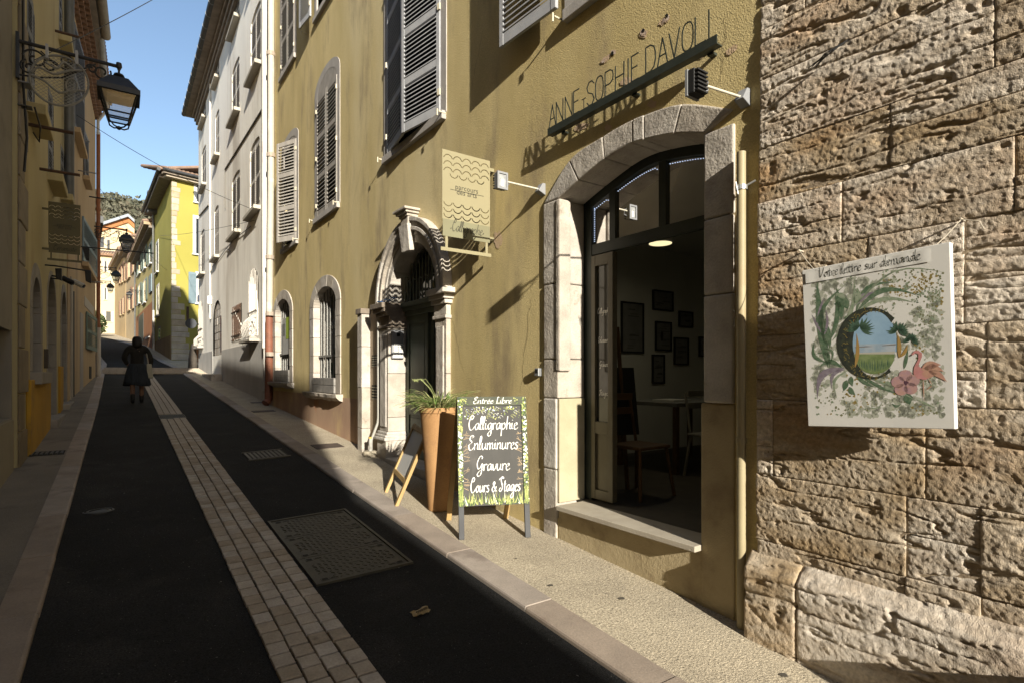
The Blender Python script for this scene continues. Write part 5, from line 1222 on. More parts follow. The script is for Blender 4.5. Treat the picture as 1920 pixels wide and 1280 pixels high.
# line the floors up
za = sum(w[2] for w in WR[:4])/4; zt_ = sum(w[3] for w in WR[:3])/3; zb_ = sum(w[2] for w in WR[4:])/4; zbt = sum(w[3] for w in WR[4:7])/3
WR = [(a, b, za if k < 4 else zb_, zt_ if k < 4 else zbt) for k, (a, b, _, _) in enumerate(WR)]
TOPW = 13.15
for w in WR[:4]: WR.append((w[0], w[1], za+2.75, min(za+4.3, TOPW-.35)))
dr = wrect(PW, 399.6, 415.5, 664, 668, 557); bw = wrect(PW, 467, 485, 634, 628, 497); sw = wrect(PW, 437, 453.5, 640, 634, 568); aw = wrect(PW, 372.5, 380.5, 648, 645, 561)
holes = []
def wopen(w, a=.18): u0, u1, z0, z1 = w; return [(u0, z0), (u0, z1-a)]+arch((u0+u1)/2, (u1-u0)/2, z1-a, a, 8)[1:-1]+[(u1, z1-a), (u1, z0)]
for k, w in enumerate(WR): holes.append(wopen(w, .16 if k < 8 else .001))
for w in (dr, bw, aw): holes.append(wopen(w, (w[1]-w[0])/2*.8))
holes.append(rect(sw[0], sw[1], sw[2], sw[3]))
house_body(PW, 14.12, 28.6, .3, TOPW, holes, white_m, WH, 7)
def dark_box(P, w, d, parent): MB(P.f()).quad((w[0]-.1, -d, w[2]-.1), (w[1]+.1, -d, w[2]-.1), (w[1]+.1, -d, w[3]+.1), (w[0]-.1, -d, w[3]+.1)).build('pane', darkglass, parent)
wslat = mat('white_house_slat', (.42, .39, .345), (.35, .325, .29), 6, .7)
wshut = mat('white_house_shutter', (.50, .47, .42), (.43, .40, .36), 5, .7)
for k, w in enumerate(WR):
    u0, u1, z0, z1 = w; a = .16 if k < 8 else .001; dark_box(PW, w, .2, WH)
    reveal(PW, wopen(w, a), .12, white_m, WH)
    ww = (u1-u0)/2-.03
    for sg, uh in ((1, u0+.02), (-1, u1-.02)): leaf(PW, uh, sg, ww, z0+.02, z1-a+.02, -.03, 0, WH, wshut, wslat, 1, pitch=.055, hinge=hw_ if k in (0, 4, 1, 5) else None)
    if a > .1: MB(PW.f()).holed(arch((u0+u1)/2, (u1-u0)/2-.02, z1-a+.02, a-.03, 8), [], -.035).build('shutter_head', wshut, WH)
    MB(PW.f()).box(u0-.12, u1+.12, -.10, .17, z0-.10, z0).build('window_sill', mat('pale_sill', (.46, .42, .35), (.38, .35, .29), 4, .85), WH, bevel=.012)
# ground floor: stone door, barred windows, dado
zd = (PW.uz(461, 644)[1]+PW.uz(419, 654)[1])/2
segs = [(14.2, bw[0]-.25), (bw[0]-.25, dr[0]-.05), (dr[1]+.05, aw[0]-.3), (aw[0]-.3, 28.55)]
for a, b in segs:
    if b > a: MB(PW.f()).box(a, b, 0, .012, .5, zd+.02*(a-20)*.3).build('dado', greydado, WH)
door = T('door', None, None); door.parent = WH; door.location = Vector(PW.pt(dr[0], -.2, dr[2]))-wloc(WH)
MB(PW.f()).box(dr[0], dr[1], -.12, -.07, .9, dr[3]-.05).build('infill', mat('grey_stone_infill', (.34, .32, .28), (.26, .245, .215), 4, .9, [(20, .01, 4)]), door)
z = G(23); 
while z < dr[3]-.2:
    u = dr[0]+.02
    while u < dr[1]-.1:
        l = rnd.uniform(.35, .6); MB(PW.f()).box(u, min(u+l, dr[1]-.02), -.08, -.055+rnd.uniform(0, .012), z, z+.26).build('stone', limestone, door, bevel=.01); u += l+.012
    z += .275
MB(PW.f()).box(dr[0]+.05, dr[0]+.55, -.06, -.03, dr[2]+.1, dr[2]+1.35).build('meter_panel', mat('red_brown_panel', (.16, .07, .055), (.09, .09, .10), 5, .7), door)
MB(PW.f()).box(dr[0]-.2, dr[1]+.2, -.1, .35, G(23)-.1, G(23)+.14).build('door_step', limestone, door, bevel=.015)
def w_bars(w, a, n, cnt, cross, r=.014, m=mat('white_iron_bar', (.50, .47, .42), (.40, .37, .33), 6, .6)):
    t = T('window', None, None); t.parent = WH; t.location = Vector(PW.pt(w[0], 0, w[2]))-wloc(WH)
    MB(PW.f()).quad((w[0]-.1, -.24, w[2]-.1), (w[1]+.1, -.24, w[2]-.1), (w[1]+.1, -.24, w[3]), (w[0]-.1, -.24, w[3])).build('closed_shutter', mat('cream_board', (.20, .19, .165), (.16, .15, .13), 3, .8), t)
    mb = MB(PW.f()); uc_, hw = (w[0]+w[1])/2, (w[1]-w[0])/2
    for i in range(cnt):
        tt = -1+2*(i+.5)/cnt; zt = w[3]-a+a*math.sqrt(max(0, 1-tt*tt)) if a > .01 else w[3]
        mb.tube([(uc_+hw*tt, n, w[2]), (uc_+hw*tt, n, zt)], r, 6)
    for c in cross: z = w[2]+(w[3]-w[2])*c; mb.box(w[0], w[1], n+.006, n+.03, z-.02, z+.02)
    mb.build('window_bars', m, t, smooth=True); return t
t = w_bars(bw, (bw[1]-bw[0])/2*.8, .02, 7, (.36,), r=.011); reveal(PW, wopen(bw, (bw[1]-bw[0])/2*.8), .24, white_m, t)
mb = MB(PW.f()); uc_ = (bw[0]+bw[1])/2; hw = (bw[1]-bw[0])/2
for k in range(6):
    u = uc_-hw+2*hw*(k+.5)/6; mb.tube([(u, .02, bw[2]+.55), (u, .14, bw[2]+.42), (u, .22, bw[2]+.2), (u, .16, bw[2]+.0), (u, .02, bw[2]-.06)], .011, 6)
mb.build('belly_bars', MATS['white_iron_bar'], t, smooth=True)
MB(PW.f()).box(bw[0]-.1, bw[1]+.1, 0, .24, bw[2]-.16, bw[2]-.09).build('window_shelf', limestone, t, bevel=.01)
t2 = w_bars(sw, 0, .03, 7, (.12, .82), m=rust); reveal(PW, rect(*sw), .24, white_m, t2, closed=True)
t3 = w_bars(aw, (aw[1]-aw[0])/2*.8, .02, 6, (.36,)); reveal(PW, wopen(aw, (aw[1]-aw[0])/2*.8), .24, white_m, t3)
mb = MB(PW.f()); uc_ = (aw[0]+aw[1])/2; hw = (aw[1]-aw[0])/2
for k in range(6):
    u = uc_-hw+2*hw*(k+.5)/6; mb.tube([(u, .02, aw[2]+.45), (u, .2, aw[2]+.25), (u, .2, aw[2]), (u, .02, aw[2]-.06)], .014, 6)
mb.build('belly_bars', MATS['white_iron_bar'], t3, smooth=True)
MB(PW.f()).box(aw[0]-.1, aw[1]+.1, 0, .22, aw[2]-.16, aw[2]-.08).build('window_shelf', limestone, t3, bevel=.01)
# eaves: boarded soffit, cornice, gutter with straps
OV = .52
MB(PW.f()).box(14.0, 29.1, -.2, OV-.04, TOPW, TOPW+.07).build('soffit', soffit, WH)
mb = MB(PW.f())
for k, (a, b, c) in enumerate(((0, .16, -.28), (0, .10, -.42), (0, .24, -.12))): mb.box(14.05, 28.75, 0, b, TOPW+c, TOPW+c+.13)
mb.build('cornice', soffit, WH, bevel=.02)
mb = MB(PW.f()); mb.tube([(14.0, OV, TOPW+.10), (29.12, OV, TOPW+.10)], .105, 12); mb.build('gutter', slate, WH, smooth=True)
mb = MB(PW.f())
for k in range(20): mb.tube([(14.5+.75*k, OV, TOPW+.10), (14.53+.75*k, OV, TOPW+.10)], .112, 12)
mb.build('gutter_straps', mat('zinc_strap', (.18, .19, .20), None, 3, .4, metallic=.4), WH, kind='stuff')
mb = MB(PW.f()); mb.quad((13.9, OV+.05, TOPW+.14), (29.15, OV+.05, TOPW+.14), (29.15, -3.6, TOPW+1.5), (13.9, -3.6, TOPW+1.5)); mb.quad((29.1, OV, TOPW+.1), (29.1, -7, TOPW+.1), (29.1, -3.6, TOPW+1.5)); mb.build('roof', tile_m, WH)
# pipes and cables at the party wall
mb = MB(PW.f()); ua = PW.u(497, .06); mb.tube([(ua, .06, TOPW-.1), (ua, .06, 5.2), (ua-.02, .06, 3.0), (ua-.03, .06, 2.2)], .075, 12); mb.build('drainpipe', whitepipe, WH, smooth=True)
mb = MB(PW.f()); mb.tube([(ua-.03, .06, 2.25), (ua-.03, .07, 1.25), (ua-.05, .10, 1.15)], .045, 10); mb.build('drainpipe', mat('grey_white_pipe', (.45, .43, .39), (.36, .34, .31), 4, .6), WH, smooth=True)
mb = MB(PW.f())
for du in (-.13, -.17): mb.tube([(ua+du, .03, TOPW-.2)]+[(ua+du+.02*math.sin(i*1.7), .035, TOPW-.2-i*.8) for i in range(1, 12)], .014, 6)
mb.build('black_cable', iron, WH, smooth=True)
mb = MB(PW.f()); up = PW.u(394, .04); mb.tube([(up, .04, PW.uz(394, 130)[1]), (up, .04, PW.uz(394, 560)[1]), (up, .04, PW.uz(394, 600)[1])], .032, 8); mb.build('drainpipe', whitepipe, WH, smooth=True)
MB(PW.f()).box(up-.10, up+.10, 0, .14, PW.uz(394, 572)[1], PW.uz(394, 558)[1]).build('junction_box', whitepaint, WH)
mb = MB(PW.f())
p0 = PW.uz(422, 318, .02); p1 = PW.uz(492, 205, .02); mb.tube([(p0[0], .02, p0[1]), ((p0[0]+p1[0])/2, .02, (p0[1]+p1[1])/2), (p1[0], .02, p1[1])], .022, 6)
mb.tube([(p0[0]+.02, .02, p0[1]), (p0[0]+.03, .02, PW.uz(421, 395)[1])], .012, 6)
p0 = PW.uz(374, 405, .02); p1 = PW.uz(391, 385, .02); mb.tube([(p0[0], .02, p0[1]), (p1[0], .02, p1[1])], .03, 6)
mb.build('wall_cable', mat('grey_cable', (.16, .15, .13), None, 3, .7), WH)
mb = MB(PW.f())
for q in (((398, 501), (412, 483), (424, 466), (432, 472)), ((425, 466), (436, 452), (470, 425))):
    mb.tube([(PW.uz(x, y, .03)[0], .03, PW.uz(x, y, .03)[1]) for x, y in q], .010, 5)
mb.build('sagging_cable', iron, WH)
# house number plate
pz = PW.uz(371.5, 560, .01); MB(PW.f()).box(pz[0]-.3, pz[0]+.2, 0, .02, pz[1]-.14, pz[1]+.14).build('number_plate', mat('blue_plate', (.06, .08, .14), None, 3, .5), WH)
# small round sign sticking out at the corner of the white house
rs = T('round_sign', 'small dark round sign on a bracket at the far corner of the white house', 'sign', PW.pt(28.4, .2, 4.3))
c = Vector(PW.pt(28.3, .32, PW.uz(363, 604, .3)[1])); mb = MB(); mb.tube([tuple(c), tuple(c+Vector((0, .04, 0)))], .22, 20); mb.build('disc', mat('slate_blue', (.03, .035, .045), None, 3, .5), rs)
MB().tube([tuple(c+Vector((0, .02, 0))), tuple(c+Vector((.36, .02, 0)))], .02, 6).build('bracket', iron, rs)
gs = T('guard_stone', 'dark worn guard stone at the far corner of the white house', 'guard stone', (2.68, 28.6, G(28.6)))
MB().lathe([(.0, -.1), (.20, -.1), (.18, .4), (.13, .8), (.07, 1.05), (.0, 1.1)], (2.68, 28.6, G(28.6)), 14).build('stone', mat('dark_guard_stone', (.10, .085, .07), (.07, .06, .05), 5, .9, [(12, .02, 4)]), gs, smooth='all')
# beige and red drainpipe on the yellow house side
yp = T('drainpipe', 'cream drainpipe with red brown lower length between the yellow and white houses', 'drainpipe', PY.pt(13.95, .08, G(14)))
u = PY.u(508, .08); zc = PY.uz(500, 590, .08)[1]
MB(PY.f()).tube([(u-.03, .08, 12.9), (u+.0, .08, 6.0), (u+.16, .08, zc)], .072, 14).build('upper_pipe', mat('cream_grey_pipe', (.44, .41, .35), (.36, .33, .28), 3, .6, stain=(.50, .48, .42), stain_scale=3), yp, smooth=True)
MB(PY.f()).tube([(u+.16, .08, zc), (u+.18, .08, 1.6), (u+.2, .09, G(14.2)+.12), (u+.14, .17, G(14.2)+.03)], .085, 14).build('lower_pipe', redpipe, yp, smooth=True)
mb = MB(PY.f())
for z in (zc-.06, 4.2, 6.5, 8.8, 2.0): mb.tube([(u+.09 if z < 5 else u, .08, z), (u+.09 if z < 5 else u, .08, z+.09)], .096, 14)
mb.build('pipe_collar', mat('collar_grey', (.30, .25, .20), None, 3, .6), yp)
# ------------------------------------------------------------------ LIME YELLOW HOUSE at the fork
CO = (2.24, 34.2)
PL = Plane(CO, (1.85-2.24, 42.7-34.2), (-8.5, -.39)); PLr = Plane(CO, (1, .25), (.25, -1))
LH = T('lime_house', 'lime yellow corner house with a ragged pale stone quoin and tiled eaves', 'house', (CO[0], CO[1], G(CO[1])))
TL_ = 11.75
def simple_window(P, w, parent, fm, sm=None, open_=True, d=.12, band=.09, n=.015, sill=True):
    u0, u1, z0, z1 = w
    t = T('window', None, None); t.parent = parent; t.location = Vector(P.pt((u0+u1)/2, 0, z0))-wloc(parent)
    MB(P.f()).box(u0, u1, -.02, .004, z0, z1).build('pane', darkglass, t)
    MB(P.f()).ring(rect(u0-band, u1+band, z0-band*.3, z1+band), rect(u0, u1, z0, z1), -.02, n).build('frame', fm, t)
    if sill: MB(P.f()).box(u0-band-.05, u1+band+.05, 0, .12, z0-.10, z0-.02).build('sill', fm, t)
    if sm is not None:
        w2 = (u1-u0)/2
        for sg, uh in ((-1, u0-.02), (1, u1+.02)) if open_ else ((1, u0), (-1, u1)):
            s = MB(P.f()); a, b = sorted((uh, uh+sg*w2*(1 if open_ else .98))); s.box(a, b, n, n+.03, z0, z1)
            o = s.build('shutter', sm, t); k = MB(P.f())
            for q in range(int((z1-z0-.2)/.10)): k.box(a+.05, b-.05, n+.03, n+.042, z0+.1+.10*q, z0+.155+.10*q)
            k.build('slats', sm, t, kind='stuff', norm=False)
    return t
def solid(P, u0, u1, z0, z1, m, parent, depth, name='wall'):
    return MB(P.f()).box(u0, u1, -depth, 0, z0, z1).build(name, m, parent)
mb = MB(); a = PL.pt(0, 0, 0); b = PL.pt(8.6, 0, 0); c = PLr.pt(9, 0, 0); d_ = (c[0]-.3, c[1]+8)
pl = [(CO[0], CO[1]), b[:2], (b[0]+6, b[1]+2), d_, c[:2]]
mb.add([(x, y, 1.2) for x, y in pl]+[(x, y, TL_) for x, y in pl], [(0, 1, 6, 5), (1, 2, 7, 6), (2, 3, 8, 7), (3, 4, 9, 8), (4, 0, 5, 9), (5, 6, 7, 8, 9)]); mb.build('wall', lime_m, LH)
# quoin of irregular pale stones wrapping the corner
z = G(34)+.05; k = 0
while z < TL_-.35:
    h = rnd.uniform(.24, .40); wid = (.42 if z < 5.2 else .16)+rnd.uniform(0, .28)+(.22 if z < 4.2 else 0)
    MB(PLr.f()).box(-.0, wid, -.03, .012+rnd.uniform(0, .012), z, z+h-.015).build('quoin_stone', palestone, LH, bevel=.02)
    MB(PL.f()).box(0.0, .16+rnd.uniform(0, .1), -.03, .010, z, z+h-.015).build('quoin_stone', palestone, LH, bevel=.02)
    z += h
MB(PLr.f()).box(.9, 5, 0, .02, G(34)-.2, PLr.uz(352, 650)[1]).build('dado', fardado, LH)
MB(PL.f()).box(.3, 8.5, 0, .02, G(36)-.4, G(38)+.95).build('dado', mat('dull_brown_dado', (.24, .15, .06), (.20, .125, .05), 1, .9), LH)
def prect(P, x0, x1, y0, y1):
    a, z1_ = P.uz(x0, y0); b, z0_ = P.uz(x1, y1); u0, u1 = sorted((a, b)); return u0, u1, z0_, z1_
for q in ((365, 371, 338, 379), (363, 371, 409, 476), (368, 374, 515, 568)):
    w = prect(PLr, *q); simple_window(PLr, (w[0]+.12, w[0]+1.0, w[2], w[3]), LH, whiteshut, band=.16)
w = prect(PLr, 353, 367, 510, 570); s = MB(PLr.f()).box(w[0], w[1], .03, .07, w[2], w[3]).build('shutter', blueshut, LH); mb = MB(PLr.f())
for q in range(26): mb.box(w[0]+.05, w[1]-.05, .07, .085, w[2]+.08+(w[3]-w[2]-.16)*q/26, w[2]+.08+(w[3]-w[2]-.16)*(q+.55)/26)
mb.build('slats', blueshut, s, kind='stuff', norm=False)
w = prect(PLr, 349.5, 354, 575, 607); MB(PLr.f()).box(w[0], w[1], -.0, .03, w[2], w[3]).build('blind_window', rust, LH)
for q in ((293, 297, 460, 508), (294, 298, 540, 590)):
    w = prect(PL, *q); simple_window(PL, w, LH, whiteshut, band=.14)
w = prect(PL, 297, 301, 617, 655); simple_window(PL, w, LH, soffit, band=.1, sill=False)
# roof with rows of tiles, corbel course and gutter
def along(P, a, b, n, z): return [P.pt(a, n, z), P.pt(b, n, z)]
MB(PLr.f()).box(-.35, 9, -.3, .34, TL_, TL_+.10).build('corbel', palestone, LH); MB(PLr.f()).box(-.5, 9, -.3, .48, TL_+.101, TL_+.2).build('corbel', soffit, LH)
MB(PL.f()).box(.05, 8.9, -.3, .55, TL_+.001, TL_+.19).build('soffit', soffit, LH)
MB(PLr.f()).tube([(-.55, .56, TL_+.26), (9, .56, TL_+.26)], .08, 10).build('gutter', slate, LH, smooth=True)
MB(PL.f()).tube([(-.5, .62, TL_+.26), (9, .62, TL_+.26)], .09, 10).build('gutter', slate, LH, smooth=True)
mb = MB(PLr.f())
for i in range(44):
    u = -.45+.21*i; mb.tube([(u, .55, TL_+.34), (u, -3.2, TL_+1.35)], .085, 8)
    mb.tube([(u+.1, .5, TL_+.28), (u+.1, -3.2, TL_+1.30)], .07, 6)
mb.build('roof_tiles', tile_m, LH, kind='stuff', smooth=True)
mb = MB(PL.f())
for i in range(42): mb.tube([(-.3+.21*i, .62, TL_+.34), (-.3+.21*i, -3.2, TL_+1.3)], .085, 8)
mb.build('roof_tiles', tile_m, LH, kind='stuff', smooth=True)
MB(PL.f()).box(6.9, 7.5, -1.0, .5, TL_-.2, TL_+1.1).build('chimney', slate, LH)
MB(PL.f()).tube([(8.2, .10, TL_), (8.2, .10, 2.6)], .06, 8).build('drainpipe', greypipe, LH, smooth=True)
MB(PL.f()).tube([(8.0, .10, 5.6), (8.0, .10, 2.6)], .06, 8).build('drainpipe', whitepipe, LH, smooth=True)
# ------------------------------------------------------------------ houses further up
def far_house(name, label, p0, p1, z0, z1, m, wins, fm, sm, depth=7, cat='house', ov=.6, low=None, lowz=0):
    P = Plane(p0, (p1[0]-p0[0], p1[1]-p0[1]), (-(p1[1]-p0[1]), p1[0]-p0[0])); L = math.hypot(p1[0]-p0[0], p1[1]-p0[1])
    t = T(name, label, cat, (p0[0], p0[1], G(p0[1])), 'houses up the street')
    solid(P, 0, L, z0, z1, m, t, depth)
    for q in wins:
        w = prect(P, *q[:4]); simple_window(P, w, t, fm, (q[4] if len(q) > 4 else sm), open_=False if len(q) > 5 else True, band=.08)
    MB(P.f()).box(-.2, L+.2, -.3, ov*.55, z1, z1+.16).build('corbel', soffit, t); MB(P.f()).box(-.25, L+.25, -.3, ov, z1+.161, z1+.34).build('eave', mat('tan_eave', (.36, .27, .17), (.30, .22, .14), 2, .9), t)
    mb = MB(P.f())
    for i in range(int(L/.24)): mb.tube([(.24*i, ov+.05, z1+.42), (.24*i, -3.5, z1+1.4)], .10, 6)
    mb.build('roof_tiles', tile_m, t, kind='stuff', smooth=True)
    if low is not None: MB(P.f()).box(.05, L-.05, 0, .025, z0, lowz).build('dado', low, t)
    return t, P
t, P2 = far_house('mustard_house', 'mustard yellow house with curved eave beyond the lime corner house', (1.85, 42.75), (1.16, 57.8), 2.0, 10.9, faryel,
    [(259, 264, 480, 510), (269.8, 274.2, 470, 501), (280.5, 284.7, 461, 492), (259.6, 263.7, 538, 567), (269, 274, 530, 565)], whiteshut, greenshut, low=fardado, lowz=6.35)
MB(P2.f()).box(*prect(P2, 281, 286, 520, 546)[:2], .03, .08, *prect(P2, 281, 286, 520, 546)[2:]).build('shutter', blueshut, t)
w = prect(P2, 261, 270, 595, 640); MB(P2.f()).box(w[0], w[1], .0, .05, w[2], w[3]).build('door', darkgreen, t)
w = prect(P2, 276, 281, 597, 630); simple_window(P2, w, t, whiteshut, band=.2)
MB(P2.f()).tube([(14.9, .08, 10.8), (14.9, .08, 4.6)], .07, 8).build('drainpipe', greypipe, t, smooth=True)
t, P3 = far_house('orange_house', 'apricot house with brown shutters up the street behind the wall lantern', (1.1, 58.0), (.52, 66.5), 3.5, 12.9, faror,
    [(239, 245, 496, 518, brnsh), (249, 253, 482, 508, brnsh), (240, 245, 546, 580, brnsh), (249, 253, 540, 576, brnsh)], faror, brnsh)
t, P4 = far_house('peach_house', 'peach coloured narrow house with brown shutters beside the end facade', (.50, 66.6), (-.45, 80), 3.8, 13.4, mat('far_peach_render', (.50, .36, .19), (.45, .32, .165), .4, .95),
    [(224, 226.5, 502, 530, brnsh), (228, 231, 498, 528, brnsh), (233.5, 236, 495, 525, brnsh), (225, 227.5, 565, 590, brnsh), (230, 233, 560, 588, brnsh)], faror, brnsh)
t = T('cream_end_house', 'cream facade with white shutters closing the view up the street', 'house', (-6, 84, G(84)), 'houses up the street')
P5 = Plane((-14, 86), (1, -.1), (-.1, -1))
solid(P5, 0, 16, 4, P5.uz(205, 481)[1], farcream, t, 8)
zc = P5.uz(205, 481)[1]
mb = MB(P5.f()); mb.box(-.3, 16, -.3, .5, zc, zc+.22); mb.build('eave', genoise, t)
mb = MB(P5.f())
for i in range(60): mb.tube([(-.2+.27*i, .6, zc+.3), (-.2+.27*i, -4, zc+1.3)], .11, 6)
mb.build('roof_tiles', tile_m, t, kind='stuff', smooth=True)
for q in ((196, 200, 490, 510), (217, 221, 496, 515), (196, 199, 540, 562), (217, 220, 545, 566), (199, 208, 584, 603)):
    w = prect(P5, *q); simple_window(P5, w, t, farcream, whiteshut, band=.05)
t = T('gabled_house', 'tall cream gabled house with orange trim rising behind the end facade', 'house', (-6, 100, G(100)), 'houses up the street')
P6 = Plane((-16, 104), (1, 0), (0, -1)); 
gz = lambda x, y: P6.uz(x, y)
g0, g1, g2, g3 = gz(176, 430), gz(240, 409), gz(252, 420), gz(252, 520)
mb = MB(P6.f()); mb.prism([(g0[0], 6), (g3[0], 6), (g2[0], g2[1]), (g1[0], g1[1]), (g0[0], g0[1])], 0, -10); mb.build('wall', farcream, t)
mb = MB(P6.f())
for a, b in ((g0, g1), (g1, g2)):
    mb.hexa([(a[0], -10, a[1]), (b[0], -10, b[1]), (b[0], .9, b[1]), (a[0], .9, a[1])], [(a[0], -10, a[1]+.45), (b[0], -10, b[1]+.45), (b[0], .9, b[1]+.45), (a[0], .9, a[1]+.45)])
mb.build('roof', mat('blue_grey_roof', (.22, .25, .29), None, 2, .6), t)
mb = MB(P6.f())
for a, b, o in ((g0, g1, .75), (g1, g2, .75)): mb.hexa([(a[0], 0, a[1]-o), (b[0], 0, b[1]-o), (b[0], .3, b[1]-o), (a[0], .3, a[1]-o)], [(a[0], 0, a[1]-.02), (b[0], 0, b[1]-.02), (b[0], .3, b[1]-.02), (a[0], .3, a[1]-.02)])
au, az = gz(217, 440); o_ = arch(au, 2.6, az, 1.1, 10); i_ = arch(au, 2.3, az, .8, 10); mb.ring(o_, i_, 0, .12, closed=False)
mb.build('orange_trim', fardado, t)
for q in ((188, 195, 445, 465), (201, 206, 450, 468)):
    w = prect(P6, *q); simple_window(P6, w, t, farcream, None, band=.1)
# hedge at the bend and parked low wall
def leafball(mb, c, r, n, s, seed, sq=(1, 1, 1)):
    rr_ = np.random.default_rng(seed); d = rr_.normal(size=(n, 3)); d /= np.linalg.norm(d, axis=1)[:, None]; rad = r*(.55+.5*rr_.random(n)**.5)
    p = d*rad[:, None]*np.array(sq)+np.array(c); a = rr_.normal(size=(n, 3)); a /= np.linalg.norm(a, axis=1)[:, None]; b = np.cross(a, rr_.normal(size=(n, 3))); b /= np.linalg.norm(b, axis=1)[:, None]
    k = len(mb.v); sz = s*(.6+.8*rr_.random(n))
    for i in range(n):
        q = p[i]; u = a[i]*sz[i]; v = b[i]*sz[i]*.6
        mb.v += [tuple(q-u), tuple(q+v), tuple(q+u), tuple(q-v)]; mb.fa.append((k+4*i, k+4*i+1, k+4*i+2, k+4*i+3))
hg = T('hedge', 'dark green clipped hedge at the bend of the street below the cream facade', 'hedge', (-4, 70, G(70)))
mb = MB()
for i, x in enumerate((-6.2, -5.2, -4.2, -3.2, -2.4)): leafball(mb, (x, 71.0-.3*i, G(71)+1.1), 1.35, 900, .16, i)
mb.build('foliage', mat('hedge_leaf', (.035, .055, .02), (.06, .085, .03), 2, .8), hg, kind='stuff', norm=False)
mb = MB()
for x in (-6, -4.5, -3): mb.tube([(x, 71, G(71)-.2), (x, 71, G(71)+1.2)], .06, 6)
mb.build('stem', chairwood, hg)
bal = T('flowering_shrub', 'pale flowering shrub hanging over the hedge at the end facade', 'shrub', (-5, 80, G(80)+2)); mb = MB(); 
for i in range(3): leafball(mb, (-5.4+.9*i, 80, G(80)+3.0+.5*i), 1.0, 350, .12, 40+i)
mb.build('foliage', mat('pale_shrub', (.30, .29, .20), (.16, .19, .08), 3, .8), bal, kind='stuff', norm=False)
MB().tube([(-5, 80, G(80)-.3), (-5, 80, G(80)+2.5)], .05, 6).build('stem', chairwood, bal)
# house on the left beyond the orange one
lf = T('left_corner_house', 'shaded house with dark eaves beyond the apricot house on the left', 'house', (-2, 34, G(34)), 'houses up the street')
MB().add([(-.98, 33, 1), (-1.25, 40, 1), (-2.6, 48, 1), (-9, 48, 1), (-9, 33, 1), (-.98, 33, 8.7), (-1.25, 40, 8.7), (-2.6, 48, 8.7), (-9, 48, 8.7), (-9, 33, 8.7)], [(0, 1, 6, 5), (1, 2, 7, 6), (2, 3, 8, 7), (3, 4, 9, 8), (4, 0, 5, 9), (5, 6, 7, 8, 9)]).build('wall', leftor, lf)
MB().add([(-.62, 32.8, 8.7), (-.95, 40, 8.7), (-2.3, 48, 8.7), (-9, 48, 8.7), (-9, 32.8, 8.7), (-.62, 32.8, 9.0), (-.95, 40, 9.0), (-2.3, 48, 9.0), (-9, 48, 10.4), (-9, 32.8, 10.4)], [(0, 1, 6, 5), (1, 2, 7, 6), (2, 3, 8, 7), (3, 4, 9, 8), (4, 0, 5, 9), (5, 6, 7, 8, 9), (4, 3, 2, 1, 0)]).build('roof', slate, lf)
# wooded hill behind the town
hx = np.linspace(-260, 320, 59); hy = np.linspace(130, 560, 44)
def hz_(x, y): 
    r_ = 1/(1+math.exp(-(y-235)/38)); return 8+r_*(76-.075*(x+2)-.0006*(x)**2*.3)+r_*6*math.sin(x*.031)+3*math.sin(x*.09+y*.05)
mb = MB()
for y in hy:
    for x in hx: mb.v.append((x, y, hz_(x, y)))
n = len(hx); mb.fa = [(j*n+i, j*n+i+1, (j+1)*n+i+1, (j+1)*n+i) for j in range(len(hy)-1) for i in range(n-1)]
hill = mb.build('hill', mat('hill_scrub', (.085, .085, .05), (.13, .115, .075), .05, .95), None, smooth='all'); hill['kind'] = 'structure'
mb = MB(); rg = random.Random(77)
for i in range(1500):
    x = rg.uniform(-95, 110); y = rg.uniform(200, 350); s = rg.uniform(2.0, 4.6); z = hz_(x, y)
    leafball(mb, (x, y, z+s*.5), s, 60, s*.22, 1000+i, (1, 1, .85))
o = mb.build('hillside_trees', mat('hill_leaf', (.075, .080, .055), (.11, .108, .078), .12, .9, third=(.13, .112, .082), third_scale=.05), None, norm=False); o['kind'] = 'stuff'
# ------------------------------------------------------------------ LEFT SIDE of the street
P1 = Plane((-.985, 0), (0, 1), (1, 0)); PH = Plane((-.95, 0), (0, 1), (1, 0)); P3L = Plane((-.93, 15.75), (.26, 8.2), (8.2, -.26))
H1 = T('beige_house', 'shaded beige grey house at the left edge with a deep low window', 'house', (-1.5, 6, G(6)))
w = prect(P1, -40, 21, 596, 783); w = (min(w[0], w[1]), max(w[0], w[1]), w[2], w[3])
house_body(P1, 3.2, 8.36, -.2, 8.0, [rect(w[0], w[1], w[2], w[3])], beige_m, H1, 7)
reveal(P1, rect(*w), .22, beige_m, H1, closed=True); pane(P1, rect(*w), -.2, darkglass, H1)
MB(P1.f()).box(3.2, 8.3, 0, .02, -.1, w[2]-.02).build('dado', mat('beige_dado', (.29, .255, .18), (.24, .21, .15), 1.2, .95, [(70, .002, 3)]), H1)
MB(P1.f()).box(3.0, 8.5, -7, .3, 8.0, 8.18).build('eave', soffit, H1); mb = MB(P1.f()); mb.quad((3, .3, 8.19), (8.5, .3, 8.19), (8.5, -3.5, 9.4), (3, -3.5, 9.4)); mb.build('roof', tile_m, H1)
MB(P1.f()).box(8.36, 8.44, -2, -.02, 0, 8).build('party_wall', mat('dark_gap', (.06, .055, .045), None, 3, .9), H1)
H2 = T('pale_yellow_house', 'shaded pale yellow house on the left with stone quoin and arched openings', 'house', (-1.5, 12, G(12)))
aw_ = prect(PH, 60, 75.5, 512, 697); d1 = prect(PH, 88.5, 104, 508, 776); d2 = prect(PH, 114.5, 124, 541, 752)
def aopen(w): a = (w[1]-w[0])/2; return arch_open((w[0]+w[1])/2, a, w[2], w[3]-a*.8, a*.8, 12)
uw = [prect(PH, 50, 64, -30, 236), prect(PH, 90, 99.5, 160, 352), prect(PH, 113.5, 119.5, 268, 382), prect(PH, 110.5, 116, -20, 97)]
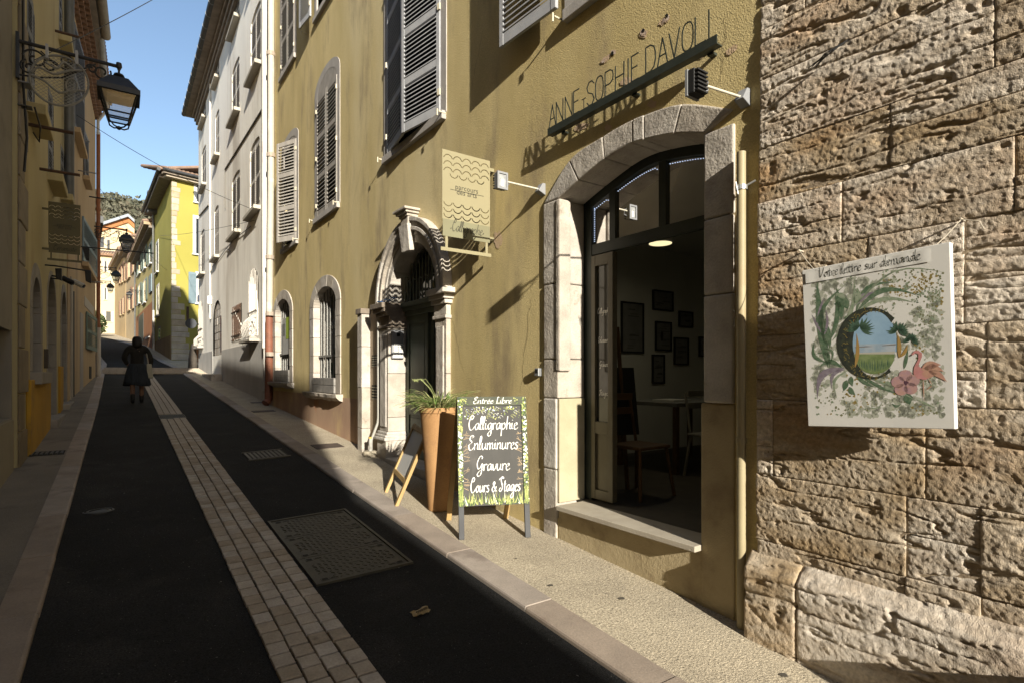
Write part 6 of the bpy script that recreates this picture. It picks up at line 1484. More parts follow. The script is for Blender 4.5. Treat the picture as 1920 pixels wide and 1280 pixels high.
# upper windows share sill height on the slope of the street
ps = []
for q in uw: ps.append((min(q[0], q[1]), max(q[0], q[1]), q[2], min(q[3], q[2]+2.6)))
uw = ps
T2 = 12.6
house_body(PH, 8.44, 15.72, 0, T2, [aopen(aw_), aopen(d1), aopen(d2)]+[rect(*q) for q in uw], leftyel, H2, 7)
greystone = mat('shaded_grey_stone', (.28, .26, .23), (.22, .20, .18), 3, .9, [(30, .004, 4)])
for w, ring_, dd in ((aw_, .20, .20), (d1, .10, .38), (d2, .16, .30)):
    a = (w[1]-w[0])/2; uc_ = (w[0]+w[1])/2; zs_ = w[3]-a*.8
    t = T('stone_surround', None, None); t.parent = H2; t.location = Vector(PH.pt(uc_, 0, w[2]))-wloc(H2)
    o_, i_ = arch(uc_, a+ring_, zs_, a*.8+ring_, 15), arch(uc_, a, zs_, a*.8, 15)
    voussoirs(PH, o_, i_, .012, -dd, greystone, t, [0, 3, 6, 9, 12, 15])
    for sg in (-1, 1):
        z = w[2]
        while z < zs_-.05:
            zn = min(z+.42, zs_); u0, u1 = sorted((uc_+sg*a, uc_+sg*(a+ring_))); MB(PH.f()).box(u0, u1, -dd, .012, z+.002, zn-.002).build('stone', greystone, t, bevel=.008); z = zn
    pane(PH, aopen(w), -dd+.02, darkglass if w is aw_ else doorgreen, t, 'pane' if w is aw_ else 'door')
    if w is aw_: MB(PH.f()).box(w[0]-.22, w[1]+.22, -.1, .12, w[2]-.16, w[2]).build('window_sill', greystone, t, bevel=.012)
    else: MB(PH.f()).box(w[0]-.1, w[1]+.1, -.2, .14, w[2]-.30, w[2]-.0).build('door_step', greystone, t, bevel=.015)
for q in uw:
    u0, u1, z0, z1 = q; reveal(PH, rect(*q), .12, leftyel, H2, closed=True); pane(PH, rect(*q), -.12, darkglass, H2)
    ww = (u1-u0)/2-.01
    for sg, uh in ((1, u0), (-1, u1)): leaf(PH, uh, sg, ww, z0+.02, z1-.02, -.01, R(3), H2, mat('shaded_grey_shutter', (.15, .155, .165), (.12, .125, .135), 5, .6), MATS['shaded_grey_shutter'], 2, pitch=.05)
    MB(PH.f()).box(u0-.12, u1+.12, -.05, .20, z0-.13, z0-.0).build('window_sill', leftyel, H2, bevel=.012)
# quoin stones on the near edge
z = G(8.5)-.05; k = 0
while z < 6.2:
    h = rnd.uniform(.42, .6); l = .42 if k % 2 else .66
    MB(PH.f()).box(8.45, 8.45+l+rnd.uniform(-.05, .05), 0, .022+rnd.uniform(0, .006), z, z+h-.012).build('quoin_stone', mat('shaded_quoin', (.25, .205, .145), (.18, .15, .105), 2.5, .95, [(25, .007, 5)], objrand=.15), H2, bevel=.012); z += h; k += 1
o0 = prect(PH, 48, 90, 708, 846); MB(PH.f()).box(9.14, 11.62, 0, .05, .3, PH.uz(70, 710)[1]).build('dado', ochreblock, H2, bevel=.012)
q = prect(PH, 109, 115, 686, 772); MB(PH.f()).box(min(q[:2]), max(q[:2]), 0, .035, q[2]-.1, q[3]).build('dado', ochreblock, H2)
MB(PH.f()).box(11.15, 11.28, 0, .05, PH.uz(86, 690)[1], PH.uz(86, 655)[1]).build('letter_box', mat('dark_brown_box', (.05, .04, .03), None, 3, .6), H2)
up = PH.u(130, .1); MB(PH.f()).tube([(up, .10, T2), (up, .10, PH.uz(130, 470)[1])], .085, 12).build('drainpipe', greypipe, H2, smooth=True)
up = PH.u(134, .04); MB(PH.f()).box(up-.35, up+.25, 0, .06, PH.uz(134, 748)[1], PH.uz(134, 530)[1]).build('pale_pilaster', mat('pale_strip', (.36, .32, .26), (.31, .275, .22), 2, .9), H2)
MB(PH.f()).tube([(up+.34, .05, PH.uz(140, 560)[1]), (up+.34, .05, PH.uz(140, 745)[1])], .03, 8).build('cable_pipe', iron, H2)
MB(PH.f()).box(8.3, 15.8, -7, .4, T2, T2+.2).build('eave', soffit, H2); mb = MB(PH.f()); mb.quad((8.3, .4, T2+.21), (15.8, .4, T2+.21), (15.8, -3.5, T2+1.4), (8.3, -3.5, T2+1.4)); mb.build('roof', tile_m, H2)
# apricot house
H3 = T('apricot_house', 'apricot rendered house on the left with brick corbel eaves and grey shutters', 'house', (-1.5, 20, G(20)))
T3 = 10.75
w3 = [prect(P3L, 136, 149.5, 40, 282), prect(P3L, 155.5, 160.5, 243, 343), prect(P3L, 153, 171, 405, 520), prect(P3L, 160, 173, 584, 659)]
w3 = [(min(a, b), max(a, b), c, d) for a, b, c, d in w3]
dd3 = prect(P3L, 149.5, 155, 585, 722)
solid(P3L, 0, 8.2, .5, T3, leftor, H3, 7)
def face_shutter(P, w, m, parent, n=.03, ang=R(2)):
    leaf(P, w[0], 1, w[1]-w[0], w[2], w[3], n, ang, parent, m, m, 1, pitch=.045)
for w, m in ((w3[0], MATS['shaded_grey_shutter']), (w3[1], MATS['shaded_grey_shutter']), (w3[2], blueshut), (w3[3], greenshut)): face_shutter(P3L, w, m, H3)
for w in (w3[0], w3[1], w3[2]): MB(P3L.f()).box(w[0]-.1, w[1]+.15, 0, .16, w[2]-.16, w[2]-.04).build('window_sill', leftor, H3, bevel=.01)
q = prect(P3L, 158, 175, 555, 592); MB(P3L.f()).box(min(q[:2]), max(q[:2]), 0, .012, q[2], q[3]).build('lintel_panel', mat('pale_patch', (.40, .36, .30), None, 3, .9), H3)
MB(P3L.f()).box(min(dd3[:2]), max(dd3[:2]), -.1, .015, G(18), dd3[3]).build('door', mat('pale_grey_door', (.30, .27, .24), None, 3, .7), H3)
q = prect(P3L, 167, 171, 686, 709); MB(P3L.f()).box(min(q[:2]), max(q[:2]), 0, .01, q[2], q[3]).build('vent', castdark, H3)
mb = MB(P3L.f())
for r_ in range(3):
    for i in range(30):
        u = .1+.27*i+.13*(r_ % 2); mb.box(u, u+.15, 0, .10+.09*r_, T3-.5+.17*r_, T3-.5+.17*r_+.11)
mb.build('brick_corbel', genoise, H3, kind='stuff', norm=False)
for r_ in range(3): MB(P3L.f()).box(0, 8.25, 0, .08+.09*r_, T3-.389+.17*r_, T3-.335+.17*r_).build('corbel_course', leftor, H3)
MB(P3L.f()).box(-.1, 8.3, -2, .40, T3+.07, T3+.14).build('eave_board', soffit, H3)
MB(P3L.f()).tube([(-.1, .52, T3+.16), (3.4, .52, T3+.16)], .11, 12).build('gutter', mat('tan_gutter', (.30, .26, .20), (.24, .21, .16), 3, .6), H3, smooth=True)
MB(P3L.f()).tube([(3.4, .40, T3+.14), (8.3, .30, T3+.12)], .085, 12).build('gutter', mat('zinc_gutter', (.34, .34, .33), (.26, .26, .25), 3, .5), H3, smooth=True)
mb = MB(P3L.f()); mb.tube([(8.0, .34, T3+.1), (7.9, .3, T3-.2), (8.0, .08, T3-.55), (8.0, .08, T3-1.0)], .05, 8); mb.build('gutter_elbow', whitepipe, H3, smooth=True)
mb = MB(P3L.f())
for i in range(40): mb.tube([(.2+.21*i, .45, T3+.30), (.2+.21*i, -3.4, T3+1.3)], .095, 8)
mb.build('roof_tiles', tile_m, H3, kind='stuff', smooth=True)
up = P3L.u(180, .08); zc = P3L.uz(180, 610, .08)[1]
MB(P3L.f()).tube([(8.1, .08, T3-.9), (8.1, .08, zc)], .06, 12).build('drainpipe', orpipe, H3, smooth=True)
MB(P3L.f()).tube([(8.1, .085, zc), (8.1, .085, G(24))], .068, 12).build('drainpipe', mat('cream_pipe', (.42, .38, .32), None, 3, .6), H3, smooth=True)
mb = MB(P3L.f())
for z in (zc, zc+2.2, zc+4): mb.tube([(8.1, .08, z), (8.1, .08, z+.08)], .08, 12)
mb.build('pipe_collar', orpipe, H3)
# houses behind the viewer on the left: they cast the street's morning shade
def rear(name, label, y0, y1, zt, m, sl=0.0, xw=-.98, xe=-.62):
    t = T(name, label, 'house', (-3, (y0+y1)/2, G((y0+y1)/2)))
    z2 = zt+sl*(y1-y0); MB().box(-8, xw, y0, y1, G(y0)-1, zt).build('wall', m, t); MB().hexa([(-8.2, y0-.05, zt), (xe, y0-.05, zt), (xe, y1+.05, z2), (-8.2, y1+.05, z2)], [(-8.2, y0-.05, zt+.16), (xe, y0-.05, zt+.16), (xe, y1+.05, z2+.16), (-8.2, y1+.05, z2+.16)]).build('eave', soffit, t)
    mb = MB(); mb.quad((xe, y0, zt+.17), (xe, y1, z2+.17), (-4.4, y1, z2+1.5), (-4.4, y0, zt+1.5)); mb.quad((-8.2, y0, zt+.17), (-8.2, y1, z2+.17), (-4.4, y1, z2+1.5), (-4.4, y0, zt+1.5)); mb.build('roof', tile_m, t)
    for i in range(int((y1-y0)/3)):
        for z in (G(y0)+1.2, G(y0)+4.2): MB().box(xw-.02, xw+.015, y0+1+3*i, y0+2+3*i, z, z+1.6).build('shutter', greyshut, t)
    return t
rear('ochre_row_house', 'ochre house next down the street on the left', -9.0, 3.1, 8.29, leftyel, .055, -.66, -.58)
rear('low_row_house', 'lower beige house further down the street on the left', -22.0, -9.0, 4.82, beige_m, .045)
rear('tall_row_house', 'taller apricot house far down the street on the left', -40, -22.1, 8.0, leftor)
# ------------------------------------------------------------------ wall lanterns on scroll brackets
lampg = bpy.data.materials.new('lantern_glass'); lampg.use_nodes = True
_nt = lampg.node_tree; _N = _nt.nodes; _N.clear(); _o = _N.new('ShaderNodeOutputMaterial'); _a = _N.new('ShaderNodeBsdfTransparent'); _b = _N.new('ShaderNodeBsdfTranslucent'); _c = _N.new('ShaderNodeMixShader'); _d = _N.new('ShaderNodeBsdfGlossy'); _e = _N.new('ShaderNodeMixShader')
_a.inputs[0].default_value = (.80, .83, .86, 1); _b.inputs[0].default_value = (.75, .78, .80, 1); _c.inputs[0].default_value = .22; _d.inputs[1].default_value = .1; _e.inputs[0].default_value = .06
_nt.links.new(_a.outputs[0], _c.inputs[1]); _nt.links.new(_b.outputs[0], _c.inputs[2]); _nt.links.new(_c.outputs[0], _e.inputs[1]); _nt.links.new(_d.outputs[0], _e.inputs[2]); _nt.links.new(_e.outputs[0], _o.inputs[0])
def spiral(cx, cz, r0, r1, a0, turns, n=26):
    return [(cx+(r0+(r1-r0)*i/n)*math.cos(a0+turns*2*PI*i/n), 0, cz+(r0+(r1-r0)*i/n)*math.sin(a0+turns*2*PI*i/n)) for i in range(n+1)]
def lantern_mesh(t, ax, s=1.0):
    """hangs from (ax,0,0); s scales"""
    f = lambda a, b, c: (ax+a*s, b*s, c*s)
    MB(f).lathe([(.0, .05), (.028, .045), (.034, .0), (.02, -.03), (.012, -.05), (.012, -.08), (.05, -.095), (.06, -.115), (.03, -.135), (.045, -.155), (.0, -.156)], (0, 0, 0), 14).build('finial', iron, t, smooth=True)
    b = MB(f); b.lathe([(.085, -.155), (.095, -.16), (.205, -.315), (.215, -.315), (.215, -.375), (.19, -.375), (.0, -.34)], (0, 0, 0), 4); hd = b.build('hood', iron, t)
    mb = MB(f); tp, bt, z0, z1 = .178, .105, -.375, -.655
    for sx, sy in ((1, 1), (1, -1), (-1, 1), (-1, -1)): mb.tube([(sx*tp, sy*tp, z0), (sx*bt, sy*bt, z1)], .012*s, 6)
    for (r, z) in ((bt, z1), (bt+.013, z1+.06)):
        for k in range(4):
            c = [(1, 1), (1, -1), (-1, -1), (-1, 1)]; p, q = c[k], c[(k+1) % 4]; mb.tube([(p[0]*r, p[1]*r, z), (q[0]*r, q[1]*r, z)], .010*s, 6)
    mb.build('cage', iron, t)
    g = MB(f); c = [(1, 1), (1, -1), (-1, -1), (-1, 1)]
    for k in range(4):
        p, q = c[k], c[(k+1) % 4]; g.quad((p[0]*tp*.97, p[1]*tp*.97, z0), (q[0]*tp*.97, q[1]*tp*.97, z0), (q[0]*bt*.97, q[1]*bt*.97, z1), (p[0]*bt*.97, p[1]*bt*.97, z1))
    g.build('glass', lampg, t)
    MB(f).box(-.12, .12, -.12, .12, -.42, -.385).build('lamp_plate', mat('lamp_reflector_plate', (.16, .16, .16), None, 3, .5), t)
    mb = MB(f)
    for sx, sy in ((1, 1), (1, -1), (-1, 1), (-1, -1)): mb.tube([(sx*bt, sy*bt, z1), (sx*bt*.9, sy*bt*.9, z1-.05), (sx*.05, sy*.05, z1-.09), (0, 0, z1-.095)], .009*s, 6)
    mb.lathe([(.0, z1-.07), (.03, z1-.085), (.03, z1-.105), (.0, z1-.125)], (0, 0, 0), 10); mb.build('bottom_cradle', iron, t, smooth=True)
def wall_lantern(label, loc, L, rz=0, s=1.0, fancy=False, drop=.0):
    t = T('wall_lantern', label, 'street lamp', (0, 0, 0), 'lanterns on iron brackets along the street')
    MB().tube([(0, 0, 0), (L, 0, 0)], .022*s, 8).build('arm', iron, t, smooth=True)
    MB().box(-.01, .02, -.02, .02, -.42*s, .10*s).build('wall_plate', iron, t)
    mb = MB()
    mb.tube(spiral(.17*L, -.16, .115, .03, PI*.95, -1.2), .011*s, 6); mb.tube(spiral(.11*L, -.27, .085, .02, PI*.6, 1.3), .010*s, 6); mb.tube(spiral(.31*L, -.20, .08, .02, PI*.1, 1.2), .010*s, 6)
    mb.tube(spiral(.46*L, -.085, .07, .018, PI*.5, -1.4), .009*s, 6); mb.tube(spiral(.72*L, -.11, .055, .015, PI*.9, -1.3), .010*s, 6); mb.tube(spiral(.82*L, -.12, .095, .03, PI*.15, -1.2), .011*s, 6)
    mb.tube([(.02, 0, -.38), (.2*L, 0, -.36), (.42*L, 0, -.30), (.6*L, 0, -.16), (.76*L, 0, -.04)], .010*s, 6); mb.tube([(.22*L, 0, -.05), (.35*L, 0, -.16), (.5*L, 0, -.21), (.66*L, 0, -.15)], .008*s, 6)
    if fancy:
        for k in range(5): mb.tube(spiral((.14+.16*k)*L, -.24-.10*(k % 2), .085, .02, PI*.3*k, 1.3), .008*s, 6)
        mb.tube([(.05*L, 0, -.1), (.1*L, 0, -.42), (.4*L, 0, -.60), (.7*L, 0, -.42), (.8*L, 0, -.1)], .010*s, 6)
    mb.build('scrollwork', iron, t, smooth=True)
    lantern_mesh(t, L, s)
    t.location = loc; t.rotation_euler = (0, 0, rz); return t
yL, zL = PH.uz(33, 79)
wall_lantern('large black iron lantern on scroll bracket, nearest on the left', (-.95, 8.40, 5.36), .945)
wall_lantern('black iron lantern with filigree bracket beside the orange drainpipe', (-.72, 23.3, 6.5), .92, s=1.02, fancy=True)
wall_lantern('second smaller black lantern beyond the orange drainpipe', (-1.02, 34.3, 6.85), .88, fancy=True)
wall_lantern('third far black lantern before the cream facade', (-1.45, 45.5, 7.65), .96)
wall_lantern('black lantern on the mustard house on the right', (1.42, 52.0, 8.0), .80, rz=PI)
# oval wire mesh fish decoration hung below the first bracket
fd = T('light_decoration', 'oval wire mesh fish decoration hanging under the nearest lantern bracket', 'decoration', (-.55, 8.38, 5.0))
def at_plane(px, py, Y):
    r = ray(px, py); t = Y/r[1]; return Vector((r[0]*t, Y, CAMZ+r[2]*t))
Yd = 8.34; c = at_plane(112, 152, Yd); e1 = (at_plane(168, 160, Yd)-at_plane(58, 140, Yd))/2; e2 = (at_plane(122, 107, Yd)-at_plane(116, 199, Yd))/2
el = lambda a, r=1: tuple(c+e1*math.cos(a)*r+e2*math.sin(a)*r)
wm = mat('grey_rope_light', (.26, .25, .22), (.20, .195, .17), 20, .6)
MB().tube([el(2*PI*i/40) for i in range(41)], .012, 6).build('rim', wm, fd, smooth=True)
mb = MB()
for k in range(-9, 10):
    for m_ in (1, -1):
        # straight wires clipped to the ellipse
        d = k/9.5; hh = math.sqrt(max(0, 1-d*d)); ca, sa = math.cos(R(38)*m_), math.sin(R(38)*m_)
        p = lambda t_: (-sa*d+ca*t_, ca*d+sa*t_)
        a, b = p(-hh), p(hh); mb.tube([tuple(c+e1*a[0]+e2*a[1]), tuple(c+e1*b[0]+e2*b[1])], .0022, 4)
mb.build('wire_mesh', mat('thin_wire', (.30, .29, .26), None, 3, .5), fd, kind='stuff')
mb = MB(); E = lambda x, y: tuple(c+e1*x+e2*y+Vector((0, -.02, 0)))
mb.tube([E(x, y) for x, y in dens([(-.95, .1), (-.7, .35), (-.2, .2), (.3, .45), (.75, .55)], 4)], .012, 6); mb.tube([E(x, y) for x, y in dens([(-.95, .0), (-.5, -.15), (0, -.5), (.4, -.35), (.9, -.25)], 4)], .012, 6)
mb.tube([E(.42+.2*math.cos(a), -.15+.28*math.sin(a)) for a in [2*PI*i/16 for i in range(17)]], .010, 6); mb.tube([E(x, y) for x, y in dens([(-.5, .6), (-.1, .45), (.1, .75), (.5, .5)], 4)], .012, 6)
mb.build('fish_outline', wm, fd, smooth=True)
mb = MB()
for px in (88, 144):
    a = at_plane(px, 88+ (px-88)*.22, Yd); mb.box(a.x-.012, a.x+.012, a.y-.03, a.y+.06, a.z-.14, a.z+.02)
mb.build('hanging_clip', mat('grey_clip', (.34, .34, .34), None, 3, .5), fd)
# junction boxes under the bracket
for (x0, x1, y0, y1, lb) in ((33, 47, 155, 192, 'grey electrical box on the wall under the nearest lantern bracket'), (31, 41, 193, 217, 'small dark junction box hanging below the grey electrical box')):
    q = prect(PH, x0, x1, y0, y1); o = MB(PH.f()).box(8.42, 8.60 if y0 < 160 else 8.54, .0, .13, q[2], q[3]).build('junction_box', grey_plastic if y0 < 160 else greypipe, None, bevel=.008); tag(o, lb, 'junction box')
cbl = MB(PH.f()); cbl.tube([(8.43, .05, 7.6), (8.45, .06, 6.6), (8.42, .05, 6.2), (8.44, .05, 5.4), (8.45, .05, 4.9), (8.47, .08, 4.3), (8.43, .06, 3.9)], .014, 6); cbl.tube([(8.55, .14, 4.7), (8.9, .16, 4.6), (9.0, .14, 4.45), (8.85, .1, 4.5)], .010, 6)
tag(cbl.build('loose_cable', iron, None, smooth=True), 'loose black cable running down the wall beside the nearest lantern bracket', 'cable')
# iron bars projecting over the street
def proj_bar(a, b, r, label, m=rust):
    o = MB().tube([tuple(a), tuple(b)], r, 6).build('iron_bar', m, None); tag(o, label, 'iron bar', 'iron bars sticking out of the left facades')
for (x0, y0, x1, y1, P, r, lb, m) in ((50, 233, 138, 250, PH, .022, 'thick rusty bar under the tall first floor shutter of the pale yellow house', rust), (74, 317, 150, 330, PH, .022, 'dark rusty bar above the hanging blade sign on the left', rust), (103, 58, 154, 70, PH, .022, 'topmost rusty bar near the left eaves', rust),
     (149, 263, 168, 268, P3L, .016, 'thin grey bar beside the upper apricot house shutter', greyiron), (146, 320, 180, 325, P3L, .016, 'thin grey bar reaching the orange drainpipe', greyiron), (167, 369, 199, 373, P3L, .022, 'black bar poking past the orange drainpipe into the sky', iron), (168, 528, 193, 528, P3L, .02, 'thin bar low on the apricot house beside the orange drainpipe', greyiron), (165, 468, 178, 467, P3L, .02, 'short bar by the lower blue grey shutter', iron)):
    u, z = P.uz(x0, y0); a = Vector(P.pt(u, 0, z)); r_ = ray(x1, y1); t = a.y/r_[1]; b = Vector((r_[0]*t, a.y, a.z)); proj_bar(a, b, r, lb, m)
# hanging blade sign on the left
u = 10.9; PBL = Plane(PH.pt(u, 0, 0)[:2], (1, 0), (0, -1))
b0 = PBL.u(90.5); b1 = PBL.u(151); zt = PBL.uz(120, 381.5)[1]; zm = PBL.uz(120, 462)[1]; zl = PBL.uz(120, 476)[1]; zb_ = PBL.uz(120, 489)[1]
blade_sign(PBL, b0, b1, zt, zm, zl, zb_, 'shaded khaki blade sign with pierced waves on the left pale yellow house', 'Céramiste', False, goldshade, goldshade, None, (PBL.uz(82, 391)[1], PBL.uz(82, 466)[1]), .04) if 'm' in GL else None
fl = T('floodlight', 'pair of black floodlights on a thin bar below the shaded blade sign', 'floodlight', (-.9, 11.2, 4.0), 'floodlights lighting the shaded blade sign')
a = at_plane(105, 499, 11.3); b = at_plane(170, 509, 11.3)
MB().tube([tuple(Vector((-.95, 11.3, a.z))), tuple(a), tuple(b)], .012, 6).build('arm', iron, fl)
for q in (at_plane(113, 511, 11.3), at_plane(168, 516, 11.3)):
    MB().hexa([(q.x-.05, q.y-.05, q.z-.10), (q.x+.02, q.y-.05, q.z-.13), (q.x+.02, q.y+.05, q.z-.13), (q.x-.05, q.y+.05, q.z-.10)], [(q.x-.06, q.y-.05, q.z+.05), (q.x+.02, q.y-.05, q.z+.06), (q.x+.02, q.y+.05, q.z+.06), (q.x-.06, q.y+.05, q.z+.05)]).build('lamp_head', black_m, fl, bevel=.006)
fl = T('floodlight', 'single black floodlight on an arm beside the blue grey shutter', 'floodlight', (-.9, 11.2, 4.2), 'floodlights lighting the shaded blade sign')
a = at_plane(152, 463, 10.98); MB().tube([(b1, 10.9, a.z), tuple(a), tuple(at_plane(164, 464, 10.98))], .010, 6).build('arm', iron, fl)
q = at_plane(163, 476, 10.98); MB().hexa([(q.x-.01, q.y-.05, q.z-.10), (q.x+.03, q.y-.05, q.z-.10), (q.x+.03, q.y+.05, q.z-.10), (q.x-.01, q.y+.05, q.z-.10)], [(q.x-.06, q.y-.05, q.z+.09), (q.x+.03, q.y-.05, q.z+.09), (q.x+.03, q.y+.05, q.z+.09), (q.x-.06, q.y+.05, q.z+.09)]).build('lamp_head', black_m, fl, bevel=.006)
for (x, y, lb) in ((127, 525, 'dark bullet security camera below the floodlight bar'), (147, 531, 'pale bullet security camera next to the dark one')):
    q = at_plane(x, y, 12.2); c_ = T('security_camera', lb, 'security camera', tuple(q), 'cameras below the shaded blade sign')
    MB().tube([(q.x-.07, q.y+.02, q.z+.03), (q.x+.07, q.y-.02, q.z-.05)], .045, 10).build('body', black_m if x < 130 else mat('pale_camera', (.40, .39, .36), None, 3, .5), c_)
    MB().tube([(-.95, q.y, q.z+.05), (q.x-.03, q.y, q.z+.03)], .014, 6).build('bracket', black_m, c_)
    MB().tube([(q.x+.07, q.y-.02, q.z-.05), (q.x+.085, q.y-.024, q.z-.058)], .032, 10).build('lens', darkglass, c_)
# wires across the street
def wire(p, q, sag, r, label):
    p, q = Vector(p), Vector(q); pts = [tuple(p.lerp(q, i/16)-Vector((0, 0, 4*sag*(i/16)*(1-i/16)))) for i in range(17)]
    tag(MB().tube(pts, r, 5).build('wire', iron, None), label, 'wire', 'wires strung across the street')
wire(PH.pt(9.0, .1, 5.45), at_plane(300, -8, 12.0), .02, .006, 'thin black wire rising across the sky above the lantern')
wire(P3L.pt(1.2, .05, P3L.uz(150, 185)[1]-1.0), PW.pt(PW.u(468, .05), .05, PW.uz(468, 396)[1]), .15, .007, 'long thin wire passing behind the lantern to the white house')
wire(PL.pt(5.0, .05, PL.uz(300, 445)[1]), PW.pt(PW.u(480, .05), .05, PW.uz(480, 418)[1]), .10, .007, 'thin wire from the lime house across to the white house sill')
wire(P3L.pt(8.0, .1, P3L.uz(180, 355)[1]), PL.pt(1.5, .05, 7.2), .3, .006, 'thin wire from the apricot house to the lime corner house')
# ------------------------------------------------------------------ painted A-board facing the street
def aboard(label, fl, fr, bl, br, top_z, parts):
    """feet: front left/right, back left/right (world xy)"""
    t = T('a_board', label, 'sidewalk sign', ((fl[0]+br[0])/2, (fl[1]+br[1])/2, G(fl[1])), 'chalk boards standing on the right pavement'); return t
gz_ = lambda x, y: G(y)+.012*max(0, x-2.2)
FLp = Vector((2.255, 3.965, 0)); FRp = Vector((2.795, 3.715, 0)); FLp.z = gz_(*FLp.xy)+.002; FRp.z = gz_(*FRp.xy)+.002
AB = T('a_board', 'painted chalk board with white script and green flower border on the pavement', 'sidewalk sign', tuple((FLp+FRp)/2), 'boards standing on the right pavement')
dx = (FRp-FLp); dx.z = 0; Wd = dx.length; dx.normalize(); dn = Vector((dx.y, -dx.x, 0))   # towards viewer
zt_ = 1.405; zb0 = (FLp.z+FRp.z)/2; Hb = zt_-zb0; leanv = (Vector((0, 0, Hb))-dn*.20); leanv.normalize(); Ls = Hb/leanv.z
nrm = dx.cross(leanv); nrm = nrm if nrm.dot(dn) > 0 else -nrm; nrm.normalize()
org = FLp.copy(); org.z = zb0
fA = lambda a, b, c: tuple(org+dx*a+nrm*b+leanv*c)
fb = lambda a, b, c: fA(a, b, c)
zl_, zr_ = (FLp.z-zb0), (FRp.z-zb0)
st_ = .045; Lb = Ls*.225
MB(fA).box(0, st_, -.032, 0, zl_, Lb).build('leg', legpaint, AB, bevel=.003); MB(fA).box(Wd-st_, Wd, -.032, 0, zr_, Lb).build('leg', legpaint, AB, bevel=.003)
mb = MB(fA); mb.box(0, st_, -.032, 0, Lb, Ls); mb.box(Wd-st_, Wd, -.032, 0, Lb, Ls); mb.box(st_, Wd-st_, -.032, 0, Ls-.075, Ls)
frm = mb.build('frame', mat('painted_green_frame', (.055, .06, .045), (.085, .09, .06), 14, .75), AB, bevel=.003)
MB(fA).box(st_, Wd-st_, -.028, -.012, Lb+.004, Ls-.075).build('chalk_panel', boardgrey, AB)
# back frame, plain pine, hinged at the top
bt = org+leanv*Ls-nrm*.034
backL = Vector((2.43, 4.46, 0)); backR = Vector((2.90, 4.24, 0))
for nm, p, off in (('back_leg', backL, .0), ('back_leg', backR, Wd-.045)):
    top = bt+dx*(off+.0225); p.z = gz_(p.x, p.y)+.004
    d_ = (top-p).normalized(); e = dx*.0225; w_ = d_.cross(dx).normalized()*.016
    MB().hexa([tuple(p-e-w_), tuple(p+e-w_), tuple(p+e+w_), tuple(p-e+w_)], [tuple(top-e-w_), tuple(top+e-w_), tuple(top+e+w_), tuple(top-e+w_)]).build(nm, wood, AB, bevel=.003)
lettering = MB(lambda a, b, c: fA(a, b, c))
Hh = Ls-.075-Lb
white_l = whitepaint
for txt, zz, w_, cx in (('Calligraphie', .735, .425, .505), ('Enluminures', .535, .43, .50), ('Gravure', .325, .285, .49), ('Cours & Stages', .115, .425, .52)):
    script(lettering, txt, cx*Wd, Lb+Hh*(zz+.02),   .056, .0066, R(30), .13, .10, b=-.0105, center=True, wide=w_)
lettering.build('script_lettering', white_l, AB, norm=False)
mb = MB(fA); script(mb, 'Entrée Libre'.replace('é', 'é'), Wd*.5, Ls-.058, .026, .0048, R(30), .2, .15, b=.0015, center=True, wide=.335); mb.build('top_lettering', white_l, AB, norm=False)
rf = random.Random(31)
pf_ = {'g': mat('board_leaf_green', (.085, .14, .03), (.16, .21, .06), 60, .7), 'y': mat('board_pale_yellow', (.42, .42, .16), (.34, .36, .12), 50, .7), 'w': mat('board_flower_white', (.66, .67, .62), None, 3, .7), 'd': mat('board_dark_green', (.03, .055, .02), (.05, .08, .03), 50, .7), 'b': mat('board_twig', (.34, .25, .15), None, 3, .7), 'v': mat('board_pale_blue', (.36, .40, .52), None, 3, .7)}
ms = {k: MB(fA) for k in pf_}
def dabA(k, a, c, s, b, asp=1.0, rot=0):
    pts = []
    for i in range(7):
        an = 2*PI*i/7; x = s*math.cos(an)*rf.uniform(.6, 1.15); y = s*asp*math.sin(an)*rf.uniform(.6, 1.15); pts.append((a+x*math.cos(rot)-y*math.sin(rot), b, c+x*math.sin(rot)+y*math.cos(rot)))
    ms[k].add(pts, [tuple(range(7))])
def blade(k, a, c, L, an, w, b):
    ms[k].add([(a-w*math.sin(an), b, c+w*math.cos(an)), (a+w*math.sin(an), b, c-w*math.cos(an)), (a+L*math.cos(an), b+.0002, c+L*math.sin(an))], [(0, 1, 2)])
lay = 0
for i in range(520):
    side = rf.random() < .5; a = rf.uniform(.003, st_-.003) if side else rf.uniform(Wd-st_+.003, Wd-.003); t = rf.random(); c = Lb+.01+t*(Ls-Lb-.02)
    k = rf.choices('gydw', (4, 3, 2.0, 2.2 if .25 < t < .85 else .6))[0]; s = rf.uniform(.004, .010); lay += 1; dabA(k, a, c, min(s, min(a, st_-a) if side else min(a-Wd+st_, Wd-a)), .0008+.0000015*lay, 1.3, rf.uniform(0, PI))
for i in range(40):
    side = i % 2; a = rf.uniform(.012, st_-.012) if side else rf.uniform(Wd-st_+.012, Wd-.012); dabA('w', a, Lb+(Ls-Lb)*rf.uniform(.35, .72), rf.uniform(.007, .011), .0019)
for i in range(90): blade(rf.choice('ygg'), rf.uniform(.006, st_-.008) if i % 2 else rf.uniform(Wd-st_+.006, Wd-.008), Lb+rf.uniform(0, .10), rf.uniform(.05, .13), R(rf.uniform(82, 98)), .002, .0022)
PB_ = -.0112
for i in range(150): blade(rf.choices('ygdw', (3, 3, 2, .8))[0], rf.uniform(st_+.005, Wd-st_-.005), Lb+.006+rf.uniform(0, .03), rf.uniform(.04, .12), R(rf.uniform(70, 110)), rf.uniform(.0015, .004), PB_+.000004*i)
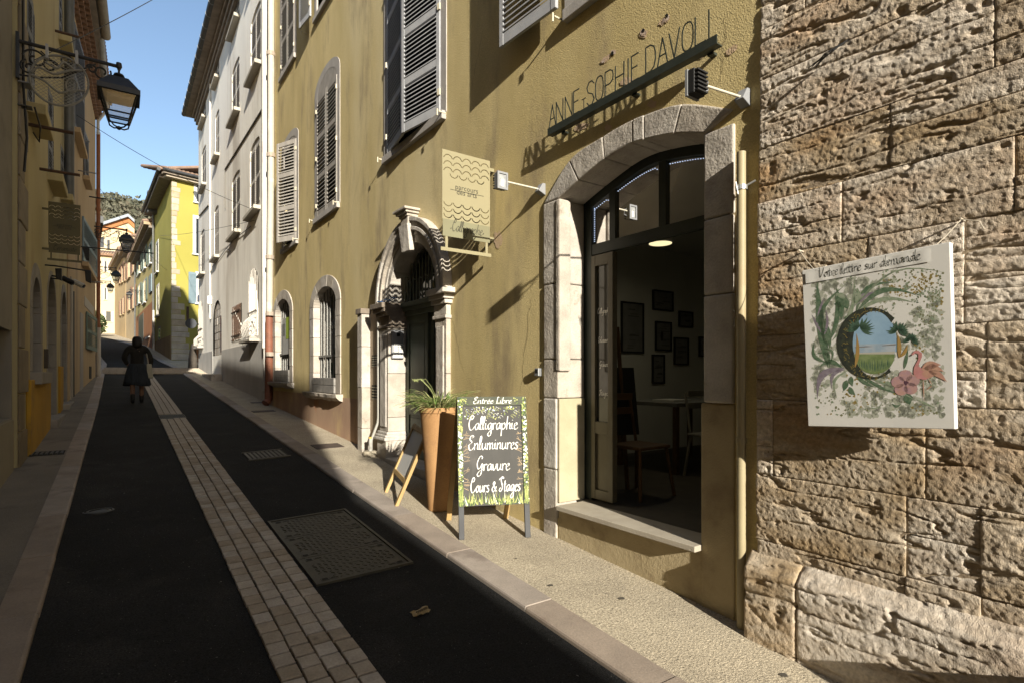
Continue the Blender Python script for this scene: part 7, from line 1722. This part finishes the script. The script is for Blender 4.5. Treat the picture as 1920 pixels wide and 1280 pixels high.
for i in range(90): dabA(rf.choices('gyd', (3, 2, 2))[0], rf.uniform(st_+.008, Wd-st_-.008), Lb+rf.uniform(.01, .055), rf.uniform(.004, .010), PB_-.0004+.000003*i, 1.6)
for i in range(120):
    a = rf.uniform(st_+.01, Wd-st_-.01); c = Ls-.075-rf.uniform(.006, .03+.10*abs(math.sin(a*14))*.9); dabA(rf.choices('gywv', (3, 3, 1.2, 1.6))[0], a, c, rf.uniform(.002, .0085), PB_+.000004*i, rf.uniform(.5, 1), rf.uniform(0, PI))
for i in range(26):
    a = rf.uniform(st_+.03, Wd-st_-.03); c = Ls-.10-rf.uniform(0, .08); ribbon(ms[rf.choice('yw')], [(a+.018*math.cos(q)*(1-q/9), c+.018*math.sin(q)*(1-q/9)) for q in [j*.6 for j in range(9)]], .0016, b=PB_)
for i in range(34):
    side = i % 2; c = Lb+Hh*rf.uniform(.18, .72); a = st_+.004 if side else Wd-st_-.004; sgn = 1 if side else -1; L = rf.uniform(.03, .06); e = rf.uniform(-.02, .03)
    ribbon(ms['b'], [(a, c), (a+sgn*L*.5, c+e*.6), (a+sgn*L, c+e)], .003, b=PB_)
    ribbon(ms['b'], [(a+sgn*L*.5, c+e*.6), (a+sgn*L*.8, c+e+.018)], .002, b=PB_)
for i in range(26): dabA('yg'[i % 2], rf.uniform(.012, Wd*.16) if i % 3 else rf.uniform(Wd*.82, Wd-.012), Ls-rf.uniform(.01, .065), rf.uniform(.004, .009), .0012, .8, rf.uniform(0, PI))
for k, m in ms.items(): m.build({'g': 'painted_leaf', 'y': 'painted_bud', 'w': 'painted_blossom', 'd': 'painted_shadow_leaf', 'b': 'painted_twig', 'v': 'painted_bluebell'}[k], pf_[k], AB, norm=False, kind='stuff')
# second board seen edge on behind the pot
A2 = T('a_board', 'pine framed second board seen edge on behind the terracotta pot', 'sidewalk sign', (2.4, 5.2, G(5.2)), 'boards standing on the right pavement')
p0 = Vector((2.185, 5.06, gz_(2.185, 5.06))); p1 = Vector((2.30, 5.62, gz_(2.3, 5.62))); tp0 = Vector((2.50, 5.02, 1.02)); dd_ = (p1-p0); tp1 = tp0+dd_
upv = (tp0-p0); dxx = dd_.normalized(); Lw = dd_.length; Lh = upv.length; upn = upv.normalized(); nn_ = dxx.cross(upn).normalized(); 
if nn_.x > 0: nn_ = -nn_
f2 = lambda a, b, c: tuple(p0+dxx*a+nn_*b+upn*c)
mb = MB(f2); mb.box(0, .045, -.02, .012, 0, Lh); mb.box(Lw-.045, Lw, -.02, .012, 0, Lh); mb.box(.045, Lw-.045, -.02, .012, .22, .265); mb.box(.045, Lw-.045, -.02, .012, Lh-.05, Lh); mb.build('frame', wood, A2, bevel=.003)
MB(f2).box(.045, Lw-.045, -.012, -.004, .265, Lh-.05).build('panel', mat('pale_grey_panel', (.62, .62, .60), None, 3, .6), A2)
q0 = Vector((2.80, 5.06, gz_(2.8, 5.06))); q1 = q0+dd_
for a_, b_ in ((q0, tp0), (q1, tp1)):
    d_ = (b_-a_).normalized(); e = dxx*.022; w_ = d_.cross(dxx).normalized()*.014
    MB().hexa([tuple(a_-e-w_), tuple(a_+e-w_), tuple(a_+e+w_), tuple(a_-e+w_)], [tuple(b_-e-w_), tuple(b_+e-w_), tuple(b_+e+w_), tuple(b_-e+w_)]).build('back_leg', wood, A2, bevel=.003)
MB().hexa([tuple(q0+dxx*.02+Vector((-.04, 0, .12))), tuple(q1-dxx*.02+Vector((-.04, 0, .12))), tuple(q1-dxx*.02+Vector((-.03, 0, .12))), tuple(q0+dxx*.02+Vector((-.03, 0, .12)))], [tuple(tp0+dxx*.02+Vector((.01, 0, -.05))), tuple(tp1-dxx*.02+Vector((.01, 0, -.05))), tuple(tp1-dxx*.02+Vector((.02, 0, -.05))), tuple(tp0+dxx*.02+Vector((.02, 0, -.05)))]).build('back_panel', wood, A2)
# ------------------------------------------------------------------ tall terracotta pot and spider plant
px_, py_ = 2.50, 4.78; pz_ = gz_(px_, py_)+.002; zr = 1.285
POT = T('terracotta_pot', 'tall tapering terracotta pot standing between the two boards', 'flower pot', (px_, py_, pz_))
h = zr-pz_
MB().lathe([(.0, 0), (.098, 0), (.102, .01), (.178, h-.055), (.186, h-.05), (.190, h-.01), (.184, h), (.165, h), (.155, h-.06), (.0, h-.06)], (px_, py_, pz_), 48).build('pot', terracotta, POT, smooth=True)
MB().lathe([(.0, h-.052), (.154, h-.05)], (px_, py_, pz_), 24).build('soil', mat('potting_soil', (.03, .022, .015), (.05, .04, .03), 40, .95), POT)
SPL = T('spider_plant', 'green arching spider plant growing out of the terracotta pot', 'plant', (px_, py_, zr-.05))
mb = MB(); rp = random.Random(13); stems = MB()
for i in range(330):
    a = rp.uniform(0, 2*PI); L = rp.uniform(.18, .40); up_ = rp.uniform(.45, 1.6); b0 = Vector((px_+.11*math.cos(a)*rp.random(), py_+.11*math.sin(a)*rp.random(), zr-.05)); d = Vector((math.cos(a), math.sin(a), up_)).normalized(); sd = Vector((-math.sin(a), math.cos(a), 0)); w = rp.uniform(.004, .0075); p = b0.copy(); k = len(mb.v); n = 7
    for j in range(n+1):
        t = j/n; ww = w*(1-t**2.2)+.0004; mb.v += [tuple(p-sd*ww), tuple(p+Vector((0, 0, -.0025))), tuple(p+sd*ww)]; p = p+d*(L/n); d = (d+Vector((0, 0, -.21*(.5+t)))).normalized()
    for j in range(n): mb.fa += [(k+3*j, k+3*j+1, k+3*j+4, k+3*j+3), (k+3*j+1, k+3*j+2, k+3*j+5, k+3*j+4)]
mb.build('leaves', mat('spider_leaf', (.085, .15, .03), (.17, .22, .07), 9, .5, third=(.32, .31, .15), third_scale=11, t_lo=.45, t_hi=.6), SPL, kind='stuff', norm=False)
for i in range(5):
    a = PI*.75+.28*i; pts = [(px_+math.cos(a)*r_, py_+math.sin(a)*r_, zr+.02+.26*math.sin(r_*7.0)*(1 if r_ < .24 else .9)) for r_ in (.03, .1, .18, .24)]; stems.tube(pts, .0018, 5)
    c_ = Vector(pts[-1]); 
    for q in range(6): stems.tube([tuple(c_), tuple(c_+Vector((rp.uniform(-.02, .02), rp.uniform(-.02, .02), rp.uniform(-.015, .02))))], .002, 4)
stems.build('runner', mat('pale_runner', (.24, .27, .11), None, 3, .6), SPL)
# ------------------------------------------------------------------ woman walking away up the street
WX, WY = .33, 15.4; wz = road_z(WX, WY)
PE = T('person', 'woman in dark coat and skirt walking away up the asphalt with a pale bag', 'person', (WX, WY, wz))
def skin(name, verts, edges, radii, m, parent, root=0, sub=2):
    me = bpy.data.meshes.new(name); off = wloc(parent); me.from_pydata([tuple(Vector(v)+Vector((WX, WY, wz))-off) for v in verts], edges, []); me.update(); me.materials.append(m)
    o = bpy.data.objects.new(name, me); COL.objects.link(o); o.parent = parent
    s = o.modifiers.new('skin', 'SKIN'); s.use_smooth_shade = True
    for i, r_ in enumerate(radii): me.skin_vertices[0].data[i].radius = r_ if isinstance(r_, tuple) else (r_, r_)
    for i in range(len(verts)): me.skin_vertices[0].data[i].use_root = (i == root)
    b = o.modifiers.new('sub', 'SUBSURF'); b.levels = sub; b.render_levels = sub; return o
S = .93
def sc(*p): return tuple(q*S for q in p)
V = [sc(0, 0, .86), sc(0, .01, 1.05), sc(0, .0, 1.25), sc(0, -.01, 1.36), sc(0, .01, 1.43), sc(0, .03, 1.53), sc(0, .035, 1.62),
     sc(-.09, 0, .82), sc(-.095, -.02, .46), sc(-.09, -.10, .10), sc(-.09, -.02, .04), sc(.09, 0, .82), sc(.095, .06, .46), sc(.095, .09, .10), sc(.095, .20, .05),
     sc(-.17, 0, 1.34), sc(-.26, -.03, 1.12), sc(-.18, .08, .94), sc(-.14, .11, .90), sc(.17, 0, 1.34), sc(.26, .03, 1.10), sc(.25, .09, .90), sc(.24, .11, .83)]
E_ = [(0, 1), (1, 2), (2, 3), (3, 4), (4, 5), (5, 6), (0, 7), (7, 8), (8, 9), (9, 10), (0, 11), (11, 12), (12, 13), (13, 14), (3, 15), (15, 16), (16, 17), (17, 18), (3, 19), (19, 20), (20, 21), (21, 22)]
Rd = [.12, .115, .13, .10, .05, .085, .07, .085, .06, .042, .04, .085, .06, .042, .04, .06, .05, .038, .035, .06, .05, .038, .035]
skin_m = mat('skin_in_shade', (.16, .09, .06), None, 3, .6)
skin('body', V, E_, [r_*S for r_ in Rd], skin_m, PE)
cloth = mat('dark_wool_coat', (.022, .02, .0165), (.014, .013, .011), 20, .95); skirt_m = mat('blue_grey_check_skirt', (.026, .032, .040), (.015, .018, .022), 26, .95, streak=.2)
Vc = [sc(0, 0, .84), sc(0, 0, 1.04), sc(0, -.01, 1.25), sc(0, -.01, 1.37), sc(0, .01, 1.42), sc(-.18, 0, 1.35), sc(-.27, -.04, 1.12), sc(-.19, .08, .95), sc(.18, 0, 1.35), sc(.29, .03, 1.10), sc(.27, .09, .91)]
skin('coat', Vc, [(0, 1), (1, 2), (2, 3), (3, 4), (3, 5), (5, 6), (6, 7), (3, 8), (8, 9), (9, 10)], [(.165*S, .13*S), (.15*S, .12*S), (.16*S, .12*S), .11*S, .06*S, .08*S, .065*S, .05*S, .08*S, .065*S, .05*S], cloth, PE)
mb = MB(lambda a, b, c: (WX+a, WY+b, wz+c)); prof = [(.15, .98), (.185, .90), (.215, .74), (.245, .56), (.262, .45), (.25, .45), (.20, .70)]
n = 40; k = 0
for r_, z in prof:
    for j in range(n):
        a = 2*PI*j/n; fold = 1+.05*math.sin(a*9)*(1 if z < .8 else .2); mb.v.append(mb.f(r_*S*fold*math.cos(a)*(1.08), r_*S*fold*math.sin(a)*.85, z*S+(.02*math.sin(2*a) if z < .5 else 0)))
for i in range(len(prof)-1):
    for j in range(n): mb.fa.append((i*n+j, i*n+(j+1) % n, (i+1)*n+(j+1) % n, (i+1)*n+j))
mb.build('skirt', skirt_m, PE, smooth='all')
skin('hair', [sc(0, .03, 1.64), sc(0, .0, 1.55), sc(0, -.05, 1.45), sc(0, -.07, 1.34)], [(0, 1), (1, 2), (2, 3)], [.095*S, .115*S, .12*S, (.09*S, .06*S)], mat('dark_hair', (.010, .008, .007), None, 3, .6), PE)
for sx, a, b in ((-.09, -.10, 0), (.095, .09, 1)):
    skin('boot', [sc(sx, a+(.0 if b == 0 else 0), .26), sc(sx, a, .10), sc(sx, a+.02, .055), sc(sx, a+.13, .04)], [(0, 1), (1, 2), (2, 3)], [.058*S, .05*S, .048*S, .036*S], black_m, PE)
mb = MB(lambda a, b, c: (WX+a, WY+b, wz+c)); mb.hexa([sc(.20, -.10, .62), sc(.34, -.06, .62), sc(.33, .12, .62), sc(.24, .12, .62)], [sc(.19, -.08, .98), sc(.30, -.05, .98), sc(.30, .08, .98), sc(.22, .08, .98)]); mb.build('bag', mat('pale_tote', (.34, .32, .25), (.28, .265, .21), 6, .9), PE, bevel=.02)
mb = MB(lambda a, b, c: (WX+a, WY+b, wz+c)); mb.tube([sc(.23, -.03, .97), sc(.20, -.05, 1.2), sc(.15, -.02, 1.41), sc(.20, .06, 1.2), sc(.26, .04, .97)], .012, 6); mb.build('bag_strap', MATS['pale_tote'], PE)
